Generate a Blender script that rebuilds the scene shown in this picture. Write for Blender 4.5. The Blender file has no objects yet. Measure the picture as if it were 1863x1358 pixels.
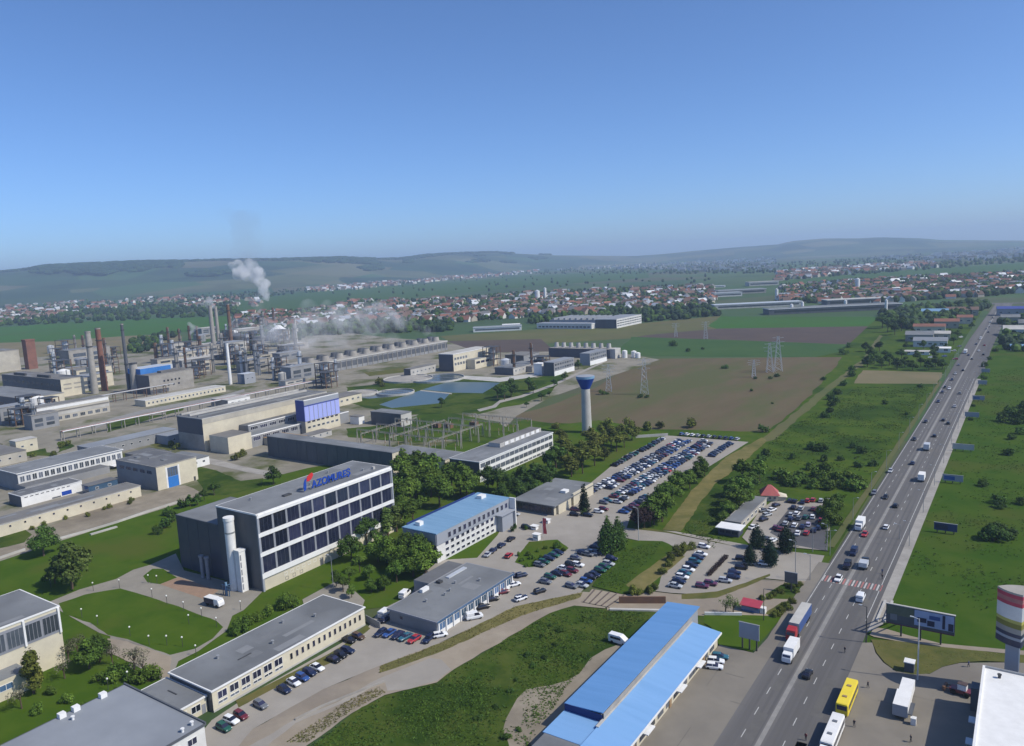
import bpy, bmesh, math, random
from mathutils import Vector, Matrix, noise
random.seed(7)
R_ = math.radians
scene = bpy.context.scene
COL = scene.collection

# ------------------------------------------------------------------ camera, sky, sun, exposure
PW, PH, FPX, YHOR, ROLL, TH, CH = 1863.0, 1358.0, 1404.0, 474.8, R_(2.735), R_(34.32), 100.0
PIT = math.atan((PH/2-YHOR)/FPX)
def cam2w(v):
    c, s = math.cos(TH), math.sin(TH)
    return Vector((v[0]*c-v[1]*s, v[0]*s+v[1]*c, v[2]))
_f = (0, math.cos(PIT), -math.sin(PIT)); _u0 = (0, math.sin(PIT), math.cos(PIT))
_c, _s = math.cos(ROLL), math.sin(ROLL)
FWD = cam2w(_f)
RGT = cam2w((_c, -_s*_u0[1], -_s*_u0[2]))
UPV = cam2w((_s, _c*_u0[1], _c*_u0[2]))
CAMP = Vector((0, 0, CH))
cam_d = bpy.data.cameras.new('camera'); cam = bpy.data.objects.new('camera', cam_d); COL.objects.link(cam)
m3 = Matrix((RGT, UPV, -FWD)).transposed()
cam.matrix_world = Matrix.Translation(CAMP) @ m3.to_4x4()
cam_d.sensor_width = 36; cam_d.sensor_fit = 'HORIZONTAL'; cam_d.lens = FPX/PW*36
cam_d.clip_start = 1; cam_d.clip_end = 60000
scene.camera = cam

SUN_EL, SUN_AZ = R_(46.5), R_(76)      # azimuth clockwise from +Y
w = bpy.data.worlds.new('World'); scene.world = w; w.use_nodes = True
nt = w.node_tree; bg = nt.nodes['Background']
sky = nt.nodes.new('ShaderNodeTexSky'); sky.sky_type = 'NISHITA'; sky.sun_disc = False
sky.sun_elevation = SUN_EL; sky.sun_rotation = SUN_AZ; sky.altitude = 3000
sky.air_density = 1.0; sky.dust_density = 10.0; sky.ozone_density = 10.0
nt.links.new(sky.outputs[0], bg.inputs[0]); bg.inputs[1].default_value = 0.138
sun_d = bpy.data.lights.new('sun', 'SUN'); sun_d.energy = 3.6; sun_d.angle = R_(0.5); sun_d.color = (1.0, .935, .80)
sun = bpy.data.objects.new('sun', sun_d); COL.objects.link(sun)
sd = Vector((math.sin(SUN_AZ)*math.cos(SUN_EL), math.cos(SUN_AZ)*math.cos(SUN_EL), math.sin(SUN_EL)))
sun.rotation_euler = sd.to_track_quat('Z', 'Y').to_euler(); sun.location = (200, 0, 400)
vs = scene.view_settings; vs.view_transform = 'Standard'; vs.look = 'None'; vs.exposure = 0.24; vs.gamma = 1; vs.use_curve_mapping = False
cy = scene.cycles; cy.use_denoising = True; cy.max_bounces = 5; cy.diffuse_bounces = 2; cy.glossy_bounces = 2
cy.transmission_bounces = 2; cy.volume_bounces = 3; cy.transparent_max_bounces = 8; cy.sample_clamp_indirect = 4
try: cy.denoiser = 'OPENIMAGEDENOISE'
except Exception: pass

# ------------------------------------------------------------------ photo pixel -> point of the ground (or of a level z)
def G(x, y, z=0.0):
    r = FWD + RGT*((x-PW/2)/FPX) - UPV*((y-PH/2)/FPX)
    t = (z-CH)/r.z
    return CAMP + r*t
def PX(p):
    d = Vector(p)-CAMP; k = d.dot(FWD)
    return PW/2+FPX*d.dot(RGT)/k, PH/2-FPX*d.dot(UPV)/k
def HGT(b, ytop):
    p = G(*b); lo, hi = 0.0, 300.0
    for _ in range(40):
        m = (lo+hi)/2
        if PX(p+Vector((0, 0, m)))[1] > ytop: lo = m
        else: hi = m
    return lo
_T = {}
_n = 1
for _y in (380, 690, 1008):
    for _x in (0, 460, 920, 1383):
        _T[str(_n)] = (_x, _y, 3.879); _n += 1
for _k, _x, _y in (('a',0,570),('b',200,560),('c',400,530),('d',0,700),('e',200,690),('f',400,680),('g',600,640),('h',780,600),('i',960,560),('j',800,740),('k',880,880),('m',1300,850),('n',600,900),('o',880,980)):
    _T[_k] = (_x, _y, 7.758)
_T.update(l=(1040,780,5.479), p=(1560,540,6.149), q=(0,860,5.645), r=(0,1060,4.558), v=(1600,620,3.087), w=(1340,600,4.436), M=(300,820,4.234), u=(1200,980,6.654), U=(1300,1140,6.21), V=(1560,1040,4.27), W=(1240,1040,7.7625), X=(1600,1180,7.084))
def T(k, *xy):
    a = _T[k]; r = [(a[0]+xy[i]/a[2], a[1]+xy[i+1]/a[2]) for i in range(0, len(xy), 2)]
    return r if len(r) > 1 else r[0]

# ------------------------------------------------------------------ materials
def mat(name, c1, c2=None, scale=.5, rough=.85, spec=.25, metal=0.0, c3=None, scale3=.05, lo=.35, hi=.65, lo3=.45, hi3=.7, bump=0.0, stretch=None, island=0.0, vor=None, objvar=0.0):
    m = bpy.data.materials.new(name); m.use_nodes = True
    n = m.node_tree.nodes; L = m.node_tree.links; b = n['Principled BSDF']
    b.inputs['Roughness'].default_value = rough; b.inputs['Specular IOR Level'].default_value = spec; b.inputs['Metallic'].default_value = metal
    def rgb(c): return (c[0], c[1], c[2], 1)
    b.inputs['Base Color'].default_value = rgb(c1)
    geo = n.new('ShaderNodeNewGeometry')
    pos = geo.outputs['Position']
    if stretch:
        vm = n.new('ShaderNodeVectorMath'); vm.operation = 'MULTIPLY'; vm.inputs[1].default_value = stretch
        L.new(pos, vm.inputs[0]); pos = vm.outputs[0]
    def nz(sc, l, h, det=5):
        t = n.new('ShaderNodeTexNoise'); t.inputs['Scale'].default_value = sc; t.inputs['Detail'].default_value = det; t.inputs['Roughness'].default_value = .62
        L.new(pos, t.inputs['Vector'])
        r = n.new('ShaderNodeMapRange'); r.inputs['From Min'].default_value = l; r.inputs['From Max'].default_value = h
        L.new(t.outputs[0], r.inputs['Value']); return r.outputs[0], t.outputs[0]
    def mix(f, a, c):
        x = n.new('ShaderNodeMix'); x.data_type = 'RGBA'
        L.new(f, x.inputs[0])
        if isinstance(a, tuple): x.inputs[6].default_value = rgb(a)
        else: L.new(a, x.inputs[6])
        if isinstance(c, tuple): x.inputs[7].default_value = rgb(c)
        else: L.new(c, x.inputs[7])
        return x.outputs[2]
    out = None
    if c2:
        f, raw = nz(scale, lo, hi); out = mix(f, tuple(c1), tuple(c2))
        if c3:
            f3, _r = nz(scale3, lo3, hi3); out = mix(f3, out, tuple(c3))
        if vor:
            vt = n.new('ShaderNodeTexVoronoi'); vt.inputs['Scale'].default_value = vor[0]; L.new(pos, vt.inputs['Vector'])
            sp = n.new('ShaderNodeSeparateColor'); L.new(vt.outputs['Color'], sp.inputs[0])
            cr = n.new('ShaderNodeValToRGB'); cr.color_ramp.interpolation = 'CONSTANT'
            cols = vor[1]
            while len(cr.color_ramp.elements) < len(cols): cr.color_ramp.elements.new(.5)
            for i, c in enumerate(cols):
                cr.color_ramp.elements[i].position = i/len(cols); cr.color_ramp.elements[i].color = rgb(c)
            L.new(sp.outputs[0], cr.inputs[0])
            x = n.new('ShaderNodeMix'); x.data_type = 'RGBA'; x.inputs[0].default_value = vor[2]
            L.new(out, x.inputs[6]); L.new(cr.outputs[0], x.inputs[7]); out = x.outputs[2]
        if island:
            hv = n.new('ShaderNodeHueSaturation'); L.new(out, hv.inputs['Color'])
            mr = n.new('ShaderNodeMapRange'); mr.inputs['To Min'].default_value = 1-island; mr.inputs['To Max'].default_value = 1+island
            L.new(geo.outputs['Random Per Island'], mr.inputs['Value']); L.new(mr.outputs[0], hv.inputs['Value']); out = hv.outputs[0]
        if objvar:
            oi = n.new('ShaderNodeObjectInfo'); hv = n.new('ShaderNodeHueSaturation'); L.new(out, hv.inputs['Color'])
            mr = n.new('ShaderNodeMapRange'); mr.inputs['To Min'].default_value = 1-objvar; mr.inputs['To Max'].default_value = 1+objvar; L.new(oi.outputs['Random'], mr.inputs['Value']); L.new(mr.outputs[0], hv.inputs['Value'])
            m2_ = n.new('ShaderNodeMapRange'); m2_.inputs['To Min'].default_value = .5-.015*objvar; m2_.inputs['To Max'].default_value = .5+.03*objvar; L.new(oi.outputs['Random'], m2_.inputs['Value']); L.new(m2_.outputs[0], hv.inputs['Hue']); out = hv.outputs[0]
        L.new(out, b.inputs['Base Color'])
        if bump:
            bn = n.new('ShaderNodeBump'); bn.inputs['Strength'].default_value = 1; bn.inputs['Distance'].default_value = bump
            L.new(raw, bn.inputs['Height']); L.new(bn.outputs[0], b.inputs['Normal'])
    return m
K = {}
def mk(name, *a, **k): K[name] = mat(name, *a, **k)
# ground
mk('far_land', (.042,.080,.024), (.066,.098,.032), scale=.004, c3=(.022,.048,.018), scale3=.0016, lo3=.46, hi3=.6, vor=(.0026, [(.04,.09,.022),(.092,.098,.04),(.05,.11,.026),(.108,.088,.055),(.03,.066,.02),(.066,.11,.03)], .5))
mk('hill', (.035,.07,.028), (.075,.092,.04), scale=.0022, c3=(.006,.020,.012), scale3=.0013, lo3=.50, hi3=.53, vor=(.0019, [(.03,.06,.02),(.15,.14,.07),(.05,.11,.03),(.015,.04,.014),(.11,.12,.05),(.03,.07,.022)], .62))
mk('meadow', (.044,.088,.009), (.074,.108,.014), scale=.11, c3=(.032,.064,.010), scale3=.02, lo3=.46, hi3=.62, rough=.95, spec=.03, bump=.3)
mk('meadow_east', (.036,.080,.008), (.056,.096,.011), scale=.07, c3=(.078,.084,.020), scale3=.012, lo3=.52, hi3=.70, rough=.95, spec=.03, bump=.3)
mk('lawn', (.046,.092,.008), (.066,.110,.011), scale=.10, c3=(.074,.098,.016), scale3=.03, lo3=.5, hi3=.66, rough=.95, spec=.03, bump=.15)
mk('weeds', (.044,.078,.011), (.074,.096,.020), scale=.16, c3=(.028,.056,.009), scale3=.05, lo3=.47, hi3=.60, rough=.95, spec=.03, bump=.5)
mk('dry_grass', (.115,.115,.035), (.075,.090,.026), scale=.2, c3=(.15,.125,.05), scale3=.04, rough=.95, spec=.05, bump=.2)
mk('straw', (.20,.17,.07), (.14,.13,.045), scale=.25, c3=(.10,.105,.035), scale3=.05, rough=.95, spec=.05)
mk('dirt', (.23,.20,.155), (.29,.255,.20), scale=.2, c3=(.17,.147,.115), scale3=.04, rough=.95, spec=.05)
mk('track', (.28,.235,.18), (.33,.285,.225), scale=.15, c3=(.205,.178,.15), scale3=.03, rough=.95, spec=.05)
mk('yard', (.27,.25,.205), (.20,.185,.15), scale=.06, c3=(.085,.098,.035), scale3=.02, lo3=.50, hi3=.60, rough=.95, spec=.1)
mk('pavement', (.285,.265,.225), (.25,.232,.20), scale=.25, c3=(.21,.195,.17), scale3=.04, rough=.92, spec=.1)
mk('brick_paving', (.32,.22,.16), (.27,.19,.14), scale=.6, rough=.9, spec=.1)
mk('asphalt', (.30,.275,.24), (.335,.31,.275), scale=.10, c3=(.25,.23,.205), scale3=.035, rough=.92, spec=.12)
mk('dark_asphalt', (.085,.085,.092), (.105,.105,.112), scale=.15, c3=(.07,.07,.078), scale3=.04, rough=.9, spec=.2)
mk('road', (.118,.114,.112), (.158,.152,.148), scale=.06, c3=(.095,.092,.093), scale3=.016, rough=.9, spec=.2, stretch=(4.0, .13, 1))
mk('forecourt', (.225,.205,.175), (.20,.183,.157), scale=.12, c3=(.175,.16,.14), scale3=.035, lo3=.47, hi3=.62, rough=.92, spec=.12)
mk('road_worn', (.098,.095,.096), (.125,.121,.12), scale=.1, rough=.85, spec=.2, stretch=(3,.1,1))
mk('road_patch', (.112,.108,.106), (.13,.126,.12), scale=.3, rough=.9, spec=.2)
mk('median', (.27,.26,.245), (.22,.215,.205), scale=.4, rough=.9)
mk('paint', (.52,.52,.50), (.36,.36,.35), scale=.5, rough=.8)
mk('red_paint', (.42,.16,.15), (.30,.14,.13), scale=.5, rough=.85)
mk('ploughed', (.118,.092,.058), (.132,.110,.066), scale=.03, c3=(.098,.104,.048), scale3=.012, lo3=.45, hi3=.58, rough=.95, spec=.03, stretch=(1.6,.5,1))
mk('dark_soil', (.085,.068,.062), (.10,.078,.066), scale=.03, rough=.95, spec=.05)
mk('crop', (.045,.095,.03), (.055,.105,.033), scale=.02, rough=.95, spec=.05)
mk('bright_crop', (.045,.125,.022), (.05,.11,.025), scale=.01, rough=.95, spec=.05)
mk('olive_field', (.12,.125,.05), (.09,.105,.042), scale=.02, c3=(.13,.115,.06), scale3=.006, rough=.95, spec=.05)
mk('tan_field', (.20,.165,.10), (.15,.14,.075), scale=.02, rough=.95, spec=.05)
mk('water', (.055,.095,.105), (.075,.115,.12), scale=.02, rough=.3, spec=.4)
mk('tank_water', (.09,.115,.12), (.07,.09,.09), scale=.05, rough=.25, spec=.5)
# building surfaces
mk('bitumen', (.17,.18,.19), (.215,.225,.235), scale=.22, c3=(.135,.142,.15), scale3=.055, lo3=.46, hi3=.64, rough=.85, spec=.25)
mk('roof_patch_dark', (.150,.157,.166), (.175,.182,.19), scale=.4, rough=.85)
mk('roof_patch_pale', (.205,.213,.222), (.225,.233,.242), scale=.4, rough=.85)
mk('bitumen_dark', (.125,.128,.135), (.155,.158,.165), scale=.12, c3=(.10,.104,.11), scale3=.05, rough=.85, spec=.25)
mk('bitumen_warm', (.20,.195,.185), (.165,.16,.155), scale=.1, c3=(.125,.12,.118), scale3=.04, rough=.9, spec=.2)
mk('roof_light', (.26,.28,.31), (.225,.243,.27), scale=.1, c3=(.20,.215,.24), scale3=.03, rough=.8, spec=.3)
mk('blue_roof', (.175,.31,.46), (.195,.335,.485), scale=.5, c3=(.15,.275,.415), scale3=.2, rough=.5, spec=.35, stretch=(.25,2.2,1))
mk('blue_roof_bright', (.120,.275,.535), (.138,.295,.56), scale=.5, c3=(.105,.25,.49), scale3=.25, rough=.5, spec=.3, stretch=(.2,2.4,1))
mk('blue_roof_low', (.185,.36,.62), (.205,.38,.65), scale=.5, c3=(.165,.33,.58), scale3=.25, rough=.5, spec=.3, stretch=(.2,2.4,1))
mk('navy', (.012,.03,.13), (.018,.035,.15), scale=.3, rough=.5)
mk('white_wall', (.66,.66,.64), (.60,.60,.585), scale=.25, c3=(.54,.53,.51), scale3=.08, rough=.85)
mk('white_trim', (.76,.76,.75), (.68,.68,.67), scale=.4, rough=.75)
mk('cream_wall', (.62,.57,.44), (.56,.51,.40), scale=.25, c3=(.48,.44,.35), scale3=.08, rough=.9)
mk('beige_wall', (.48,.45,.38), (.42,.39,.33), scale=.2, c3=(.34,.32,.28), scale3=.06, rough=.9)
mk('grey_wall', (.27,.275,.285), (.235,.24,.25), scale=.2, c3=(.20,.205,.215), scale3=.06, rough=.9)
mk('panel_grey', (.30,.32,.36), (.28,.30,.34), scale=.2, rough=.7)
mk('cladding', (.085,.092,.105), (.105,.112,.125), scale=.3, c3=(.065,.072,.088), scale3=.1, rough=.6, spec=.4, stretch=(1,1,.3))  # dark cladding; also painted on near walls as their shade
mk('cladding_navy', (.045,.055,.085), (.055,.065,.095), scale=.3, rough=.45, spec=.5)  # navy cladding; also stands for shade on near walls
mk('concrete', (.36,.34,.31), (.30,.285,.26), scale=.3, c3=(.25,.235,.215), scale3=.1, rough=.95, spec=.1)
mk('concrete_pale', (.50,.49,.46), (.43,.42,.40), scale=.3, c3=(.36,.35,.33), scale3=.08, rough=.95, spec=.1)
mk('brick', (.24,.115,.085), (.20,.10,.075), scale=.4, c3=(.16,.09,.07), scale3=.1, rough=.95, spec=.1)
mk('rust', (.19,.105,.065), (.14,.09,.065), scale=.3, rough=.9)
mk('violet_panel', (.36,.40,.78), (.33,.38,.74), scale=.15, rough=.6, stretch=(1,1,.05))
mk('violet_dark', (.055,.075,.27), (.06,.085,.29), scale=.3, rough=.6)
mk('glass', (.014,.018,.040), (.028,.032,.058), scale=.35, rough=.12, spec=.6, objvar=.6)
mk('glass_grey', (.06,.075,.095), (.095,.11,.13), scale=.35, rough=.15, spec=.6, objvar=.6)
mk('glass_blue', (.05,.11,.20), (.08,.15,.25), scale=.3, rough=.15, spec=.6, objvar=.6)
mk('frame_grey', (.27,.28,.31), (.23,.24,.27), scale=.5, rough=.6)
mk('metal', (.36,.37,.38), (.28,.29,.30), scale=.5, rough=.5, metal=.3)
mk('dark_metal', (.05,.052,.055), (.07,.07,.072), scale=.5, rough=.6)
mk('silver', (.62,.64,.66), (.54,.56,.58), scale=.4, rough=.45, metal=.3)
mk('door_blue', (.03,.16,.48), (.035,.18,.52), scale=.3, rough=.6)
mk('blue_sheet', (.03,.15,.42), (.05,.19,.50), scale=.1, rough=.6)
mk('red_roof', (.42,.12,.11), (.36,.10,.10), scale=.4, rough=.8)
mk('tile_red', (.235,.105,.075), (.19,.095,.07), scale=.1, rough=.9, island=.35)
mk('tile_brown', (.165,.105,.08), (.13,.088,.07), scale=.1, rough=.9, island=.35)
mk('tile_grey', (.22,.215,.215), (.16,.158,.16), scale=.1, rough=.9, island=.35)
mk('house_wall', (.38,.345,.28), (.32,.29,.24), scale=.08, rough=.9, island=.3)
mk('sign_blue', (.012,.055,.32), (.016,.06,.34), scale=.4, rough=.5)
mk('drum_red', (.42,.06,.09), (.36,.05,.08), scale=.6, rough=.6)
mk('sign_red', (.55,.035,.04), (.50,.03,.035), scale=.4, rough=.5)
mk('banner_red', (.62,.10,.11), (.55,.08,.09), scale=.6, rough=.7)
mk('yellow', (.78,.62,.055), (.74,.58,.045), scale=.3, rough=.45)
mk('sign_olive', (.16,.155,.03), (.20,.19,.04), scale=.6, rough=.7)
mk('sign_yellow', (.42,.40,.10), (.36,.34,.09), scale=.6, rough=.7)
mk('sign_blue2', (.03,.09,.30), (.05,.12,.34), scale=.4, rough=.6)
mk('poster_blue', (.36,.43,.62), (.30,.37,.55), scale=.5, rough=.7)
mk('poster_green', (.14,.16,.11), (.11,.125,.09), scale=.5, rough=.7)
mk('navy_dull', (.03,.05,.13), (.04,.06,.15), scale=.4, rough=.6)
mk('wood', (.34,.24,.14), (.28,.19,.11), scale=.8, rough=.9)
mk('rail', (.11,.09,.08), (.14,.11,.09), scale=.5, rough=.6)
mk('tyre', (.018,.018,.018), (.025,.025,.025), scale=2, rough=.9)
mk('lamp_glass', (.75,.75,.72), (.7,.7,.67), scale=2, rough=.3)
mk('skin', (.42,.27,.20), (.40,.25,.18), scale=3, rough=.7)
mk('cloth_dark', (.03,.032,.045), (.045,.045,.055), scale=3, rough=.95)
mk('cloth_red', (.22,.05,.05), (.18,.04,.04), scale=3, rough=.95)
mk('cloth_blue', (.06,.10,.22), (.05,.08,.18), scale=3, rough=.95)
mk('hair', (.025,.018,.012), (.03,.02,.014), scale=3, rough=.8)
for nm, c in dict(black=(.012,.012,.014), navy=(.014,.022,.06), blue=(.03,.08,.26), white=(.72,.73,.74), silver=(.40,.42,.44), grey=(.14,.15,.165), red=(.36,.03,.035), maroon=(.13,.02,.03), green=(.02,.095,.065), teal=(.03,.12,.17), purple=(.11,.03,.07), brown=(.09,.055,.035), lilac=(.38,.36,.50)).items():
    mk('car_'+nm, c, tuple(x*1.12 for x in c), scale=.6, rough=.28, spec=.5)
# foliage
def leaf(name, a, b, c): K[name] = mat(name, a, b, scale=.35, c3=c, scale3=.10, rough=.75, spec=.15, island=.42, lo3=.42, hi3=.62, objvar=.28)
leaf('leaf_mid', (0.0745,0.1351,0.0161), (0.1149,0.1696,0.0231), (0.0512,0.0949,0.0133))
leaf('tuft', (0.0454,0.0920,0.0112), (0.0691,0.1100,0.0149), (0.0562,0.0980,0.0124))
leaf('tuft_dark', (0.0324,0.0660,0.0099), (0.0454,0.0800,0.0124), (0.0281,0.0560,0.0093))
leaf('tuft_dry', (.13,.125,.045), (.10,.108,.035), (.16,.135,.055))
leaf('leaf_dark', (0.0466,0.0949,0.0151), (0.0683,0.1179,0.0196), (0.0327,0.0661,0.0125))
leaf('leaf_pale', (.092,.145,.028), (.125,.172,.042), (.062,.105,.022))
leaf('leaf_olive', (0.0931,0.1150,0.0178), (0.1320,0.1409,0.0250), (0.0653,0.0834,0.0143))
leaf('leaf_fir', (.010,.026,.014), (.016,.036,.018), (.008,.020,.012))
leaf('leaf_purple', (.045,.028,.030), (.055,.036,.034), (.03,.022,.024))
leaf('leaf_bare', (.16,.145,.105), (.12,.115,.075), (.09,.095,.05))
leaf('leaf_far', (.025,.050,.020), (.034,.062,.024), (.018,.038,.017))
mk('bark', (.085,.062,.042), (.11,.08,.055), scale=1.5, rough=.95)

# ------------------------------------------------------------------ mesh helpers
class MB:
    def __init__(s): s.v = []; s.f = []; s.m = []
    def add(s, vs_, fs, mi=0):
        o = len(s.v); s.v += [tuple(p) for p in vs_]; s.f += [tuple(i+o for i in f) for f in fs]; s.m += [mi]*len(fs); return s
    def box(s, x0, x1, y0, y1, z0, z1, mi=0, top=None, bottom=True):
        v = [(x0,y0,z0),(x1,y0,z0),(x1,y1,z0),(x0,y1,z0),(x0,y0,z1),(x1,y0,z1),(x1,y1,z1),(x0,y1,z1)]
        f = [(0,1,5,4),(1,2,6,5),(2,3,7,6),(3,0,4,7)]
        s.add(v, f, mi); o = len(s.v)-8
        s.f.append((o+4,o+5,o+6,o+7)); s.m.append(mi if top is None else top)
        if bottom: s.f.append((o+3,o+2,o+1,o)); s.m.append(mi)
        return s
    def cyl(s, x, y, z0, z1, r0, r1=None, n=14, mi=0, cap=True, top=None):
        r1 = r0 if r1 is None else r1
        v = [(x+r0*math.cos(2*math.pi*i/n), y+r0*math.sin(2*math.pi*i/n), z0) for i in range(n)] + [(x+r1*math.cos(2*math.pi*i/n), y+r1*math.sin(2*math.pi*i/n), z1) for i in range(n)]
        f = [(i, (i+1)%n, n+(i+1)%n, n+i) for i in range(n)]
        s.add(v, f, mi)
        if cap:
            o = len(s.v)-2*n; s.f.append(tuple(o+n+i for i in range(n))); s.m.append(mi if top is None else top)
        return s
    def tube(s, p, q, r, n=6, mi=0, r2=None):
        p, q = Vector(p), Vector(q); d = (q-p).normalized(); a = d.orthogonal().normalized(); b = d.cross(a); r2 = r if r2 is None else r2
        v = [p+(a*math.cos(2*math.pi*i/n)+b*math.sin(2*math.pi*i/n))*r for i in range(n)] + [q+(a*math.cos(2*math.pi*i/n)+b*math.sin(2*math.pi*i/n))*r2 for i in range(n)]
        s.add(v, [(i, (i+1)%n, n+(i+1)%n, n+i) for i in range(n)] + [tuple(range(n-1,-1,-1)), tuple(range(n, 2*n))], mi); return s
    def prism(s, pts, z0, z1, mi=0, top=None):
        n = len(pts); s.add([(x,y,z0) for x,y in pts]+[(x,y,z1) for x,y in pts], [(i,(i+1)%n,n+(i+1)%n,n+i) for i in range(n)], mi)
        o = len(s.v)-2*n; s.f.append(tuple(o+n+i for i in range(n))); s.m.append(mi if top is None else top)
        return s
    def loft(s, rings, mi=0, caps=True):
        n = len(rings[0]); o = len(s.v)
        for r in rings: s.v += [tuple(p) for p in r]
        for k in range(len(rings)-1):
            for i in range(n):
                s.f.append((o+k*n+i, o+k*n+(i+1)%n, o+(k+1)*n+(i+1)%n, o+(k+1)*n+i)); s.m.append(mi)
        if caps:
            s.f.append(tuple(o+i for i in range(n-1,-1,-1))); s.m.append(mi)
            s.f.append(tuple(o+(len(rings)-1)*n+i for i in range(n))); s.m.append(mi)
        return s
    def mesh(s, name, mats, smooth=False):
        me = bpy.data.meshes.new(name); me.from_pydata(s.v, [], s.f)
        for m in (mats if isinstance(mats, (list, tuple)) else [mats]): me.materials.append(K[m] if isinstance(m, str) else m)
        me.polygons.foreach_set('material_index', s.m)
        if smooth: me.polygons.foreach_set('use_smooth', [True]*len(s.f))
        me.update(); return me
    def build(s, name, mats, parent=None, loc=(0,0,0), rot=0.0, smooth=False):
        return link(name, s.mesh(name, mats, smooth), parent, loc, rot)
def link(name, me, parent=None, loc=(0,0,0), rot=0.0):
    o = bpy.data.objects.new(name, me); COL.objects.link(o); o.location = loc
    if rot: o.rotation_euler = (0, 0, rot)
    if parent: o.parent = parent
    return o
def tag(o, label=None, cat=None, group=None, kind=None):
    if label: o['label'] = label
    if cat: o['category'] = cat
    if group: o['group'] = group
    if kind: o['kind'] = kind
    return o
def thing(name, label, cat, loc=(0,0,0), rot=0.0, group=None):
    o = bpy.data.objects.new(name, None); COL.objects.link(o); o.location = loc; o.rotation_euler = (0,0,rot); o.empty_display_size = .5
    return tag(o, label, cat, group)
KIDS = {}
def copy_tree(o, loc, rot=None, label=None, scale=None, parent=None):
    c = o.copy(); COL.objects.link(c)
    if parent: c.parent = parent
    else:
        c.location = loc
        if rot is not None: c.rotation_euler = (0,0,rot)
        if scale: c.scale = (scale,)*3 if isinstance(scale, (int, float)) else scale
        if label: c['label'] = label
    for ch in list(o.children): copy_tree(ch, None, parent=c)
    return c
_o1 = 'first second third fourth fifth sixth seventh eighth ninth tenth eleventh twelfth thirteenth fourteenth fifteenth sixteenth seventeenth eighteenth nineteenth'.split()
def ORD(i):
    if i < 19: return _o1[i]
    t = (i+1)//10; u = (i+1) % 10; tens = {2:'twent',3:'thirt',4:'fort',5:'fift',6:'sixt',7:'sevent',8:'eight',9:'ninet'}[t]
    return tens+'ieth' if u == 0 else tens+'y-'+_o1[u-1]

# ------------------------------------------------------------------ ground sheets
LAYER = [0]
def roughen(pts, amp, step):
    out = []
    for i in range(len(pts)):
        a, b = Vector(pts[i][:2]), Vector(pts[(i+1) % len(pts)][:2]); L = (b-a).length; k = max(1, min(80, int(L/step)))
        nn = Vector((-(b-a).y, (b-a).x))/max(L, 1e-6)
        for j in range(k):
            p = a+(b-a)*(j/k); d = (noise.noise((p.x/step*.6, p.y/step*.6, i*3.1)) + .6*noise.noise((p.x/step*1.7, p.y/step*1.7, 9)))*amp*(0 if j == 0 else 1)
            out.append((p.x+nn.x*d, p.y+nn.y*d))
    return out
def sheet(name, m, pts, label, cat, world=False, amp=0.0, step=3.0, dz=None):
    LAYER[0] += 1
    z = .004*LAYER[0] if dz is None else dz
    if not world: pts = [G(*p)[:2] for p in pts]
    if amp: pts = roughen(pts, amp, step)
    bm = bmesh.new(); f = bm.faces.new([bm.verts.new((x, y, z)) for x, y in pts]); bm.normal_update()
    if f.normal.z < 0: f.normal_flip()
    bmesh.ops.triangulate(bm, faces=[f]); me = bpy.data.meshes.new(name); bm.to_mesh(me); bm.free(); me.materials.append(K[m])
    return tag(link(name, me), label, cat, kind='structure')
# ------------------------------------------------------------------ terrain
bm = bmesh.new(); S = 15000
me = MB().add([(-S-4000,-3000,-.05),(S-4000,-3000,-.05),(S-4000,S+1500,-.05),(-S-4000,S+1500,-.05)], [(0,1,2,3)]).mesh('ground', 'far_land'); bm.free()
tag(link('ground', me), 'patchwork of green and brown fields on the wide plain', 'ground', kind='structure')
CREST = [(-420,500),(-200,500),(0,497),(50,492),(78,486),(160,482),(250,478),(330,477),(400,475),(490,474),(560,472),(620,470),(700,473),(735,471),(780,465),(830,462),(900,460),(965,463),(1010,465),(1155,466),(1200,463),(1260,457),(1330,451),(1415,445),(1440,439),(1500,434),(1560,434),(1600,432),(1680,434),(1710,437),(1863,438),(2050,437),(2300,440)]
def crest(x):
    for (a, b), (c, d) in zip(CREST, CREST[1:]):
        if a <= x <= c: return b+(d-b)*(x-a)/(c-a)
    return CREST[-1][1]
v = []; f = []; NX, NR = 170, 26
for i in range(NX):
    px = -420+2720*i/(NX-1)
    r = FWD + RGT*((px-PW/2)/FPX) - UPV*((crest(px)-PH/2)/FPX)
    hd = math.hypot(r.x, r.y); ux, uy = r.x/hd, r.y/hd; el = r.z/hd
    k = min(1, max(0, (px-500)/700)); k = k*k*(3-2*k)
    d0 = 3900+3600*k; D = 7200+3300*k
    hc = CH+D*el
    for j in range(NR):
        t = j/(NR-1)
        if t < .7:
            s = t/.7; d = d0+(D-d0)*s; h = hc*(s*s*(3-2*s))
            h += 14*noise.noise((ux*d/600, uy*d/600, 1))*math.sin(math.pi*s)*(1 if hc > 60 else .3)
        else:
            s = (t-.7)/.3; d = D+2200*s; h = hc*(1-.75*s*s)
        if j == 0: h = -3
        v.append((ux*d, uy*d, h))
for i in range(NX-1):
    for j in range(NR-1):
        f.append((i*NR+j, (i+1)*NR+j, (i+1)*NR+j+1, i*NR+j+1))
tag(MB().add(v, f).build('hills', 'hill', smooth=True), 'long low hills with woods and fields along the horizon', 'hills', kind='structure')
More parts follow.
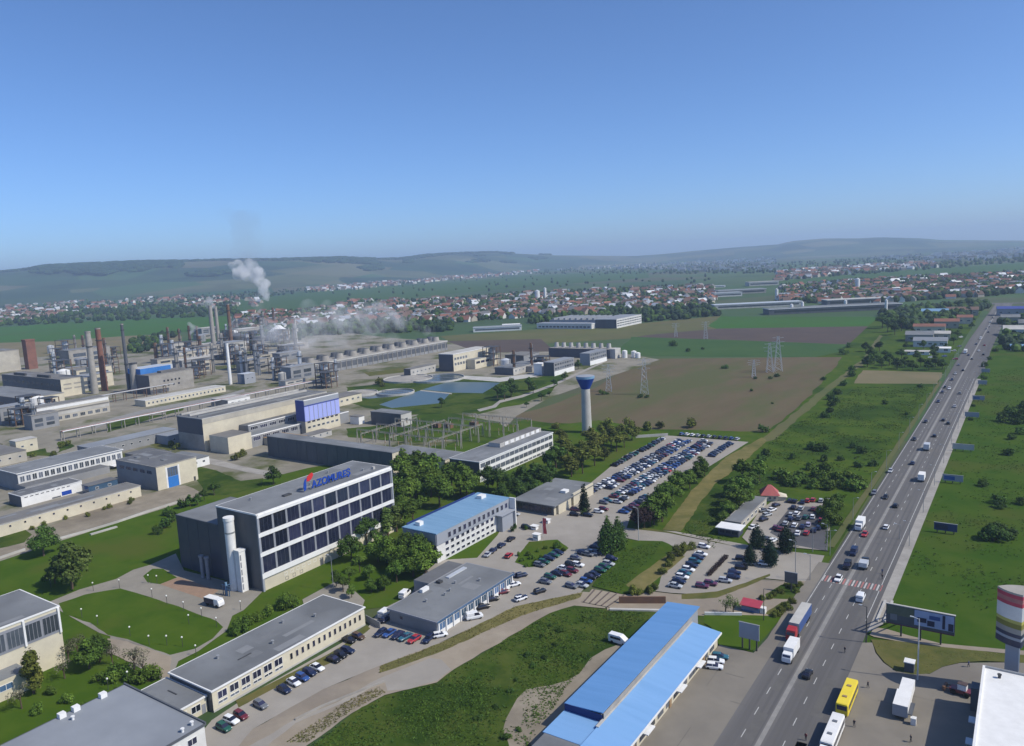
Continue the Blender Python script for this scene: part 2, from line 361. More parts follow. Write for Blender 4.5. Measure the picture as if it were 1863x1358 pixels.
# dark woods on the left hill crest: ridge of forest standing on the hills
def hill_z(px, frac):
    r = FWD + RGT*((px-PW/2)/FPX) - UPV*((crest(px)-PH/2)/FPX); hd = math.hypot(r.x, r.y)
    k = min(1, max(0, (px-500)/700)); k = k*k*(3-2*k); d0 = 3900+3600*k; D = 7200+3300*k; hc = CH+D*r.z/hd; s = frac
    d = d0+(D-d0)*s; return Vector((r.x/hd*d, r.y/hd*d, hc*(s*s*(3-2*s))))

# ------------------------------------------------------------------ far fields
st = sheet
st('field', 'crop', [(430,548),(560,531),(800,516),(960,502),(1180,494),(1180,506),(960,522),(760,541),(560,563),(430,566)], 'green plain between the two villages', 'field', amp=12, step=60)
st('field', 'crop', [(1415,512),(1600,495),(1950,474),(1950,494),(1700,506),(1415,522)], 'green plain below the far city on the right', 'field', amp=12, step=60)
st('field', 'bright_crop', [(-250,605),(0,596),(150,585),(420,575),(420,598),(240,611),(100,621),(-250,632)], 'bright green crop field beyond the brick tower', 'field', amp=6, step=40)
st('field', 'tan_field', [(-250,632),(100,621),(240,611),(330,611),(330,634),(100,650),(-250,668)], 'tan ploughed strip beyond the factory stacks', 'field', amp=4, step=40)
st('field', 'olive_field', [(800,612),(1000,598),(1150,590),(1310,575),(1310,598),(1180,610),(1150,616),(960,628),(820,625)], 'olive meadow behind the cooling towers', 'field', amp=4, step=30)
st('field', 'dark_soil', [(815,621),(985,617),(1012,641),(900,642),(818,634)], 'grey brown soil strip behind the pump house', 'field', amp=2, step=25)
st('field', 'bright_crop', [(1288,594),(1312,576),(1612,577),(1578,596),(1310,600)], 'bright green field before the long grey halls', 'field', amp=3, step=30)
st('field', 'dark_soil', [(1176,610),(1310,598),(1580,594),(1555,626),(1538,630),(1148,615)], 'dark purple brown ploughed field beyond the pylons', 'field', amp=3, step=25)
st('field', 'crop', [(1120,642),(1148,613),(1545,627),(1528,651),(1185,648)], 'green crop strip between the two ploughed fields', 'field', amp=3, step=25)
st('meadow', 'meadow', [(930,770),(1530,640),(1600,575),(1668,580),(1790,560),(1500,1035),(1480,1060),(1300,1010),(1140,1000),(900,1000),(760,860),(800,800)], 'rough green meadow between the factory and the highway', 'meadow')
st('meadow', 'meadow_east', [(1795,640),(1863,600),(2500,640),(2500,1250),(1620,1190),(1570,1180),(1640,1010)], 'green meadow right of the highway', 'meadow')
st('ploughed_field', 'ploughed', [(925,758),(1000,738),(1085,705),(1165,653),(1532,650),(1478,718),(1396,786),(1240,782),(1140,780),(1080,772),(1000,770)], 'bare brown ploughed field with electricity pylons', 'field', amp=2.5, step=14)
st('field', 'tan_field', [(1554,698),(1570,674),(1714,678),(1706,699)], 'small tan field beside the highway', 'field', amp=1.5, step=12)
st('field_track', 'olive_field', [(1395,792),(1480,722),(1568,655),(1600,610),(1606,612),(1580,655),(1492,728),(1410,800),(1360,815)], 'pale grassy farm track along the ploughed field', 'path', amp=1.5, step=9)
# ------------------------------------------------------------------ factory ground
st('factory_yard', 'yard', [(-420,700),(-60,655),(100,648),(330,632),(560,612),(640,607),(720,616),(815,622),(855,636),(890,642),(1000,640),(1150,645),(1200,655),(1120,682),(1000,724),(940,757),(920,778),(880,795),(700,840),(560,852),(420,887),(325,917),(106,986),(-60,1042),(-420,1170)], 'worn concrete and dirt yard of the factory', 'yard')
st('lawn', 'lawn', [(-420,1180),(-60,1042),(106,986),(325,917),(420,887),(560,852),(740,820),(860,800),(960,780),(1090,765),(1215,787),(1130,850),(1000,935),(905,990),(800,1060),(720,1100),(600,1120),(300,1270),(150,1400),(-420,1700)], 'green park lawn around the head office', 'lawn', amp=.6, step=4)
st('dirt', 'dirt', T('q',-200,760, 250,660, 500,560, 1000,360, 1500,225, 1900,130, 2100,220, 1850,300, 1400,420, 1000,560, 600,695, 260,800, -200,960), 'bare grey dirt strip below the cream workshop', 'ground', amp=.9, step=4)
st('lawn', 'weeds', T('q',-250,700, 0,665, 260,590, 330,640, 250,720, -250,840), 'weedy grass below the cream workshop wall', 'lawn', amp=1.2, step=4)
for nm, pts, lab in (('grass_patch', T('e',300,840, 560,740, 800,720, 940,780, 960,960, 820,1020, 640,960, 440,900), 'pale green grass patch behind the blue-door workshop'),
                     ('grass_patch', T('e',-40,640, 300,540, 780,500, 860,400, 1040,350, 1040,440, 500,590, -40,760), 'green verge along the factory railway'),
                     ('grass_patch', T('5',1390,610, 1560,660, 1700,720, 1860,700, 1850,760, 1600,820, 1450,820, 1380,700), 'grass corner right of the blue-door workshop'),
                     ('grass_patch', T('d',260,970, 640,900, 660,960, 820,960, 820,810, 900,800, 1060,870, 700,1010, 200,1010), 'grass strip behind the long glazed workshop'),
                     ('grass_patch', T('g',230,1090, 760,1040, 1000,1000, 1280,880, 1700,860, 1862,900, 2400,1000, 2500,1100, 2200,1300, 1700,1240, 1200,1290, 560,1230, 260,1210), 'green ground under the switchyard gantries'),
                     ('grass_patch', T('g',700,440, 1250,440, 1700,380, 1862,330, 2500,400, 2500,460, 1500,560, 900,700, 300,740, 260,640), 'green grass around the settling basins'),
                     ('grass_patch', T('h',1050,780, 1480,690, 1900,600, 1900,700, 1700,900, 1300,1060, 1050,1100, 700,1200, 620,1160, 900,980), 'scrubby green verge beside the basins'),
                     ('grass_patch', T('g',480,300, 1050,230, 1350,200, 1500,215, 1000,300, 560,350), 'olive grass beside the cooling tower row')):
    st(nm, 'meadow' if 'scrub' in lab or 'gantries' in lab else 'dry_grass' if 'olive' in lab or 'pale' in lab else 'weeds', pts, lab, 'grass', amp=1.5, step=6)
st('grass_patch', 'weeds', [(690,700),(780,690),(960,684),(1000,694),(950,722),(870,752),(720,756),(640,735),(630,705)], 'green banks around the settling basins', 'grass', amp=1.5, step=8)
st('basin_water', 'water', T('h',-520,1110, -700,1060, -120,860, 300,905, 160,1040), 'blue grey water in the near settling basin', 'water', amp=.5, step=10)
st('basin_water', 'water', T('h',-90,848, 270,740, 800,745, 1010,750, 760,900, 330,893), 'blue water in the far settling basin', 'water', amp=.5, step=10)
st('basin_rim', 'concrete', T('h',-110,852, 330,898, 325,915, -125,866), 'concrete dam between the two settling basins', 'basin rim', amp=.2, step=10)
st('basin_water', 'tank_water', T('g',310,600, 560,560, 1040,545, 900,640, 560,665, 320,650), 'grey green water in the small settling basin', 'water', amp=.5, step=10)
st('yard_road', 'median', T('e',-200,640, 0,560, 500,430, 1040,330, 1550,240, 1900,140, 1900,180, 1550,280, 1040,380, 500,480, 0,610, -200,700), 'pale concrete road across the factory', 'road', amp=.4, step=10)
st('yard_road', 'concrete', T('e',1150,1080, 1250,1090, 1560,1150, 1900,1240, 2400,1330, 2400,1400, 1900,1310, 1500,1220, 1150,1140), 'concrete road behind the head office', 'road', amp=.3, step=8)
st('yard_road', 'concrete_pale', T('h',-300,640, 500,650, 1000,680, 1500,620, 1900,480, 1900,520, 1500,670, 1000,740, 500,700, -300,690), 'pale service road past the pump house', 'road', amp=.3, step=8)
st('yard_road', 'concrete', T('h',680,1130, 900,1075, 1000,1000, 1300,930, 1750,770, 2500,430, 2500,455, 1760,800, 1320,960, 1010,1035, 950,1100, 720,1160), 'pale perimeter road along the ploughed field', 'road', amp=.3, step=8)
st('yard', 'pavement', T('5',580,690, 660,640, 880,740, 1010,760, 1060,790, 1000,770, 580,850, 160,920, 120,900, 580,790), 'pale concrete court of the workshop', 'yard')
# ------------------------------------------------------------------ park paths
st('path', 'pavement', T('9',340,345, 560,255, 820,180, 940,115, 1060,80, 1240,0, 1300,120, 1860,262, 1720,400, 1640,440, 1600,545, 1400,690, 1260,760, 1200,900, 1080,870, 960,790, 770,650, 780,585, 900,620, 1180,710, 700,560, 380,380), 'grey paved path looping round the oval lawn', 'path')
st('lawn', 'lawn', T('9',415,352, 600,290, 850,247, 1000,290, 1300,390, 1530,478, 1575,520, 1500,602, 1380,672, 1200,717, 1050,662, 900,605, 760,575, 640,490, 450,430), 'oval lawn ringed by a grey path', 'lawn', amp=.3, step=3)
st('lawn', 'lawn', T('9',1010,160, 1075,108, 1150,108, 1250,170, 1130,217, 1040,203), 'small rounded lawn before the dark office wall', 'lawn')
st('paving', 'brick_paving', T('9',1130,218, 1260,166, 1545,262, 1450,325), 'pinkish brick paving before the white cylinder', 'paving')
st('path', 'pavement', T('10',600,190, 660,210, 790,330, 770,390, 600,360, 370,400, 350,325), 'grey paving between lawn and low office', 'path')
st('path', 'track', T('9',760,600, 900,620, 1210,730, 1190,890, 1000,800, 750,700), 'sandy path behind the low office', 'path', amp=.5, step=3)
# ------------------------------------------------------------------ car parks, tracks, near field
st('car_park', 'asphalt', [(280,1440),(385,1312),(460,1262),(668,1145),(690,1112),(745,1085),(770,1045),(800,1020),(868,1016),(905,975),(930,928),(1020,930),(1062,890),(1135,830),(1213,793),(1362,805),(1285,853),(1200,890),(1150,930),(1140,962),(1230,968),(1400,1000),(1500,1012),(1478,1062),(1380,1052),(1300,1084),(1222,1080),(1180,1075),(1212,1035),(1250,1004),(1140,980),(1115,1000),(1080,1050),(1056,1080),(939,1104),(795,1173),(692,1212),(589,1255),(460,1328),(380,1440)], 'grey asphalt of the factory car parks and plaza', 'car park')
st('dirt_track', 'track', [(1062,1078),(939,1104),(795,1173),(692,1212),(589,1255),(460,1328),(370,1440),(500,1440),(558,1358),(640,1299),(700,1266),(731,1258),(795,1243),(826,1219),(940,1152),(1000,1117),(1045,1103),(1100,1108),(1125,1085)], 'tan dirt track along the grass field', 'track', amp=.5, step=3)
st('asphalt_patch', 'asphalt', T('10',-150,1440, 300,1170, 600,1050, 900,880, 1250,740, 1330,750, 1400,820, 1300,900, 1100,960, 950,970, 930,900, 700,1030, 300,1200, 60,1400), 'grey paved strip beside the dirt track', 'path', amp=.4, step=3)
st('dry_strip', 'straw', [(1060,1079),(940,1104),(800,1172),(692,1213),(690,1226),(800,1188),(948,1122),(1056,1088)], 'yellow dry weeds along the car park edge', 'weeds', amp=.5, step=2)
st('dry_strip', 'dry_grass', T('10',-120,1040, 0,985, 300,830, 480,740, 640,650, 800,510, 830,530, 560,770, 340,880, 140,960, -100,1090), 'dry grass strip before the low office', 'weeds', amp=.4, step=2)
st('grass_field', 'weeds', [(540,1384),(640,1301),(700,1267),(731,1259),(795,1244),(826,1220),(940,1153),(1000,1117),(1045,1103),(1100,1110),(1215,1114),(1300,1118),(1110,1300),(960,1420),(500,1460)], 'rough green field of tall weeds by the blue hall', 'field', amp=.9, step=3)
st('dirt', 'dirt', T('11',860,620, 700,680, 600,740, 520,850, 330,930, 150,960, 40,1100, -20,1250, 40,1420, 330,1500, 700,900), 'bare dirt strip behind the blue hall', 'ground', amp=1.2, step=4)
st('dirt', 'track', [(1100,1088),(1190,1078),(1225,1082),(1300,1086),(1380,1056),(1480,1060),(1400,1126),(1283,1122),(1215,1116),(1105,1112)], 'sandy ground between car park and blue hall', 'ground', amp=.6, step=3)
st('grass_patch', 'dry_grass', T('W',0,330, 500,290, 900,170, 1250,40, 1250,70, 900,230, 500,380, 0,400), 'dry grassy edge of the small car park', 'grass', amp=.3, step=2)
st('grass_patch', 'weeds', T('W',1180,330, 1400,200, 1600,150, 1700,190, 1720,280, 1680,360, 1480,400, 1200,390), 'shrubby green island beside the highway', 'grass', amp=.5, step=2)
st('grass_patch', 'dry_grass', T('W',1180,600, 1300,520, 1420,440, 1540,450, 1560,520, 1440,640, 1300,660), 'yellow green bank behind the lorry', 'grass', amp=.5, step=2)
st('lawn', 'lawn', T('W',320,620, 840,625, 1420,650, 1000,1145, 540,1070, 420,800, 320,740), 'small green lawn under the blank billboard', 'lawn', amp=.3, step=3)
st('railway_strip', 'meadow', [(1078,1068),(1120,1000),(1140,984),(1205,986),(1246,1006),(1212,1034),(1192,1078),(1130,1082)], 'overgrown green railway strip between the car parks', 'grass', amp=.4, step=3)
st('railway_strip', 'straw', [(1138,1066),(1166,1080),(1246,1014),(1222,1004)], 'pale worn trackbed in the green strip', 'track', amp=.4, step=3)
st('railway_strip', 'straw', [(1205,965),(1238,968),(1268,930),(1300,882),(1345,850),(1395,803),(1386,797),(1320,833),(1262,890)], 'pale trackbed running beside the big car park', 'track', amp=.6, step=3)
st('verge', 'weeds', T('m',80,900, 0,960, -300,960, -420,880, -200,500, 0,300, 300,400, 420,640), 'shrubby green verge beside the trackbed', 'grass', amp=.6, step=3)
st('verge', 'dry_grass', T('7',900,1040, 1150,1080, 1500,1160, 1600,1180, 1480,1150, 1150,1090, 900,1060), 'thin grass kerb along the access road', 'grass')
st('flower_bed', 'lawn', T('k',440,1120, 520,980, 640,830, 1040,800, 1200,920, 1080,1010, 880,1170, 640,1190), 'green planted island in the plaza', 'flower bed', amp=.25, step=2)
st('car_lot', 'asphalt', T('m',480,1085, 390,1000, 500,830, 640,620, 800,500, 1000,480, 1640,520, 1650,760, 1600,1190, 1060,1140, 920,1150), 'pinkish grey lane of the used car lot', 'car park')
st('car_lot', 'dark_asphalt', T('m',780,935, 1080,560, 1610,575, 1600,800, 1580,1195, 1080,1100), 'dark asphalt square of the used car lot', 'car park')
st('verge', 'meadow', T('m',1620,480, 1800,380, 1700,700, 1640,900, 1640,1190, 1590,1200, 1640,760), 'green verge between car lot and highway', 'grass', amp=.4, step=2)
# ------------------------------------------------------------------ highway (runs along +Y)
st('forecourt', 'forecourt', [(1090,1440),(1309,1175),(1371,1190),(1396,1163),(1440,1095),(1490,1024),(1520,1028),(1250,1440)], 'beige concrete forecourt beside the blue hall', 'pavement', amp=.15, step=4)
st('plaza', 'forecourt', T('V',-120,560, 115,560, 140,640, 200,715, 300,785, 560,805, 660,750, 800,718, 1100,715, 2000,730, 2000,1700, -400,1700), 'beige paved bus plaza right of the highway', 'pavement')
st('grass_island', 'dry_grass', T('V',105,535, 150,640, 210,712, 300,782, 430,808, 560,802, 660,748, 800,714, 980,703, 1700,740, 1700,650, 1140,645, 640,590, 300,545), 'yellow green grass island by the bus plaza', 'grass', amp=.2, step=3)
st('path', 'track', T('V',95,500, 130,440, 230,455, 400,505, 640,565, 1140,612, 1900,670, 1900,710, 1140,643, 640,592, 300,546, 130,515), 'sandy footpath below the wide billboard', 'path', amp=.25, step=3)
st('sidewalk', 'concrete', [(-32.6,205),(-29.8,212),(-29.8,640),(-32.6,640)], 'pale kerbside path along the right of the highway', 'sidewalk', world=True)
st('verge', 'olive_field', [(-54.5,262),(-52.2,262),(-52.6,620),(-54.6,620)], 'pale verge path left of the highway', 'path', world=True, amp=.25, step=8)
st('highway', 'road', [(-50.6,60),(-32.6,60),(-32.6,640),(-30,690),(-31,820),(-28,1400),(-50,1400),(-53,900),(-51.4,640),(-50.6,500)], 'straight grey four-lane highway', 'road', world=True)
st('side_road', 'road', [(-130,1370),(60,1400),(60,1425),(-130,1392)], 'crossing road at the far end of the highway', 'road', world=True)
st('highway_median', 'median', [(-43.5,60),(-42.5,60),(-42.4,1300),(-43.4,1300)], 'pale worn strip down the middle of the highway', 'road marking', world=True)
z = .004*(LAYER[0]+1); mb = MB()
def dash(x0, x1, y0, y1, mi=0): mb.add([(x0,y0,z),(x1,y0,z),(x1,y1,z),(x0,y1,z)], [(0,1,2,3)], mi)
for k in range(60):
    y = 100+k*9.2
    for x in (-46.7, -38.6): dash(x-.09, x+.09, y, y+3.2)
dash(-50.15, -49.95, 195, 640); dash(-34.1, -33.9, 212, 640); dash(-45.05,-44.95,60,0.1)
for k in range(20):
    x = -50.0+k*.84
    dash(x, x+.44, 233.0, 237.6, 0 if k % 2 == 0 else 1)
wr = MB(); zz = z-.0015
for xc in (-48.4,-44.9,-40.7,-36.2):
    for dx in (-.8,.75): wr.add([(xc+dx-.32,60,zz),(xc+dx+.32,60,zz),(xc+dx+.32,640,zz),(xc+dx-.32,640,zz)],[(0,1,2,3)])
tag(wr.build('wheel_tracks', 'road_worn'), 'darker worn wheel tracks along the highway lanes', 'road wear', kind='structure')
pw = MB(); rp = random.Random(9)
for _ in range(22):
    x_, y_, a_, b_ = rp.choice([-49.6,-46.4,-42.2,-38.4,-36.5]), rp.uniform(110,460), rp.uniform(1.2,2.6), rp.uniform(4,22)
    pw.add([(x_,y_,z-.0005),(x_+a_,y_+rp.uniform(-.2,.2),z-.0005),(x_+a_+rp.uniform(-.1,.1),y_+b_,z-.0005),(x_,y_+b_+rp.uniform(-.2,.2),z-.0005)],[(0,1,2,3)])
for _ in range(14):
    x_, y_ = (rp.uniform(-60,-52), rp.uniform(125,185)) if _ % 2 else (rp.uniform(-29,-12), rp.uniform(135,182)); a_, b_ = rp.uniform(.05,.12), rp.uniform(4,9)
    pw.add([(x_,y_,z-.0005),(x_+b_,y_,z-.0005),(x_+b_,y_+a_,z-.0005),(x_,y_+a_,z-.0005)] if _ % 3 else [(x_,y_,z-.0005),(x_+a_,y_,z-.0005),(x_+a_,y_+b_,z-.0005),(x_,y_+b_,z-.0005)],[(0,1,2,3)])
tag(pw.build('road_patches', 'road_patch'), 'darker repair patches and joint lines on road and plaza', 'road wear', kind='structure')
tag(mb.build('road_markings', ['paint', 'red_paint']), 'white lane dashes and red white zebra crossing on the highway', 'road markings', kind='structure')
LAYER[0] += 1
OZ = .004*(LAYER[0]+1)
# parking bay lines in the big car park
mb = MB()
for x0, x1, y0, y1 in ((-156,-151,278,385),(-151,-146,278,385),(-144,-139,268,388),(-139,-134,268,388),(-131.5,-126.5,262,290)):
    n = int((y1-y0)/2.6)
    for i in range(n+1): mb.add([(x0+.2,y0+i*2.6-.05,OZ-.003),(x1-.2,y0+i*2.6-.05,OZ-.003),(x1-.2,y0+i*2.6+.05,OZ-.003),(x0+.2,y0+i*2.6+.05,OZ-.003)], [(0,1,2,3)])
tag(mb.build('bay_lines', 'paint'), 'faded white bay lines of the big car park', 'road markings', kind='structure')
# ------------------------------------------------------------------ building helpers
def bld(name, label, cat, x0, x1, y0, y1, H, wall, roof, trim=None, over=.25, th=.4, south_shade=None, group=None):
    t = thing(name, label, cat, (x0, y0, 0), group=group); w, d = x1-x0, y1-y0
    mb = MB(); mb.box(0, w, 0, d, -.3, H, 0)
    if south_shade: mb.m[0] = 1  # near side gets a darker material: its shade is put into the colour
    mb.build('wall', [wall, south_shade or wall], t)
    r = MB(); r.box(-over, w+over, -over, d+over, H, H+th, 1, top=1)
    r.box(-over+.35, w+over-.35, -over+.35, d+over-.35, H+th, H+th+.03, 0)
    r.build('roof', [roof, trim or roof], t)
    t['_w'] = w; t['_d'] = d
    if w*d > 250 and y0 < 360 and 'bitumen' in roof:
        rr = random.Random(int(x0*7+y0))
        for _ in range(6):
            a, b = rr.uniform(.8, w*.3), rr.uniform(1.5, d*.22); px_, py_ = rr.uniform(.6, w-a-.6), rr.uniform(.6, d-b-.6); zz = H+th+.035+.003*_
            MB().add([(px_,py_,zz),(px_+a,py_+rr.uniform(-.2,.2),zz),(px_+a+rr.uniform(-.2,.2),py_+b,zz),(px_,py_+b,zz)], [(0,1,2,3)]).build('roof_patch', ['roof_patch_dark', 'roof_patch_pale'][_ % 2], t)
    return t
_wm = {}
def win_mesh(face, ww, hh, fr, gl, bars):
    k = (face, round(ww, 2), round(hh, 2), fr, gl, bars)
    if k not in _wm:
        mb = MB(); e = .09 if ww > 1 else .06
        def bx(a0, a1, z0, z1, o0, o1, mi):
            if face in 'EW':
                s = 1 if face == 'E' else -1
                mb.box(min(o0*s, o1*s), max(o0*s, o1*s), a0, a1, z0, z1, mi)
            else:
                s = -1 if face == 'S' else 1
                mb.box(a0, a1, min(o0*s, o1*s), max(o0*s, o1*s), z0, z1, mi)
        bx(-ww/2+e, ww/2-e, e, hh-e, -.05, .03, 1)
        bx(-ww/2, -ww/2+e, 0, hh, -.05, .09, 0); bx(ww/2-e, ww/2, 0, hh, -.05, .09, 0)
        bx(-ww/2+e, ww/2-e, 0, e, -.05, .09, 0); bx(-ww/2+e, ww/2-e, hh-e, hh, -.05, .09, 0)
        for b in range(1, bars+1):
            c = -ww/2+ww*b/(bars+1); bx(c-.05, c+.05, e, hh-e, -.03, .07, 0)
        _wm[k] = mb.mesh('window', [fr, gl])
    return _wm[k]
def windows(t, face, n, a0, a1, z, ww, hh, fr='white_trim', gl='glass', bars=0, off=0.0, name='window'):
    for i in range(n):
        a = a0+(a1-a0)*((i+.5)/n)
        loc = (t['_w']+off, a, z) if face == 'E' else (a, -off, z) if face == 'S' else (a, t['_d']+off, z)
        link(name, win_mesh(face, ww, hh, fr, gl, bars), t, loc)
def band(t, face, a0, a1, z0, z1, m, out=.06, name='band'):
    w, d = t['_w'], t['_d']; mb = MB()
    if face == 'E': mb.box(w-.02, w+out, a0, a1, z0, z1)
    elif face == 'S': mb.box(a0, a1, -out, .02, z0, z1)
    return mb.build(name, m, t)
def door(t, face, a, ww, hh, m, z=0.0):
    w = t['_w']; mb = MB()
    if face == 'E': mb.box(w-.03, w+.07, a-ww/2, a+ww/2, z, z+hh)
    else: mb.box(a-ww/2, a+ww/2, -.07, .03, z, z+hh)
    return mb.build('door', m, t)
def roofbox(t, x0, x1, y0, y1, h, m, name='roof_unit', H=None, top=None):
    z = H
    return MB().box(x0, x1, y0, y1, z, z+h, 0, top=1).build(name, [m, top or m], t)
def vents(t, pts, H, m='metal'):
    for x, y in pts: MB().cyl(x, y, H, H+.7, .28, n=8).cyl(x, y, H+.7, H+.9, .42, n=8).build('vent', m, t)

# ------------------------------------------------------------------ head office
HB = 25.0
office = bld('office_building', 'tall head office with dark glazed storeys, white bands and a roof sign', 'office building', -219, -198.8, 145.8, 207.1, HB, 'cladding', 'bitumen', 'white_trim', over=.15, th=.5)
d = office['_d']
band(office, 'E', -.05, d+.05, 0, 4.2, 'cream_wall', .04, 'plinth')
for z0, z1, m in ((4.3,5.9,'white_trim'), (11.5,12.75,'white_trim'), (17.85,19.1,'white_trim'), (24.1,25.0,'white_trim')):
    band(office, 'E', -.1, d+.1, z0, z1, m, .55, 'facade_band')
band(office, 'E', -.15, .55, 0, 25, 'panel_grey', .5, 'corner_pier'); band(office, 'E', d-.5, d+.15, 0, 25, 'panel_grey', .5, 'corner_pier')
NB = 11; bw = (d-1.0)/NB
for z, hh in ((5.92,5.55), (12.77,5.05), (19.12,4.95)):
    windows(office, 'E', NB, .5, d-.5, z, bw-.75, hh, 'cladding_navy', 'glass', 2, off=.05)
    for i in range(NB+1):
        a = .5+i*bw; mb = MB().box(office['_w']-.02, office['_w']+.22, max(.5, a-.36), min(d-.5, a+.36), z, z+hh-.02); mb.build('mullion', 'frame_grey', office)
windows(office, 'E', 20, 8, d-4, 2.2, 1.3, 1.0, 'white_trim', 'glass')
windows(office, 'E', 3, 8, 17, .5, 1.2, 1.1, 'cladding', 'glass')
door(office, 'E', 24.5, 1.5, 2.6, 'cladding')
vents(office, [(6,9),(11,30),(15,52),(5,44)], HB+.53); roofbox(office, 12.5, 14, 16.5, 19.5, .5, 'dark_metal', 'roof_hatch', HB+.53)
roofbox(office, 16.5, 17.4, 55, 56, 1.0, 'concrete_pale', 'vent_stack', HB+.53)
# lower wing joins the same building
mb = MB(); mb.box(-23.5, -.02, 0, 22, -.3, 18.5, 1); mb.m[0] = 0
mb.build('lower_wing', ['cladding_navy', 'cladding'], office)
r = MB(); r.box(-23.7, -.02, -.2, 22.2, 18.5, 18.95, 1); r.box(-23.4, -.3, .1, 21.9, 18.95, 18.98, 0); r.build('lower_roof', ['bitumen', 'cladding'], office)
for i in range(4): MB().box(-23.5+i*5.9, -23.35+i*5.9, -.09, 0, 0, 18.3).build('cladding_rib', 'cladding', office)
# roof sign: framework, emblem, letters
sg = thing('roof_sign', 'blue lettered sign with red and blue emblem on the head office roof', 'sign', (-203.0, 168.5, HB+.55))
fr = MB()
for k in range(9): fr.tube((-.25, 1+k*2.6, 0), (-.25, 1+k*2.6, 3.6), .07); fr.tube((-.25, 1+k*2.6, 2.4), (-1.9, 1+k*2.6, 0), .05)
fr.tube((-.25, .5, 1.2), (-.25, 22.3, 1.2), .06); fr.tube((-.25, .5, 3.2), (-.25, 22.3, 3.2), .06); fr.build('frame', 'metal', sg)
tc = bpy.data.curves.new('lettering', 'FONT'); tc.body = 'AZOMUREȘ'; tc.size = 4.3; tc.extrude = .12; tc.space_character = 1.06; tc.materials.append(K['sign_blue']); tc.offset = .13
_tmp = bpy.data.objects.new('tmp', tc); COL.objects.link(_tmp); bpy.context.view_layer.update()
_lm = bpy.data.meshes.new_from_object(_tmp.evaluated_get(bpy.context.evaluated_depsgraph_get())); bpy.data.objects.remove(_tmp); _lm.name = 'lettering'
to = link('lettering', _lm, sg, (0, 4.0, .6)); to.rotation_euler = (math.pi/2, 0, math.pi/2); _wd = max(v.co.x for v in _lm.vertices)-min(v.co.x for v in _lm.vertices); to.scale = (18.2/_wd, .78, 1)
def yz(pts, y0, z0, s=.78): return [(y0+a*s, z0+b*s) for a, b in pts]
def plate(pts, m, name, par, t=.16):
    mb = MB(); n = len(pts); mb.add([(0, a, b) for a, b in pts]+[(t, a, b) for a, b in pts], [tuple(range(n-1,-1,-1)), tuple(range(n, 2*n))]+[(i, (i+1) % n, n+(i+1) % n, n+i) for i in range(n)])
    return mb.build(name, m, par)
plate(yz([(.2,0),(1.2,.3),(1.6,2.2),(1.5,4.2),(2.2,5.4),(1.0,5.0),(.2,3.4),(-.1,1.6)], .3, .4), 'sign_blue', 'emblem_bar', sg)
plate(yz([(2.0,4.1),(3.3,4.0),(4.7,4.7),(5.9,6.3),(5.3,7.4),(3.9,7.0),(2.7,6.4),(1.9,5.4)], .3, .2), 'sign_red', 'emblem_flame', sg)
# white columns in front of the dark end wall
def column(label, x, y, r, h, name='storage_cylinder', cat='tank', m='white_trim'):
    t = thing(name, label, cat, (x, y, 0)); MB().cyl(0, 0, -.2, h-1.2, r, n=28).cyl(0, 0, h-1.2, h-.2, r, n=28).build('shaft', m, t, smooth=False)
    MB().cyl(0, 0, h-5.2, h-4.7, r+.06, n=28).build('ring', 'metal', t); MB().cyl(0, 0, h-1.1, h, r+.16, n=28).build('cap', m, t); return t
column('tall white cylinder standing against the dark office end wall', -208.4, 142.6, 1.55, 24.2)
t = thing('square_shaft', 'square white shaft between cylinder and office corner', 'shaft', (-205.2, 143.2, 0))
MB().box(-1.2, 1.2, -1.2, 1.2, -.2, 13.4).build('shaft', 'white_trim', t); MB().box(-1.35, 1.35, -1.35, 1.35, 13.4, 13.9).build('cap', 'white_trim', t)
for i in range(5): MB().box(1.2, 1.26, -1.0, -.55, 1+i*2.4, 2.8+i*2.4).build('louvre', 'frame_grey', t)
for i, x in enumerate((-226.6, -223.6)):
    t = thing('vent_pipe', ['left', 'right'][i]+' one of two short grey pipes before the dark office wall', 'pipe', (x, 143.3, 0), group='grey vent pipes')
    MB().cyl(0, 0, -.2, 7.4, .6, n=14).build('pipe', 'frame_grey', t); MB().cyl(0, 0, 7.4, 8.0, .85, n=14).build('cap', 'frame_grey', t)
t = thing('pipe_manifold', 'pale blue pipe frame behind the parked lorry', 'pipework', (-207.0, 138.2, 0)); mb = MB()
for x in (-1.5, -.5, .6, 1.6): mb.tube((x, 0, 0), (x, 0, 3.4), .14)
mb.tube((-1.9,0,3.3),(2.0,0,3.3),.16); mb.tube((-1.9,0,2.0),(2.0,0,2.0),.14); mb.tube((0,0,3.3),(.2,1.8,3.3),.14); mb.build('pipes', 'glass_blue', t); MB().cyl(.1,.1,0,4.4,.35,n=10).build('pump', 'blue_roof', t)

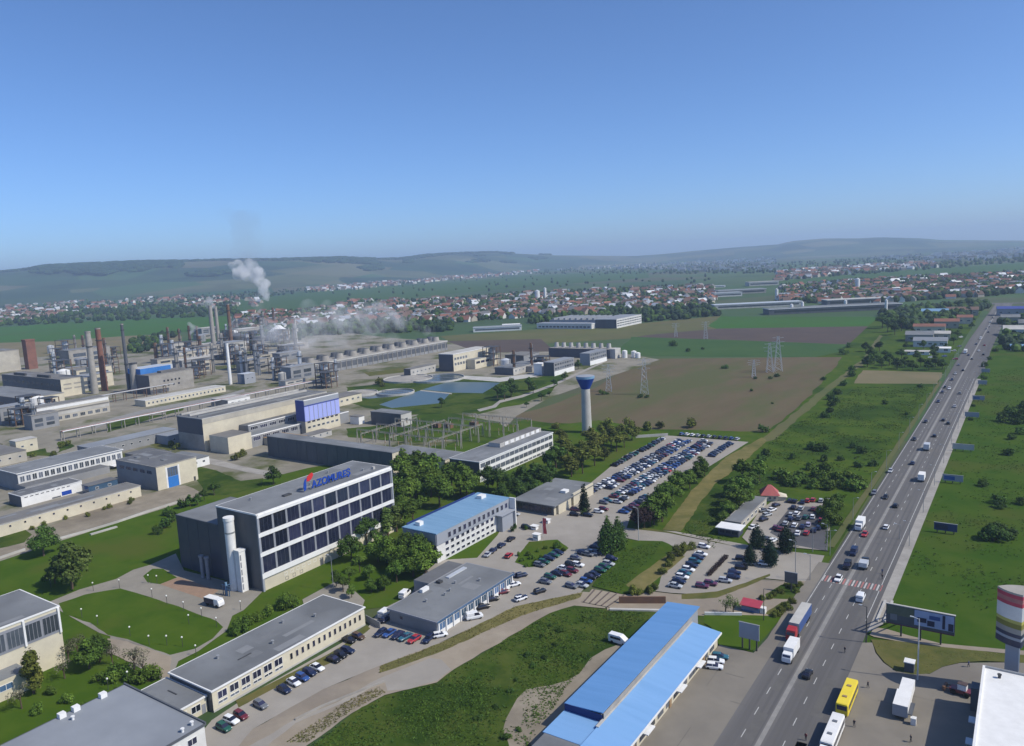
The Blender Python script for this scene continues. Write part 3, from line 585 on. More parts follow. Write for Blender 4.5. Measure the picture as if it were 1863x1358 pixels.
# ------------------------------------------------------------------ blue-roofed office
t = bld('office_building', 'three storey office with pale blue roof and grey top floor', 'office building', -178, -163.4, 189.5, 233, 10.4, 'white_wall', 'blue_roof', 'blue_roof', over=.35, th=.35, south_shade='cladding')
d = t['_d']; band(t, 'E', -.05, d+.05, 6.5, 10.35, 'panel_grey', .35, 'upper_storey'); band(t, 'S', -.05, t['_w']+.05, 6.5, 10.3, 'panel_grey', .3, 'upper_storey')
windows(t, 'E', 13, 5.2, d-1, 7.35, 1.55, 1.95, 'panel_grey', 'glass', off=.36); windows(t, 'E', 10, 4, d-10, 4.95, 1.9, 1.35); windows(t, 'E', 10, 4, d-10, 2.85, 1.9, 1.2); windows(t, 'E', 10, 4, d-10, .7, 1.9, 1.1)
MB().box(t['_w'], t['_w']+2.6, d-8.5, d-1.5, -.2, 6.3).build('entrance_block', 'panel_grey', t); MB().box(t['_w']+.35, t['_w']+3.0, d-.2, d+.35, -.2, 10.9).build('entrance_frame', 'white_trim', t); MB().box(t['_w']+.3, t['_w']+3.2, d-9.5, d-.2, 6.3, 6.6).build('canopy', 'panel_grey', t)
roofbox(t, 3, 5, 3, 5, 1.3, 'white_trim', 'air_conditioner', 10.78); roofbox(t, 4.2, 6.6, 37, 40, 1.2, 'white_trim', 'air_conditioner', 10.78); roofbox(t, -.3, .1, 2, d-2, .6, 'navy', 'roof_upstand', 10.78)
# ------------------------------------------------------------------ canteen
t = bld('canteen_building', 'low grey-roofed building with bluish glazed front beside the car park', 'building', -148, -130.6, 149.5, 186, 3.9, 'grey_wall', 'bitumen', 'frame_grey', over=.5, th=.55)
d = t['_d']; band(t, 'E', 0, d, -.2, 1.3, 'white_trim', .08, 'sill_band'); windows(t, 'E', 11, .6, d-.6, 1.32, 2.5, 2.1, 'white_trim', 'glass_blue', 1)
for i in range(12): MB().box(t['_w']-.02, t['_w']+.42, .25+i*(d-.9)/11, .62+i*(d-.9)/11, -.2, 3.9).build('pillar', 'white_trim', t)
MB().box(t['_w']+.5, t['_w']+.62, -.4, d+.4, 4.0, 4.5).build('fascia', 'glass_blue', t)
MB().box(t['_w']-1.5, t['_w']+.12, d-.3, d+.2, -.2, 4.4).build('end_frame', 'white_trim', t)
mb = MB().box(-6.5, -.52, 18, 35, -.2, 4.6, 0, top=1); mb.build('back_block', ['grey_wall', 'bitumen_dark'], t)
roofbox(t, 1, 2.2, 12, 15, 1.0, 'white_trim', 'air_conditioner', 4.5); roofbox(t, 1.2, 2.6, 24, 33, .35, 'silver', 'duct', 4.5); roofbox(t, 1, 2.6, 19.5, 21, .7, 'dark_metal', 'roof_hatch', 4.5)
vents(t, [(7,8),(9,14),(6.5,22),(12,27),(8.5,17)], 4.48); windows(t, 'S', 1, 3, 6, 2, 1.2, 1.0, 'grey_wall', 'glass')
# ------------------------------------------------------------------ long low office with connector and square hall
t = bld('office_building', 'long low cream office with flat grey roof beside parked cars', 'office building', -170, -153.3, 95.9, 145, 5.1, 'cream_wall', 'bitumen', 'white_trim', over=.3, th=.35, south_shade='cladding')
d = t['_d']; windows(t, 'E', 6, 1.0, 20.5, 2.5, 2.5, 1.9, 'white_trim', 'glass', 1); windows(t, 'E', 6, 1.0, 20.5, 1.35, 2.5, .75, 'white_trim', 'glass_grey', 1); windows(t, 'E', 14, 22, d-1, 2.2, .85, 1.75, 'cream_wall', 'glass')
band(t, 'E', 0, d, 0, .5, 'concrete_pale', .07, 'plinth'); band(t, 'S', 0, t['_w'], 3.2, 4.4, 'glass_grey', .05, 'glazing'); vents(t, [(5,10),(11,22),(4,31),(9,38)], 5.48); roofbox(t, 10, 10.4, 12, 16, .1, 'dark_metal', 'roof_seam', 5.48)
t = bld('connector_wing', 'low grey-roofed link between long office and square hall', 'building', -171, -155.2, 86.5, 95.6, 3.6, 'cream_wall', 'bitumen', 'white_trim', over=.2, th=.35)
windows(t, 'E', 2, 1, 8, 1.2, 2.4, 1.7, 'white_trim', 'glass', 1); door(t, 'E', 8.2, 1.0, 2.2, 'frame_grey'); roofbox(t, 6, 9.5, 5.6, 5.9, .12, 'dark_metal', 'roof_seam', 3.98)
t = bld('hall_building', 'square hall with plain pale grey flat roof, nearest on the left', 'hall', -172.5, -141.8, 50, 86.2, 6.0, 'white_wall', 'roof_light', 'cladding', over=.3, th=.4, south_shade='cladding')
windows(t, 'E', 9, 1, 35, 3.2, 2.2, 1.6, 'white_trim', 'glass', 1); vents(t, [(4,22.5),(29,34.5),(29.5,32)], 6.43, 'white_trim')
for y in (21, 24, 30): roofbox(t, .2, 1.5, y, y+1.4, 1.1, 'white_trim', 'air_conditioner', 6.43)
MB().box(-.35, 31.0, 36.15, 36.5, 6.4, 6.75).build('parapet', 'cladding', t); MB().box(-.16, -.02, 0, 36, 2.0, 5.2).build('glazing', 'glass', t); MB().box(.2, 30.4, -.1, .0, 2.0, 5.2).build('glazing', 'glass', t)
# ------------------------------------------------------------------ hall at the left edge
t = bld('hall_building', 'tall cream hall with glazed upper strip at the left edge', 'hall', -231.6, -209.9, 30, 90.6, 15.4, 'cream_wall', 'bitumen', 'white_trim', over=.2, th=.4)
d = t['_d']; band(t, 'E', 0, d, 8.8, 14.6, 'frame_grey', .1, 'glazed_strip'); windows(t, 'E', 14, .4, d-.4, 9.4, 3.8, 4.6, 'frame_grey', 'glass_grey', 3, off=.12)
for i in range(8): MB().box(t['_w']-.02, t['_w']+.5, .2+i*(d-.8)/7, .7+i*(d-.8)/7, 8.6, 15.4).build('pillar', 'white_trim', t)
for k in range(3): MB().box(2+k*4.6, 3.0+k*4.6, 4, d-14, 15.83, 16.25).build('roof_rib', 'cladding', t)
mb = MB().box(t['_w']-.02, t['_w']+6.2, 4, 49, -.2, 5.2, 0, top=1); mb.build('annex', ['cream_wall', 'bitumen'], t)
for i in range(6): link('window', win_mesh('E', 4.5, 1.6, 'white_trim', 'glass_blue', 2), t, (t['_w']+6.2, 8+i*7.0, 2.4))
for i in range(5): link('window', win_mesh('E', 3.4, 1.0, 'white_trim', 'glass_grey', 2), t, (t['_w']+6.2, 9+i*7.0, .6))
# ------------------------------------------------------------------ workshops left
t = bld('workshop_building', 'very long low cream workshop with tiny square windows', 'workshop', -352, -340.0, 60, 188.6, 5.0, 'cream_wall', 'bitumen_warm', 'concrete', over=.2, th=.25)
d = t['_d']; windows(t, 'E', 15, 42, d-2, 3.0, .9, .9, 'cream_wall', 'glass'); band(t, 'E', 0, d, 4.75, 5.0, 'white_trim', .08, 'cornice')
t = bld('workshop_building', 'long glazed workshop with flat green grey roof', 'workshop', -428.4, -407.2, 165.6, 218, 8.6, 'white_wall', 'bitumen', 'white_trim', over=.6, th=.35, south_shade='grey_wall')
d = t['_d']; windows(t, 'E', 18, .5, d-.5, 4.2, 2.1, 2.9, 'white_trim', 'glass_grey', 1); MB().box(t['_w']+.02, t['_w']+9, -1, 40, -.2, 3.6, 0, top=1).build('low_aisle', ['grey_wall', 'bitumen_dark'], t); MB().box(t['_w']+.3, t['_w']+5, d-8, d-1, 1.6, 1.95).build('canopy', 'white_trim', t)
t = bld('workshop_building', 'white windowless shed with blue panel before the glazed workshop', 'shed', -388, -376.0, 153, 180.2, 5.0, 'white_trim', 'bitumen_dark', 'white_trim', over=.15, th=.25, south_shade='cladding')
windows(t, 'E', 9, 1, 22, 4.0, 1.6, .55, 'white_trim', 'glass'); band(t, 'E', 17.5, 22, .5, 2.4, 'sign_blue', .06, 'blue_panel'); band(t, 'E', 13, 17, .3, .9, 'cladding', .06, 'louvre')
t = bld('workshop_building', 'cream workshop with a tall blue door', 'workshop', -375.4, -340.5, 197.3, 218.6, 11.3, 'cream_wall', 'bitumen_dark', 'concrete', over=.15, th=.35, south_shade='grey_wall')
d = t['_d']; door(t, 'E', 8.2, 5.4, 5.2, 'door_blue'); windows(t, 'E', 1, 5.5, 10.9, 5.35, 5.2, 4.4, 'door_blue', 'glass_grey', 3); band(t, 'E', 4.6, 5.4, 0, 10.2, 'white_trim', .1, 'door_jamb'); band(t, 'E', 11.0, 11.8, 0, 10.2, 'white_trim', .1, 'door_jamb')
windows(t, 'S', 5, 2, 32, 7.6, 4.2, 1.7, 'grey_wall', 'glass', 2); door(t, 'E', 19.4, 1.0, 2.1, 'dark_metal'); roofbox(t, 6, 9, 6, 8, .4, 'bitumen', 'roof_hatch', 11.7); roofbox(t, 15, 16, 8, 19, .3, 'bitumen', 'roof_ridge', 11.7); roofbox(t, 24, 27, 9, 11, .35, 'bitumen', 'roof_hatch', 11.7)
for lab, x0, x1, y0, y1, H, wl, rf in (('white cube hut behind the blue-door workshop', -396,-389.5,226,232,4.5,'white_trim','white_trim'),
        ('dark flat-roofed store behind the glazed workshop', -412,-390,222,236,5.0,'grey_wall','bitumen_dark'),
        ('grey roofed store with white edge behind the blue-door workshop', -386,-362,224,240,4.6,'white_trim','bitumen'),
        ('small navy glazed kiosk in the workshop court', -372,-366,178,192,4.2,'glass_blue','bitumen_dark'),
        ('long beige shed with white stripes at the left edge', -560,-474,171,199,6.2,'beige_wall','bitumen_warm'),
        ('narrow grey shed beside the factory railway', -455,-441,218,272,6.0,'grey_wall','roof_light'),
        ('pale blue hut at the end of the narrow grey shed', -440.6,-428,258,271,5.2,'panel_grey','roof_light'),
        ('small cream pump hut with dark windows', -506,-498,204,216,7.6,'cream_wall','concrete_pale'),
        ('yellow brown open store beside the stepped hall', -372,-350,283,297,4.2,'beige_wall','wood'),
        ('white low hut right of the violet tower', -360,-352,300,318,3.2,'concrete_pale','bitumen_warm')):
    t = bld('store_building', lab, 'shed', x0, x1, y0, y1, H, wl, rf, over=.2, th=.25)
    if y1-y0 > 10: windows(t, 'E', max(2, int((y1-y0)/5)), 1, y1-y0-1, H*.45, 1.6, 1.2, 'white_trim', 'glass_grey')
# ------------------------------------------------------------------ stepped production hall + violet tower
t = bld('production_hall', 'long stepped hall with shaded dark gable and pale roof strips', 'factory hall', -416.2, -391.6, 257.6, 352, 18.6, 'cream_wall', 'bitumen_dark', 'concrete_pale', over=.2, th=.5, south_shade='cladding_navy')
band(t, 'S', 0, t['_w'], 0, 9.5, 'concrete', .12, 'plinth'); band(t, 'E', 0, 94.4, 15.8, 18.55, 'beige_wall', .12, 'upper_band')
for k, (x0, x1, y0, H, m) in enumerate(((24.62, 33.4, 24, 10.6, 'bitumen_dark'), (33.42, 44.4, 17, 6.6, 'bitumen'))):
    MB().box(x0, x1, y0, 94, -.2, H, 0, top=1).build('aisle', ['grey_wall', m], t)
    MB().box(x1-.25, x1+.25, y0-.2, 94.1, H, H+.6).build('roof_edge', 'white_trim', t)
    for i in range(10): link('window', win_mesh('E', 5.2, 2.0 if k == 0 else 2.4, 'white_trim', 'glass', 3), t, (x1+.02, y0+4+i*6.9, H-2.9))
MB().box(28, 45, 1.2, 16.9, -.2, 9.6, 0, top=1).build('front_block', ['cream_wall', 'bitumen_warm'], t)
MB().box(1.0, 2.0, 2, 90, 19.12, 20.1).build('roof_strip', 'concrete_pale', t); MB().box(9.0, 10.2, 2, 90, 19.12, 20.3).build('roof_strip', 'concrete_pale', t); MB().box(17.5, 18.3, 2, 90, 19.12, 19.9).build('roof_strip', 'bitumen', t)
t = bld('tower_building', 'square tower clad in violet blue panels above cream base', 'tower', -375.2, -367.6, 311.5, 340, 21.2, 'cream_wall', 'bitumen_warm', 'white_trim', over=.1, th=.5, south_shade='concrete')
d = t['_d']; band(t, 'E', 0, d, 8.4, 17.5, 'violet_panel', .25, 'violet_cladding'); band(t, 'E', 0, d, 18.3, 21.2, 'panel_grey', .25, 'top_panels'); band(t, 'E', 0, d, 17.5, 18.3, 'violet_dark', .3, 'dark_band'); band(t, 'S', 0, t['_w'], 8.4, 21.2, 'violet_dark', .25, 'violet_cladding')  # near side uses a darker violet: shade painted into the cladding
for i in range(1, 8): MB().box(t['_w']+.25, t['_w']+.4, i*d/8-.15, i*d/8+.15, 8.6, 17.4).build('rib', 'panel_grey', t)
windows(t, 'E', 7, 1, d-1, 7.0, 2.6, 1.2, 'cream_wall', 'glass'); windows(t, 'E', 7, 1, d-1, 3.6, 2.4, 1.4, 'white_trim', 'glass_grey')
t = bld('warehouse_building', 'long warehouse with shaded dark wall behind the head office', 'warehouse', -345.5, -253, 265.3, 274, 11.2, 'cream_wall', 'bitumen', 'bitumen', over=.2, th=.35, south_shade='cladding')  # cream building; long near wall darkened to paint in its shade
for i in range(12): MB().box(1+i*7.6, 1.25+i*7.6, -.12, .02, 0, 10.9).build('pilaster', 'cladding', t)
t = bld('store_building', 'grey-roofed store with yellowish wall beside the dark warehouse', 'warehouse', -278, -236, 284, 300, 5.0, 'cream_wall', 'bitumen', 'concrete', over=.2, th=.3)
t = bld('office_building', 'long white-banded office with grey roof behind the trees', 'office building', -224.9, -207.5, 274, 339.2, 9.4, 'white_trim', 'bitumen', 'white_trim', over=.3, th=.4, south_shade='cladding')
d = t['_d']; windows(t, 'E', 16, .6, d-.6, 6.6, 3.6, 2.0, 'frame_grey', 'glass_grey', 2); windows(t, 'E', 16, .6, d-.6, 3.0, 3.6, 2.1, 'frame_grey', 'glass_grey', 2); windows(t, 'E', 16, .6, d-.6, .4, 3.6, 1.3, 'white_trim', 'glass_grey', 2)
windows(t, 'S', 1, 6, 10, 6.2, 1.3, 1.7, 'cladding', 'glass')
mb = MB().box(4, 11, 26, 64, 9.83, 11.9, 0, top=1); mb.build('roof_lantern', ['concrete_pale', 'bitumen_warm'], t)
for i in range(7): MB().box(11.02, 11.2, 30+i*4.8, 33+i*4.8, 10.1, 11.7).build('lantern_pane', 'white_trim', t)
# ------------------------------------------------------------------ gatehouse, kiosk, red-roofed house
t = bld('gatehouse_building', 'low wide gatehouse with dark open front by the plaza', 'gatehouse', -171, -153.2, 249, 281, 4.1, 'cream_wall', 'bitumen', 'bitumen', over=1.2, th=.3, south_shade='cladding')
MB().box(t['_w']+.3, t['_w']+1.0, 2, 12, -.2, 4.4).build('side_wall', 'cream_wall', t); MB().box(t['_w']+.3, t['_w']+1.0, 14, 31, -.2, 5.2).build('side_wall', 'cream_wall', t); roofbox(t, 12, 14.5, 15, 18, 1.0, 'white_trim', 'air_conditioner', 4.45)
windows(t, 'S', 6, .5, 17, .8, 2.5, 2.4, 'cladding', 'glass', 1)
t = bld('kiosk_building', 'small kiosk with white awning at the car lot lane', 'kiosk', -90.2, -82.9, 257.5, 262.5, 2.7, 'cladding_navy', 'white_trim', 'white_trim', over=.8, th=.25); windows(t, 'S', 3, .3, 7, .9, 2.0, 1.3, 'cladding', 'glass')
t = bld('store_building', 'long grey lean-to roof behind the white awning kiosk', 'shed', -90.0, -84.4, 265, 297, 2.9, 'beige_wall', 'bitumen', 'concrete', over=.3, th=.2); windows(t, 'E', 6, 1, 30, .9, 2.2, 1.3, 'white_trim', 'glass_grey', 1)
t = thing('house', 'small house with bright red pyramid roof beside the car lot', 'house', (-85.5, 305.0, 0), R_(20))
t.scale = (.72,.72,.72)
MB().box(-4.2, 4.2, -4.2, 4.2, -.2, 3.6).build('wall', 'cream_wall', t); MB().add([(-5.2,-5.2,3.5),(5.2,-5.2,3.5),(5.2,5.2,3.5),(-5.2,5.2,3.5),(-.8,0,8.4),(.8,0,8.4)], [(0,1,5,4),(1,2,5),(2,3,4,5),(3,0,4),(3,2,1,0)]).build('roof', 'red_roof', t)
MB().box(4.2, 8.6, -3, 2, -.2, 2.6).build('porch', 'cream_wall', t); MB().add([(4.3,-3.6,2.7),(9.2,-3.6,2.4),(9.2,2.6,2.4),(4.3,2.6,2.7),(4.3,-.5,4.6)], [(0,1,4),(1,2,4),(2,3,4),(3,0,4)]).build('porch_roof', 'cream_wall', t)
for x in (-2.4, 0, 2.4): link('window', win_mesh('S', 1.3, 1.5, 'white_trim', 'glass', 1), t, (x, -4.2, 1.2))
# ------------------------------------------------------------------ blue-roofed long hall (foreground)
t = thing('market_hall', 'long hall with two bright blue sheet roofs beside the highway', 'hall', (-79.4, 131, 0)); mb = MB()
L1 = 55.5
mb.box(0, 8.3, 0, L1, -.2, 5.6, 0); mb.build('wall', ['panel_grey'], t)
MB().box(8.32, 15.8, -3.8, L1-6.2, -.2, 3.6).build('low_wall', 'cream_wall', t); MB().box(-.2, 8.3, -9, -.02, -.2, 4.2).build('front_block', 'grey_wall', t); MB().box(8.32, 15.8, -32, -3.82, -.2, 3.5).build('low_wall', 'cream_wall', t); MB().box(.2, 8.28, -32, -9.02, -.2, 4.1).build('front_block', 'grey_wall', t)
r = MB(); r.add([(-.5,-.2,5.7),(8.75,-.2,6.4),(8.75,L1+.4,6.4),(-.5,L1+.4,5.7),(-.5,-.2,5.9),(8.75,-.2,6.6),(8.75,L1+.4,6.6),(-.5,L1+.4,5.9)], [(0,1,5,4),(1,2,6,5),(2,3,7,6),(3,0,4,7),(4,5,6,7),(3,2,1,0)]); r.build('upper_roof', 'blue_roof_bright', t)
r = MB(); r.add([(8.78,-32,4.75),(16.7,-32,3.75),(16.7,L1-5.8,3.75),(8.78,L1-5.8,4.75),(8.78,-32,4.95),(16.7,-32,3.95),(16.7,L1-5.8,3.95),(8.78,L1-5.8,4.95)], [(0,1,5,4),(1,2,6,5),(2,3,7,6),(3,0,4,7),(4,5,6,7),(3,2,1,0)]); r.build('lower_roof', 'blue_roof_low', t)
MB().box(-.4, 8.74, -9.2, -.22, 4.25, 4.5).build('front_roof', 'blue_roof_low', t); MB().box(.1, 8.6, -32, -9.22, 4.15, 4.4).build('front_roof', 'bitumen', t)
MB().box(-.3, 8.6, -.36, -.22, 4.5, 6.05).build('gable_panel', 'navy', t)
MB().box(8.76, 8.9, 0, L1-6, 4.96, 6.3).build('clerestory', 'concrete', t); MB().box(8.5, 9.2, -3, L1-5.9, 4.97, 5.12).build('gutter', 'concrete_pale', t); MB().box(16.72, 16.9, -31, L1-5.9, 3.6, 4.0).build('fascia', 'white_trim', t)
for k in range(17): MB().box(15.8, 15.9, -30+k*4.6, -27+k*4.6, .9, 3.0).build('shop_window', 'glass_grey', t)
for y in (2.5, 20.5, 32.5): MB().box(15.9, 17.6, y, y+3.6, 2.7, 2.95).build('awning', 'white_trim', t)
for y in (-1.6, 17.4, 38.5): MB().box(15.85, 16.05, y, y+1.2, 0, 2.2).build('door', 'wood', t)
for k in range(16): MB().box(-.35, 8.7, 3.3*k+2.0, 3.3*k+2.08, 6.0, 6.02).build('roof_seam', 'blue_roof_bright', t) if False else None
# ------------------------------------------------------------------ big hall on the right edge, round sign tower, billboards
t = bld('market_hall', 'big hall with dirty white roof at the right edge', 'hall', -5.9, 45, 95, 182.5, 8.6, 'silver', 'white_trim', 'concrete_pale', over=.2, th=.5)
MB().box(-.15, .3, 0, 87.5, 9.13, 9.5).build('parapet', 'white_trim', t); MB().box(.3, 50, 87.2, 87.65, 9.13, 9.5).build('parapet', 'metal', t); windows(t, 'N', 8, 2, 49, 3, 4, 2, 'white_trim', 'glass_blue', 2)
vents(t, [(3,84),(9,70),(14,80),(6,55)], 9.13, 'dark_metal')
for y in (70, 62, 49): MB().box(-1.6, -.02, y, y+2.2, 5.5, 5.7).build('sign_bracket', 'silver', t)
MB().box(-2.0, -.2, 84.0, 87.0, 0, 5.5).build('stair_block', 'cladding', t)
t = thing('sign_tower', 'round advertising drum on a grey pillar by the white hall', 'sign tower', (-1.0, 191.2, 0))
MB().box(-1.25, 1.25, -1.25, 1.25, -.2, 12.1).build('pillar', 'panel_grey', t); MB().box(1.27, 1.45, -1.25, 1.25, -.2, 12.0).build('sunlit_pillar_face', 'white_trim', t)  # white slab paints the sunlit side of the grey pillar
def drum(z0, z1, r, m, name):
    pts = []
    cs = [(r*math.cos(R_(a)), r*math.sin(R_(a))) for a in (-62, 58, 178)]
    for i in range(3):
        a, b = Vector(cs[i]), Vector(cs[(i+1) % 3]); c = Vector(cs[(i+2) % 3])
        for k in range(9):
            q = a+(b-a)*(k/9); pts.append(tuple(c*.55+(q-c*.55).normalized()*((a-c*.55).length*(1-.10*math.sin(math.pi*k/9)))))
    return MB().prism(pts, z0, z1).build(name, m, t)
drum(12.12, 13.52, 3.20, 'car_navy', 'navy_band'); drum(13.54, 14.17, 3.17, 'panel_grey', 'grey_stripe'); drum(14.19, 15.01, 3.20, 'car_navy', 'navy_band'); drum(15.03, 16.22, 3.18, 'concrete', 'pale_band'); drum(16.23, 17.33, 3.20, 'sign_olive', 'olive_band'); drum(17.35, 18.08, 3.18, 'sign_yellow', 'yellow_band'); drum(18.09, 21.24, 3.20, 'silver', 'white_band'); drum(21.26, 22.08, 3.22, 'drum_red', 'dark_red_band'); drum(22.09, 23.01, 3.20, 'red_paint', 'red_band'); drum(23.02, 23.84, 3.22, 'drum_red', 'dark_red_band'); drum(23.86, 24.31, 3.22, 'concrete', 'rim')
MB().prism([(-4.62,.6),(-4.0,-1.9),(-3.6,-2.2),(-3.5,-.8),(-4.1,.6)], 16.7, 18.3).build('picture', 'leaf_mid', t) if False else None
t = thing('billboard', 'wide blue grey billboard on three posts facing the bus plaza', 'billboard', (-28.4, 206.6, 0))
MB().box(0, 15.4, 0, .35, 3.7, 8.6).build('board', 'cladding', t); MB().box(.2, 6.3, -.08, -.01, 6.0, 8.4).build('green_poster', 'poster_green', t); MB().box(6.5, 15.2, -.08, -.01, 4.4, 8.4).build('blue_poster', 'poster_blue', t)
for x0, x1, z0, z1, m in ((7.2,9.2,5.4,6.6,'car_navy'),(9.4,11.0,4.8,6.2,'car_navy'),(12.7,13.3,4.7,8.2,'car_navy'),(14.0,15.1,4.5,6.4,'car_navy'),(1.0,2.6,4.6,6.2,'grey_wall'),(9.8,12.2,6.6,7.6,'car_blue')): MB().box(x0, x1, -.14, -.085, z0, z1).build('picture_patch', m, t)
MB().box(-.1, 15.5, -.12, .5, 8.6, 8.8).build('top_rail', 'concrete_pale', t); MB().box(0, 15.4, -.1, .4, 3.45, 3.69).build('bottom_rail', 'purple' if False else 'car_purple', t)
for x in (3.5, 7.9, 12.4): MB().box(x-.18, x+.18, .4, .75, -.2, 8.3).build('post', 'dark_metal', t)
for x in (.3, 1.7, 3.1, 5.0): MB().tube((x, .6, 8.4), (x+.3, 15, .1), .22).build('brace', 'cream_wall', t)
for k, xx in enumerate((-31.4, -29.7)):
    b = MB().box(-.3, .3, 0, 14, 0, .5); tag(b.build('barrier', 'concrete_pale', loc=(xx, 212.5+k*.5, OZ)), ['outer', 'inner'][k]+' pale striped barrier beside the wide billboard', 'barrier')
def billboard(x, y, w, z0, z1, face, label, post='dark_metal', rz=0, patch=None):
    t = thing('billboard', label, 'billboard', (x, y, 0), rz)
    MB().box(-w/2, w/2, -.15, .15, z0, z1).build('board', face, t); MB().box(-w/2-.1, w/2+.1, -.2, .2, z1, z1+.15).build('top_rail', 'metal', t)
    if patch: MB().box(-w*.42, w*.1, -.2, -.16, z0+.5, z1-.5).build('picture_patch', patch, t)
    n = 1 if w < 5 else 3
    for i in range(n):
        px_ = 0 if n == 1 else -w*.36+i*w*.36
        MB().box(px_-.16, px_+.16, .16, .5, -.2, z1-.2).build('post', post, t)
    return t
p = G(*T('W',955,1120)); billboard(p.x, p.y, 5.0, 3.2, 7.2, 'panel_grey', 'blank lilac grey billboard on the small green lawn', patch=None)
p = G(*T('W',1545,300)); billboard(p.x, p.y, 3.6, 3.0, 6.2, 'glass_grey', 'dark backed billboard on the shrubby island')
for (x, y), w, m, pt, lab in (((1733,880),7.5,'panel_grey','sign_blue2','bright blue billboard right of the highway'), ((1720,971),7,'navy_dull','car_navy','dark navy billboard on the meadow, nearest to the crossing'), ((1768,762),7,'panel_grey',None,'pale grey billboard farther along the highway'), ((1780,731),6.5,'panel_grey','glass_blue','grey blue billboard behind the pale grey one'), ((1752,822),9,'concrete_pale',None,'thin pale billboard beside the highway meadow'), ((1787,702),5.5,'panel_grey',None,'dark billboard, fifth along the highway verge'), ((1793,680),5.5,'panel_grey',None,'bluish billboard, farthest along the highway verge')):
    p = G(x, y); billboard(p.x, p.y, w, 1.0, 3.6, m, lab, patch=pt)
# ------------------------------------------------------------------ chemical plant beyond
t = bld('plant_building', 'windowless beige block at the far left edge', 'factory building', -1030, -988, 350, 422, 24, 'beige_wall', 'bitumen_warm', 'concrete', over=.3, th=.5)
t = bld('plant_building', 'plant block with shaded dark wall and striped cream end', 'factory building', -817, -705, 331, 351, 15.4, 'cream_wall', 'bitumen_warm', 'concrete', over=.2, th=.4, south_shade='cladding')
windows(t, 'E', 2, 1, 19, 10.0, 7, 1.4, 'cream_wall', 'concrete'); windows(t, 'E', 2, 1, 19, 6.2, 7, 1.4, 'cream_wall', 'concrete'); windows(t, 'S', 12, 2, 110, 9, 4.5, 2.4, 'cladding', 'glass_grey', 2)
for x in (22, 67): roofbox(t, x, x+22, 1.5, 3.2, 2.2, 'dark_metal', 'roof_unit', 15.83)
t = bld('plant_building', 'low hall with shaded dark wall and cream end wall below the plant block', 'factory building', -760, -657, 279.5, 310, 10.2, 'cream_wall', 'bitumen', 'concrete', over=.2, th=.4, south_shade='cladding_navy')
windows(t, 'E', 3, 4, 26, 4.5, 1.8, 2.2, 'cream_wall', 'glass'); windows(t, 'S', 10, 4, 96, 1.5, 6, 4, 'cladding', 'glass', 3)
t = bld('plant_building', 'beige hall with long white stripes and shaded dark end', 'factory building', -600, -584.8, 255.8, 308, 11.8, 'beige_wall', 'bitumen_warm', 'concrete_pale', over=.2, th=.4, south_shade='cladding')
for z0, z1, m in ((9.5,11.6,'white_trim'),(7.0,8.0,'bitumen_warm'),(4.6,6.6,'concrete_pale')): band(t, 'E', .2, 51.8, z0, z1, m, .1, 'stripe')
windows(t, 'E', 9, 1, 51, 1.2, 3.6, 2.4, 'beige_wall', 'glass_grey', 2)
t = bld('plant_building', 'grey concrete plant block with bright blue roof box', 'factory building', -658, -632, 369.5, 412, 16.2, 'concrete', 'bitumen_warm', 'concrete', over=.2, th=.4, south_shade='cladding_navy')
MB().box(-8, 12, 1, 30, 16.65, 21.5, 0, top=1).build('roof_box', ['blue_sheet', 'silver'], t); MB().box(-8, -1, 30.2, 40, 16.65, 20.5).build('roof_box', 'silver', t); windows(t, 'E', 5, 12, 30, 9, 1.8, 1.8, 'concrete', 'glass'); windows(t, 'E', 4, 10, 30, 5, 1.8, 1.8, 'concrete', 'glass'); roofbox(t, 16, 22, 14, 38, 1.6, 'bitumen_warm', 'roof_unit', 16.63)
t = bld('plant_building', 'long low cream building before the grey concrete block', 'factory building', -590, -575, 331, 404, 4.8, 'cream_wall', 'concrete_pale', 'white_trim', over=.2, th=.3); windows(t, 'E', 20, 1, 72, 1.8, 1.6, 1.6, 'white_trim', 'glass_grey')
t = bld('cooling_tower_building', 'very long cooling tower row with rows of fan stacks', 'cooling tower', -602, -569, 493, 701.7, 9.8, 'grey_wall', 'concrete', 'concrete_pale', over=.4, th=1.4, south_shade='cladding')
for i in range(28): MB().box(t['_w']-.02, t['_w']+.5, 2+i*7.5, 2.7+i*7.5, -.2, 9.6).build('buttress', 'concrete', t)
band(t, 'E', .2, 208.5, 3.0, 8.2, 'cladding', .08, 'louvre_band')
for i in range(11):
    y = 9+i*19
    for x in (10, 24): MB().cyl(x, y+(7 if x == 10 else 0), 11.2, 16.4 if x == 24 else 15.6, 4.6, 3.5, n=20, mi=0, top=1).build('fan_stack', ['concrete' if x == 24 else 'cladding', 'dark_metal'], t)
t = bld('pump_building', 'cream pump house with shaded dark end wall beside the basins', 'factory building', -464.2, -446.8, 558.6, 618, 16.0, 'cream_wall', 'concrete_pale', 'white_trim', over=.2, th=.5, south_shade='cladding_navy')
windows(t, 'E', 5, 1, 22, 10.5, 3.0, 2.6, 'white_trim', 'glass_grey', 2); windows(t, 'E', 5, 1, 22, 5.5, 3.0, 2.6, 'white_trim', 'glass_grey', 2); MB().box(t['_w']+.02, t['_w']+10, 20, 58, -.2, 9.0, 0, top=1).build('annex', ['cream_wall', 'bitumen'], t)
for i in range(4): link('window', win_mesh('E', 6, 2.2, 'cladding', 'glass', 3), t, (t['_w']+10, 25+i*7.5, 4.8))
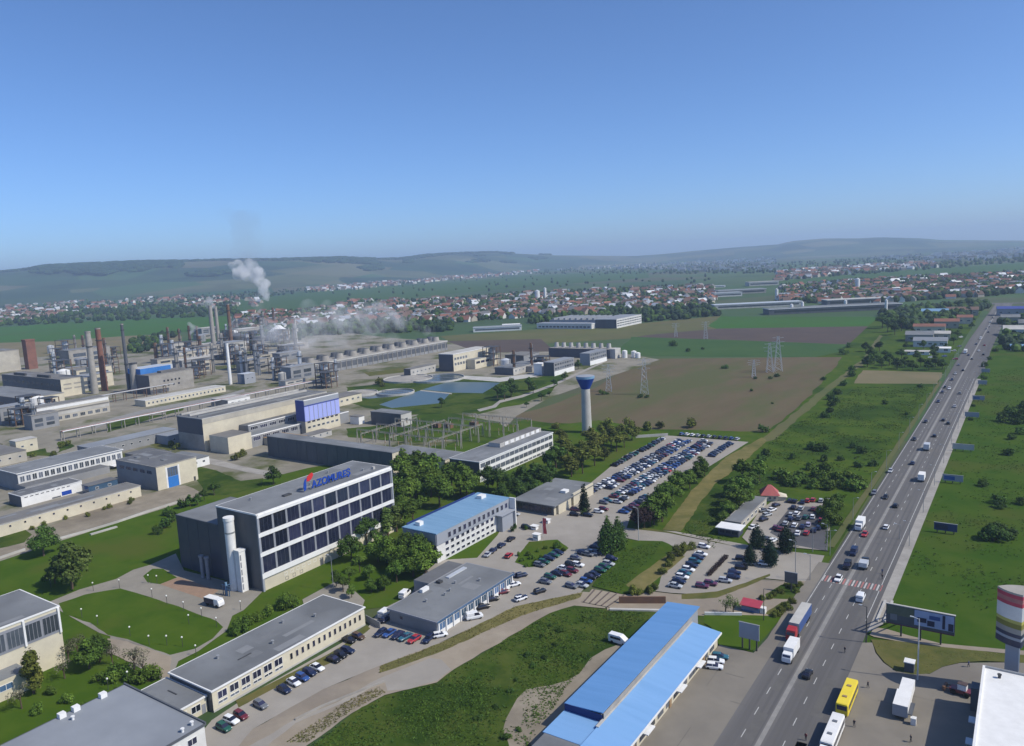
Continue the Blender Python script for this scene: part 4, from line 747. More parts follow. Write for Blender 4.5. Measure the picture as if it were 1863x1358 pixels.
for lab, x0, x1, y0, y1, H, wl, rf, so in (('grey office block with white base at the basin road', -350.3,-339.8,562,597,11.6,'grey_wall','roof_light','cladding'), ('second grey block with white base behind the first', -351,-340.5,628,662,11.0,'grey_wall','roof_light','panel_grey'),
        ('low white shed left of the grey office block', -398,-378,556,600,6.2,'concrete_pale','bitumen','cladding'), ('white narrow tower block by the grey office', -363,-354.5,566,574,9.5,'white_trim','white_trim',None),
        ('dark flat store beside the pump house', -432,-410,622,650,8.0,'grey_wall','bitumen_warm','cladding'), ('pale shed left of the pump house', -474,-466,520,556,7.0,'concrete_pale','bitumen_warm','cladding'),
        ('white low block right of the violet tower', -366,-358,347,352,5.0,'white_trim','bitumen_warm',None), ('long grey store behind the violet tower', -352,-326,352,362,8.0,'concrete_pale','bitumen','cladding'),
        ('cream hut with two doors by the small basin', -436,-420,382,412,6.2,'cream_wall','bitumen_warm','grey_wall'), ('white hut beyond the stepped hall', -468,-446,372,402,5.5,'white_trim','bitumen','cladding'), ('pale shed with white front beside the railway', -520,-500,352,372,6.0,'white_trim','concrete_pale','concrete'),
        ('pale blue tank house at the white chimney', -604,-594,438,450,9.0,'panel_grey','silver','glass_blue')):
    t = bld('plant_building', lab, 'factory building', x0, x1, y0, y1, H, wl, rf, over=.2, th=.35, south_shade=so)
    if 'white base' in lab: band(t, 'E', .1, y1-y0-.1, 0, 4.0, 'white_trim', .2, 'plinth'); windows(t, 'E', 8, 1, y1-y0-1, 5.2, 3.2, 1.9, 'panel_grey', 'glass_grey', 1); windows(t, 'E', 8, 1, y1-y0-1, 8.6, 3.2, 1.9, 'panel_grey', 'glass_grey', 1)
    elif y1-y0 > 8: windows(t, 'E', max(1, int((y1-y0)/6)), 1, y1-y0-1, H*.45, 2.2, 1.6, 'white_trim', 'glass_grey', 1)
t = bld('cooling_tower_building', 'cooling tower row with shaded dark walls and white stacks by the ploughed field', 'cooling tower', -414, -345, 675.5, 692, 8.8, 'cladding_navy', 'concrete', 'cladding', over=.2, th=.5, south_shade='cladding_navy')  # navy walls carry the shade of the near face in their colour
for i in range(8): MB().cyl(5+i*8.6, 8, 9.3, 14.4, 2.5, 1.9, n=16, top=1).build('fan_stack', ['concrete_pale', 'dark_metal'], t)
MB().box(69.2, 75, 2, 14, -.2, 9.5).build('end_block', 'concrete_pale', t)
for i, (x, y) in enumerate(((-333,686),(-326,692),(-320,688))): tt = thing('storage_tank', ['left','middle','right'][i]+' white tank at the end of the dark cooling row', 'tank', (x,y,0)); MB().cyl(0,0,-.2,7-i,2.6,n=16).build('shell','white_trim',tt); MB().cyl(0,0,7-i,7.8-i,2.6,.4,n=16).build('lid','white_trim',tt)
# chimneys
def chimney(label, b, top, r0, r1, m, rings=(), x=None):
    r0 *= .74; r1 *= .74; p = G(*b); h = HGT(b, top); t = thing('chimney', label, 'chimney', (p.x, p.y, 0))
    MB().cyl(0, 0, -.2, h, r0, r1, n=20, top=1).build('shaft', [m, 'dark_metal'], t)
    MB().cyl(0, 0, h-1.2, h-.2, r1+.25, r1+.25, n=20).build('rim', 'concrete' if m != 'white_trim' else m, t)
    for q in rings: rr = r0+(r1-r0)*q; MB().cyl(0, 0, h*q, h*q+.8, rr+.5, n=20).build('platform', 'dark_metal', t)
    return t, h
chimney('pale concrete chimney, leftmost of three stacks by the dark plant block', T('1',672,1305), 603, 4.2, 3.1, 'concrete', (.75,))
chimney('brown brick chimney beside the pale concrete one', T('1',742,1285), 597, 3.9, 3.0, 'brick', (.8,))
chimney('slim dark chimney on a thick base by the blue roof box', T('1',915,1290), 589, 2.4, 1.6, 'cladding', (.4, .9))
_t, _h = chimney('left one of the pair of tall pale chimneys', T('b',1475,610), 556, 4.4, 3.2, 'concrete')
chimney('right one of the pair of tall pale chimneys', T('b',1545,560), 558, 3.4, 2.8, 'concrete')
chimney('tall dark chimney right of the pale pair', T('b',1725,600), 553, 3.6, 2.6, 'rust', (.5, .85))
chimney('slender white chimney beside the blue tank house', T('1',1628,1240), 625, 2.1, 1.7, 'white_trim')
chimney('thin pale chimney behind the cooling tower row', T('c',1085,720), 580, 2.4, 1.8, 'concrete_pale')
chimney('short pale stack near the ring building', T('c',985,700), 596, 1.8, 1.4, 'concrete_pale')
p = G(*T('1',225,1130)); t = thing('brick_tower', 'square brick tower beside the beige block', 'tower', (p.x, p.y, 0)); MB().box(-5, 5, -5, 5, -.2, 33.5).build('wall', 'brick', t); MB().box(-5.4, 5.4, -5.4, 5.4, 33.5, 35.2).build('parapet', 'brick', t); MB().box(-6.4, -5.02, -4.4, 4.4, -.2, 34).build('stair_strip', 'rust', t)
p = G(*T('1',920,1300)); t = thing('stack_base', 'thick concrete shaft below the slim dark chimney', 'shaft', (p.x+6, p.y+2, 0)); MB().cyl(0, 0, -.2, 26, 3.9, 3.2, n=16).build('shaft', 'concrete', t); MB().cyl(0, 0, 26, 26.8, 3.6, n=16).build('rim', 'dark_metal', t)
# water tower
p = G(1068, 787); t = thing('water_tower', 'white shafted water tower with blue funnel tank', 'water tower', (p.x, p.y, 0))
hh = HGT((1068, 787), 684); MB().cyl(0, 0, -.2, hh-7.5, 2.9, 2.5, n=24).build('shaft', 'concrete_pale', t); MB().cyl(0, 0, hh-7.5, hh-1.4, 2.5, 5.3, n=28).build('tank', 'sign_blue', t); MB().cyl(0, 0, hh-1.4, hh, 5.3, 5.3, n=28, top=1).build('rim', ['blue_roof', 'panel_grey'], t); MB().cyl(0, 0, hh, hh+.5, 4.9, .6, n=28).build('lid', 'panel_grey', t)
# basins
def basin(c, r, label, cat='settling tank', dome=False):
    p = G(*c); t = thing('settling_tank', label, cat, (p.x, p.y, 0)); mb = MB(); n = 40
    v = []; 
    for rr, z_ in ((r, -.2), (r, 1.6), (r-.6, 1.6), (r-.6, .6)): v += [(rr*math.cos(2*math.pi*i/n), rr*math.sin(2*math.pi*i/n), z_) for i in range(n)]
    mb.add(v, [(k*n+i, k*n+(i+1) % n, (k+1)*n+(i+1) % n, (k+1)*n+i) for k in range(3) for i in range(n)]); mb.build('rim', 'concrete_pale', t)
    if dome: MB().cyl(0, 0, .8, 3.4, r-.6, 1.2, n=40).build('cover', 'concrete', t)
    else: MB().cyl(0, 0, .4, .8, r-.62, n=40).build('water', 'tank_water', t); MB().box(-r+.3, r-.3, -.35, .35, 1.61, 2.0).build('bridge', 'metal', t)
basin(T('g',1110,395), 22, 'round grey covered settling tank behind the basins', dome=True); basin(T('g',1520,390), 24, 'open round settling tank right of the covered one'); basin(T('g',430,600), 14, 'small dark covered settling tank near the violet tower', dome=True); basin(T('g',930,590), 15, 'open round settling tank beside the small basin')
# pipe rack
t = thing('pipe_rack', 'long raised pipe rack with reddish pipes along the railway', 'pipe rack', (-512, 236, 0)); mb = MB()
for k in range(24): mb.box(-.2, .2, k*10, k*10+.4, -.2, 5.4); mb.box(3.8, 4.2, k*10, k*10+.4, -.2, 5.4); mb.box(-.4, 4.4, k*10, k*10+.4, 5.4, 5.7)
mb.build('frame', 'concrete', t)
for k, (x, m) in enumerate(((0,'metal'),(1.2,'rust'),(2.4,'red_paint'),(3.6,'silver'))): MB().tube((x,0,6.1),(x,236,6.1),.38,n=8).build('pipe', m, t)
t = thing('pipe_rack', 'shorter pipe rack with pale pipes behind the beige hall', 'pipe rack', (-628, 262, 0)); mb = MB()
for k in range(14): mb.box(-.2, .2, k*9, k*9+.4, -.2, 6.4); mb.box(3.8, 4.2, k*9, k*9+.4, -.2, 6.4); mb.box(-.4, 4.4, k*9, k*9+.4, 6.4, 6.7)
mb.build('frame', 'rust', t)
for x, m in ((0,'rust'),(1.3,'silver'),(2.6,'metal')): MB().tube((x,0,7.2),(x,126,7.2),.42,n=8).build('pipe', m, t)
# ------------------------------------------------------------------ plant clutter: tanks, towers, sheds, each a thing
rc = random.Random(11)
def inpoly(x, y, P):
    c = False
    for i in range(len(P)):
        (x1, y1), (x2, y2) = P[i], P[i-1]
        if (y1 > y) != (y2 > y) and x < (x2-x1)*(y-y1)/(y2-y1)+x1: c = not c
    return c
def scatter(P, n, rnd, sep=0, tries=40):
    xs = [p[0] for p in P]; ys = [p[1] for p in P]; out = []
    for _ in range(n*tries):
        x, y = rnd.uniform(min(xs), max(xs)), rnd.uniform(min(ys), max(ys))
        if inpoly(x, y, P) and all(abs(x-a)+2*abs(y-b) > sep for a, b in out): out.append((x, y))
        if len(out) >= n: break
    return out
ZONES = (([(395,655),(410,600),(520,590),(545,640),(520,660),(430,690)], 46, 'in the plant behind the white chimney'),
         ([(85,690),(75,640),(150,635),(215,640),(225,700),(150,720)], 24, 'between the plant block and the stacks'),
         ([(275,655),(330,625),(380,600),(375,660),(400,690),(330,690)], 32, 'behind the grey concrete plant block'),
         ([(455,680),(540,662),(560,690),(620,690),(600,715),(500,705)], 13, 'between the railway and the cooling row'),
         ([(885,650),(985,650),(985,690),(910,690)], 6, 'beside the pump house'),
         ([(20,780),(5,745),(60,740),(110,760),(60,790)], 12, 'in the yard before the dark hall'))
cl = []
for P, n, where in ZONES:
    pts = sorted(scatter(P, n, rc, 7), key=lambda q: q[0])
    cnt = {}
    for i, (x, y) in enumerate(pts):
        p = G(x, y); k = rc.choice(['tank','tower','tower','shed','frame','frame','block'])
        cnt[k] = cnt.get(k, 0)+1
        s = rc.uniform(.75, 1.3); far = max(.5, min(1.3, p.length/700))
        nm = dict(tank='storage_tank', tower='process_column', shed='shed', frame='steel_frame', block='plant_block')[k]
        t = thing(nm, '', {'tank':'tank','tower':'process column','shed':'shed','frame':'steel frame','block':'plant block'}[k], (p.x, p.y, 0)); cl.append((t, k, where, cnt[k]))
        if k == 'tank':
            r = 4.2*s*far; h = rc.uniform(7,11)*far; m = rc.choice(['silver','concrete_pale','white_trim','metal']); MB().cyl(0,0,-.2,h,r,n=20).build('shell', m, t); MB().cyl(0,0,h,h+r*.3,r,r*.2,n=20).build('lid', m, t); MB().box(r, r+.4, -.4, .4, 0, h+1).build('ladder', 'metal', t)
        elif k == 'tower':
            h = rc.uniform(16,27)*far; r = 1.5*s*far; MB().cyl(0,0,-.2,h,r,r*.9,n=14).build('shell', rc.choice(['metal','concrete','rust','silver']), t)
            for q in (.45, .8): MB().cyl(0,0,h*q,h*q+.6,r+1.1,n=14).build('platform', 'dark_metal', t)
            MB().tube((r+.6,0,0),(r+.6,0,h*.95),.25).build('pipe', 'metal', t)
        elif k == 'frame':
            a, h = 5*s*far, rc.uniform(10,18)*far; mb = MB()
            for xx in (-a,a):
                for yy in (-a,0,a): mb.box(xx-.25,xx+.25,yy-.25,yy+.25,-.2,h)
            mb.build('frame', 'rust', t)
            for q in (.33,.66,.98): MB().box(-a-.4,a+.4,-a-.4,a+.4,h*q,h*q+.35).build('deck', 'dark_metal', t)
            MB().cyl(0,0,h*.35,h*.9,a*.55,n=12).build('vessel', rc.choice(['silver','concrete','metal']), t)
        else:
            a, b, h = rc.uniform(4,8)*far*s, rc.uniform(8,17)*far*s, rc.uniform(4,7)*far*(1 if k == 'shed' else 1.9); wl = rc.choice(['concrete_pale','beige_wall','cream_wall','grey_wall','concrete'])
            MB().box(-a,a,-b,b,-.2,h,0).build('wall', wl, t); MB().box(-a-.3,a+.3,-b-.3,b+.3,h,h+.45,1,top=0).build('roof', [rc.choice(['bitumen_warm','bitumen','concrete_pale','roof_light']), 'concrete'], t)
            for j in range(2 if k == 'shed' else 4): MB().box(a-.02,a+.1,-b*.8+(j%2)*b*.85,-b*.2+(j%2)*b*.85,h*(.5 if j<2 else .2),h*(.75 if j<2 else .4)).build('window','glass_grey',t)
ADJ = dict(tank='domed tank', tower='slim steel column', shed='low flat-roofed shed', frame='open steel frame', block='tall concrete block')
for t, k, where, i in cl: t['label'] = f'{ADJ[k]}, {ORD(i-1)} from left {where}'; t['group'] = 'plant structures '+where
# ring shaped building and dark gasholder
p = G(*T('c',840,690)); t = thing('ring_building', 'round building with white dome in the chemical plant', 'building', (p.x,p.y,0)); MB().cyl(0,0,-.2,14,15,n=28).build('wall','beige_wall',t); MB().cyl(0,0,14,22,13.5,3,n=28).build('roof','white_trim',t)
for i in range(12): a = i*math.pi/6; MB().cyl(15*math.cos(a),15*math.sin(a),0,13.5,.9,n=8).build('rib','concrete_pale',t)
p = G(*T('c',275,800)); t = thing('gas_holder', 'dark round gas holder in the chemical plant', 'tank', (p.x,p.y,0)); MB().cyl(0,0,-.2,17,9.5,n=26).build('shell','cladding',t); MB().cyl(0,0,17,20,9.5,2,n=26).build('lid','cladding',t)

# ------------------------------------------------------------------ switchyard gantries
def gantry(label, x, y, n, span, h, along='x', m='concrete'):
    t = thing('switchyard_gantry', label, 'gantry', (x, y, 0), 0 if along == 'x' else math.pi/2, group='switchyard gantries')
    for i in range(n+1): MB().tube((i*span,-.7,-.2),(i*span,0,h),.2,n=5).tube((i*span,.7,-.2),(i*span,0,h),.2,n=5).build('post', m, t)
    mb = MB()
    for a, b in ((-.35,h-.2),(.35,h-.2),(0,h+.4)): mb.tube((0,a,b),(n*span,a,b),.1,n=4)
    k = int(n*span/2)
    for i in range(k): mb.tube((i*2,-.35,h-.2),(i*2+1,.35,h-.2),.06,n=4); mb.tube((i*2+1,.35,h-.2),(i*2+2,0,h+.4),.06,n=4)
    mb.build('beam', m, t)
    for i in range(n*2): MB().cyl((i+.5)*span/2,0,h-1.7,h-.3,.18,n=6).build('insulator','wood',t)
    return t
for i, y in enumerate((306, 322, 338, 352, 366)): gantry(f'switchyard gantry across the green yard, {ORD(i)} row from the dark warehouse', -318+(0 if i < 3 else 30), y, 5 if i < 3 else 5, 12.5 if i < 3 else 10, 9)
for i, x in enumerate((-312, -290, -262)): gantry(f'switchyard gantry running away from the viewer, {ORD(i)} from the left', x, 303, 4, 12, 7.5, 'y')
for i in range(26):
    x = -322+rc.uniform(0,75); y = 303+rc.uniform(0,66); t = thing('transformer_post', '', 'insulator post', (x,y,0), group='switchyard posts')
    MB().cyl(0,0,-.1,2.6,.16,n=6).build('post','concrete_pale',t); MB().cyl(0,0,2.6,4.4,.24,.16,n=8).build('insulator','wood',t); t['label'] = 'short insulator post on the green switchyard among the gantries'
for i,(x,y) in enumerate(((-304,360),(-296,362),(-284,372))): t = thing('transformer', ['left','middle','right'][i]+' reddish grey transformer box at the back of the switchyard', 'transformer', (x,y,0)); MB().box(-2.4,2.4,-1.6,1.6,0,2.8).build('case','rust',t); [MB().cyl(q,0,2.8,4.2,.2,n=6).build('bushing','concrete_pale',t) for q in (-1.4,0,1.4)]; MB().box(-3.1,-2.42,-1.2,1.2,.3,2.4).build('radiator','metal',t)
# ------------------------------------------------------------------ lattice pylons
def pylon(b, ytop, label, arm=4.5):
    p = G(*b); h = max(8, HGT(b, ytop)); t = thing('electricity_pylon', label, 'pylon', (p.x,p.y,0), R_(25), group='pylons in the fields'); w0, w1 = h*.11, h*.022
    mb = MB(); cs = ((-1,-1),(1,-1),(1,1),(-1,1))
    for a, c in cs: mb.tube((a*w0,c*w0,-.2),(a*w1,c*w1,h),.14,n=4)
    k = 7
    for j in range(k):
        q0, q1 = j/k, (j+1)/k; r0, r1 = w0+(w1-w0)*q0, w0+(w1-w0)*q1
        for i in range(4):
            a, c = cs[i], cs[(i+1) % 4]; mb.tube((a[0]*r0,a[1]*r0,h*q0),(c[0]*r1,c[1]*r1,h*q1),.075,n=3); mb.tube((c[0]*r0,c[1]*r0,h*q0),(a[0]*r1,a[1]*r1,h*q1),.075,n=3)
    mb.build('lattice','silver',t)
    for q in (.72,.84,.96):
        mb = MB(); r = w0+(w1-w0)*q
        for s in (-1,1): mb.tube((s*r,0,h*q-.5),(s*arm*(1.1-abs(q-.84)),0,h*q),.1,n=4); mb.tube((s*r,0,h*q+.6),(s*arm*(1.1-abs(q-.84)),0,h*q),.08,n=4)
        mb.build('cross_arm','silver',t)
for b, yt, lab in ((T('3',980,1312), 652, 'large lattice pylon in the ploughed field behind the water tower'), (T('3',728,1290), 663, 'lattice pylon at the field edge nearest the water tower'), (T('3',1202,905), 588, 'left far pylon on the dark ploughed strip'), (T('3',1412,920), 585, 'right far pylon on the dark ploughed strip'),
        (T('w',335,335), 612, 'tallest of the pylon cluster in the ploughed field'), (T('w',268,345), 624, 'middle pylon of the cluster in the ploughed field'), (T('w',140,385), 655, 'shortest pylon of the cluster, on the left')): pylon(b, yt, lab)
# ------------------------------------------------------------------ lamp posts and masts
def mast(b, ytop, label, m='metal', lamp=True, r=.1, cat='lamp post', name='street_lamp', group=None):
    p = G(*b); h = HGT(b, ytop); t = thing(name, label, cat, (p.x,p.y,0), group=group)
    MB().tube((0,0,-.1),(0,0,h),r*1.3,n=8,r2=r*.75).build('pole', m, t)
    if lamp: MB().tube((0,0,h-.15),(-1.3,0,h+.15),.06,n=5).build('arm', m, t); MB().box(-1.9,-1.1,-.16,.16,h+.08,h+.26).build('lamp_head','silver',t)
    return t
mast(T('12',748,632), 1104, 'tall dark pole at the right kerb of the highway bend', 'dark_metal', r=.13)
mast(T('V',466,850), 1126, 'tall lamp post with white head in front of the wide billboard', 'silver', r=.14)
mast(T('12',352,190), 1010, 'thin mast at the left kerb of the highway crossing', 'metal')
mast(T('W',1160,700), 1072, 'thin pole beside the shop sign by the small lawn', 'dark_metal', lamp=False, cat='pole', name='pole')
mast(T('m',1385,1200), 960, 'thin lamp post at the near corner of the car lot', 'metal'); mast(T('m',1590,1190), 955, 'lamp post between car lot and highway', 'metal')
mast(T('8',985,1135), 955, 'lamp post on the right highway verge by the crossing', 'metal')
mast(T('2',0,0) if False else (1447,1062), 985, 'lamp post at the car park exit', 'metal'); mast((1215,1290), 1200, 'lamp post in front of the blue hall', 'metal') if False else None
mast((607,1075), 1012, 'slim lamp post among the park trees', 'metal'); mast((1162,985), 925, 'lamp post at the plaza exit beside poplars', 'silver')
for i in range(14):
    for s, nm in ((-1, 'left'), (1, 'right')):
        x, y = (-52.0 if s < 0 else -31.2), 255+i*38 + (0 if s < 0 else 19)
        t = thing('street_lamp', f'street lamp on the {nm} of the highway, {ORD(i)} from the crossing', 'street lamp', (x,y,0), group='street lamps along the highway')
        MB().tube((0,0,-.1),(0,0,8.5),.11,n=6,r2=.07).build('pole','metal',t); MB().tube((0,0,8.4),(-s*1.6,0,8.8),.05,n=4).build('arm','metal',t); MB().box(-s*1.6-.35,-s*1.6+.35,-.14,.14,8.72,8.88).build('lamp_head','silver',t)
lp = T('9',845,245, 1075,310, 1180,360, 1298,405, 1425,450, 1530,520, 1700,400, 580,455, 692,505, 920,585, 1055,650, 1290,660, 1385,720, 1335,500, 660,265, 515,180, 360,240, 1050,210, 1110,215, 765,960, 905,910, 1180,650)
lp = sorted(lp)
for i, (x, y) in enumerate(lp):
    p = G(x, y); t = thing('park_lamp', f'white globe park lamp by the lawn paths, {ORD(i)} from the left', 'park lamp', (p.x,p.y,0), group='park lamps')
    MB().tube((0,0,-.1),(0,0,2.7),.07,n=6).build('pole','dark_metal',t); m = MB(); m.loft([[(.27*math.sin(a)*math.cos(b),.27*math.sin(a)*math.sin(b),2.95-.27*math.cos(a)) for b in [2*math.pi*j/8 for j in range(8)]] for a in [.3+2.5*k/5 for k in range(6)]]); m.build('globe','lamp_glass',t,smooth=True)
# low walls, fences
def wall(label, pts, h, th, m, name='low_wall', cat='wall'):
    g = [G(*q) for q in pts]; mb = MB()
    for a, b in zip(g, g[1:]):
        d = (b-a).normalized(); n = Vector((-d.y,d.x,0))*th/2
        mb.prism([tuple((a-n)[:2]),tuple((b-n)[:2]),tuple((b+n)[:2]),tuple((a+n)[:2])], -.1, h)
    return tag(mb.build(name, m), label, cat)
wall('long low white wall between lawn and dirt strip', T('q',600,692, 900,610, 1200,520, 1500,415, 1850,305), .9, .5, 'concrete_pale')
wall('low white wall at the left end of the lawn', T('q',-200,950, 0,888, 260,800), .9, .5, 'concrete_pale')
wall('short pale wall beside the white cylinder lawn', T('q',930,645, 1200,565), .6, 1.2, 'concrete_pale')
wall('dark stone wall behind the blue hall', T('11',800,352, 1130,352), 2.2, .5, 'rust'); wall('pale concrete kerb wall behind the blue hall', T('11',735,400, 1090,408), .6, 1.0, 'concrete_pale')
wall('white low wall at the back of the small lawn', T('W',325,622, 850,628), 1.0, .4, 'white_trim')
wall('thin concrete fence along the dirt track', T('10',300,1180, 480,1090, 700,1000, 930,910), .7, .25, 'concrete', 'fence', 'fence')
wall('pale concrete fence behind the meadow trees', T('l',640,95, 960,75), 1.6, .3, 'concrete_pale', 'fence', 'fence')
wall('grey fence between the low buildings', T('10',800,478, 900,530), 2.0, .2, 'grey_wall', 'fence', 'fence')
# level crossing
t = thing('rail_crossing', 'timber and rail crossing over the old trackbed', 'rail crossing', (0,0,0)); mb = MB()
q = [G(*a) for a in T('11',535,345, 610,255, 860,300, 735,385)]; mb.prism([(a.x,a.y) for a in q], OZ-.02, OZ+.05); mb.build('slab','track',t)
for k in range(5):
    f_ = .08+k*.21; a = q[0]+(q[3]-q[0])*f_; b = q[1]+(q[2]-q[1])*f_; n = (q[3]-q[0]).normalized()*.22
    MB().prism([tuple((a-n)[:2]),tuple((b-n)[:2]),tuple((b+n)[:2]),tuple((a+n)[:2])], OZ+.05, OZ+.16).build('rail','rail',t)
# ------------------------------------------------------------------ vehicles
def ring(hw, zb, zt, y, k=.86): return [(-hw*.9,y,zb),(hw*.9,y,zb),(hw,y,zb+(zt-zb)*.35),(hw,y,zb+(zt-zb)*.7),(hw*k,y,zt),(-hw*k,y,zt),(-hw,y,zb+(zt-zb)*.7),(-hw,y,zb+(zt-zb)*.35)]
def car_geo(kind):
    low = MB(); gl = MB(); rf = MB()
    if kind == 'van':
        low.loft([ring(.85,.35,.95,2.4),ring(.95,.25,1.15,2.2),ring(.97,.25,1.25,1.4),ring(.97,.25,1.3,-2.4),ring(.93,.35,1.25,-2.5)])
        gl.loft([[(-.93,1.55,1.2),(.93,1.55,1.2),(.95,-2.42,1.25),(-.95,-2.42,1.25)],[(-.82,.9,2.0),(.82,.9,2.0),(.84,-2.35,2.05),(-.84,-2.35,2.05)]], caps=False)
        rf.loft([[(-.83,.95,1.98),(.83,.95,1.98),(.85,-2.4,2.03),(-.85,-2.4,2.03)],[(-.76,.8,2.12),(.76,.8,2.12),(.78,-2.3,2.14),(-.78,-2.3,2.14)]]); rf.box(-.955,.955,-2.4,-.2,1.25,2.02)
        L = 1.6
    else:
        hb = kind == 'hatch'; tail = -1.95 if hb else -2.2
        low.loft([ring(.70,.36,.60,2.18),ring(.84,.24,.74,2.0),ring(.89,.2,.88,1.0),ring(.89,.2,.94,-1.2),ring(.86,.24,.93,tail+.25),ring(.74,.4,.80,tail)])
        b0, b1 = (-1.85, -1.6) if hb else (-1.75, -1.15)
        gl.loft([[(-.80,1.0,.88),(.80,1.0,.88),(.80,b0,.92),(-.80,b0,.92)],[(-.62,.2,1.42),(.62,.2,1.42),(.60,b1,1.42),(-.60,b1,1.42)]], caps=False)
        rf.loft([[(-.63,.26,1.40),(.63,.26,1.40),(.61,b1-.04,1.40),(-.61,b1-.04,1.40)],[(-.56,.12,1.47),(.56,.12,1.47),(.54,b1+.06,1.47),(-.54,b1+.06,1.47)]])
        for y in (-.35,): rf.add([(-.81,y-.05,.9),(-.81,y+.05,.9),(-.62,y+.05,1.42),(-.62,y-.05,1.42)],[(0,1,2,3)]); rf.add([(.81,y-.05,.9),(.81,y+.05,.9),(.62,y+.05,1.42),(.62,y-.05,1.42)],[(3,2,1,0)])
        L = 1.35
    return low, gl, rf, L
def wheel_mb(x, y, r=.32, w=.22):
    mb = MB(); n = 12
    v = [(x-w/2, y+r*math.cos(2*math.pi*i/n), r+r*math.sin(2*math.pi*i/n)) for i in range(n)]+[(x+w/2, y+r*math.cos(2*math.pi*i/n), r+r*math.sin(2*math.pi*i/n)) for i in range(n)]
    mb.add(v, [(i,(i+1)%n,n+(i+1)%n,n+i) for i in range(n)]+[tuple(range(n-1,-1,-1)),tuple(range(n,2*n))]); return mb
_cp = {}; _cs = {}; CARS = []
def car(kind, color, x, y, rot, parts, label, group, z=None, s=1.0):
    z = OZ if z is None else z
    if parts:
        k = (kind, color)
        t = thing('parked_car' if 'parked' in group or 'lot' in group else 'car', label, 'van' if kind == 'van' else 'car', (x,y,z), rot, group)
        if k not in _cp:
            low, gl, rf, L = car_geo(kind); b = MB(); b.v = list(low.v); b.f = list(low.f); b.m = list(low.m); b.add(rf.v, rf.f)
            _cp[k] = (b.mesh('body', 'car_'+color), gl.mesh('window', 'glass'), L)
            if 'wheel' not in _cp: _cp['wheel'] = wheel_mb(0,0).mesh('wheel','tyre'); _cp['lamp'] = MB().box(-.15,.15,-.02,.05,0,.13).mesh('headlight','lamp_glass')
        bm_, gm, L = _cp[k]; link('body', bm_, t); link('window', gm, t)
        for sx in (-.8,.8):
            for yy in (L,-L): link('wheel', _cp['wheel'], t, (sx,yy,0))
            link('headlight', _cp['lamp'], t, (sx*.75, 2.08 if kind != 'van' else 2.33, .58 if kind != 'van' else .85))
        o = t
    else:
        k = (kind, color)
        if k not in _cs:
            low, gl, rf, L = car_geo(kind); b = MB(); b.add(low.v, low.f, 0); b.add(rf.v, rf.f, 0); b.add(gl.v, gl.f, 1)
            for sx in (-.8,.8):
                for yy in (L,-L): w_ = wheel_mb(sx,yy); b.add(w_.v, w_.f, 2)
            _cs[k] = b.mesh('parked_car', ['car_'+color,'glass','tyre'])
        o = link('parked_car', _cs[k], None, (x,y,z), rot); tag(o, label, 'car', group)
    CARS.append(o); return o
CN = dict(black='black', navy='navy blue', blue='blue', white='white', silver='silver', grey='grey', red='red', maroon='dark red', green='dark green', teal='teal', purple='dark purple', brown='brown', lilac='lilac')
rv = random.Random(5)
def carlist(pts, rot, place, group, parts=True, kinds=('sedan','hatch','hatch'), jit=.06):
    # pts: (px, py, colour[, kind]); labels by colour and order from the left
    for i, q in enumerate(sorted(pts, key=lambda a: (a[0], -a[1]))):
        p = G(q[0], q[1]); k = q[3] if len(q) > 3 else rv.choice(kinds); same = [a for a in pts if a[2] == q[2]]
        lab = f'{CN[q[2]]} {"van" if k == "van" else "car"} {place}' if len(same) == 1 else f'{CN[q[2]]} {"van" if k == "van" else "car"}, {ORD(i)} from the left {place}'
        car(k, q[2], p.x, p.y, rot+rv.gauss(0, jit), parts, lab, group)
E_, N_ = -math.pi/2, 0.0      # nose to +X, nose to +Y
def T3(k, rows): return [T(k, r[0], r[1])+tuple(r[2:]) for r in rows]
carlist(T3('9',[(1580,1245,'green'),(1632,1195,'white'),(1700,1160,'maroon')])+T3('10',[(55,1085,'grey')]), E_, 'parked before the near end of the long low office', 'cars parked by the long low office')
carlist(T3('10',[(222,975,'navy'),(290,925,'white'),(350,890,'blue'),(400,855,'navy'),(455,822,'white')]), E_, 'parked along the middle of the long low office', 'cars parked by the long low office')
carlist(T3('10',[(572,762,'black'),(620,730,'black'),(668,700,'navy'),(680,625,'black'),(745,600,'brown')]), E_, 'parked near the far end of the long low office', 'cars parked by the long low office')
carlist(T3('10',[(905,575,'navy'),(965,578,'blue'),(1025,592,'navy'),(1080,605,'teal'),(1140,620,'red'),(1240,618,'navy')]), math.pi, 'parked by the grey end wall of the canteen', 'cars parked by the canteen')
carlist(T3('10',[(935,440,'white','van'),(935,478,'navy'),(1075,305,'white','van')]), N_+.2, 'parked behind the canteen', 'cars parked by the canteen')
carlist(T3('10',[(1320,590,'white'),(1565,462,'white','van'),(1625,390,'black'),(1690,335,'black'),(1762,285,'maroon')])+[(G and (948,1092))+('navy',)], E_*.4, 'parked along the glazed front of the canteen', 'cars parked by the canteen')
carlist(T3('o',[(425,555,'navy'),(530,548,'navy'),(430,680,'white'),(790,775,'black'),(520,880,'white')]), E_*.3, 'parked near the far corner of the canteen', 'cars parked by the canteen')
carlist(T3('o',[(355,270,'red'),(130,200,'navy'),(250,125,'navy'),(385,35,'black'),(60,250,'silver')]), N_+.1, 'parked before the blue-roofed office', 'cars parked by the blue-roofed office')
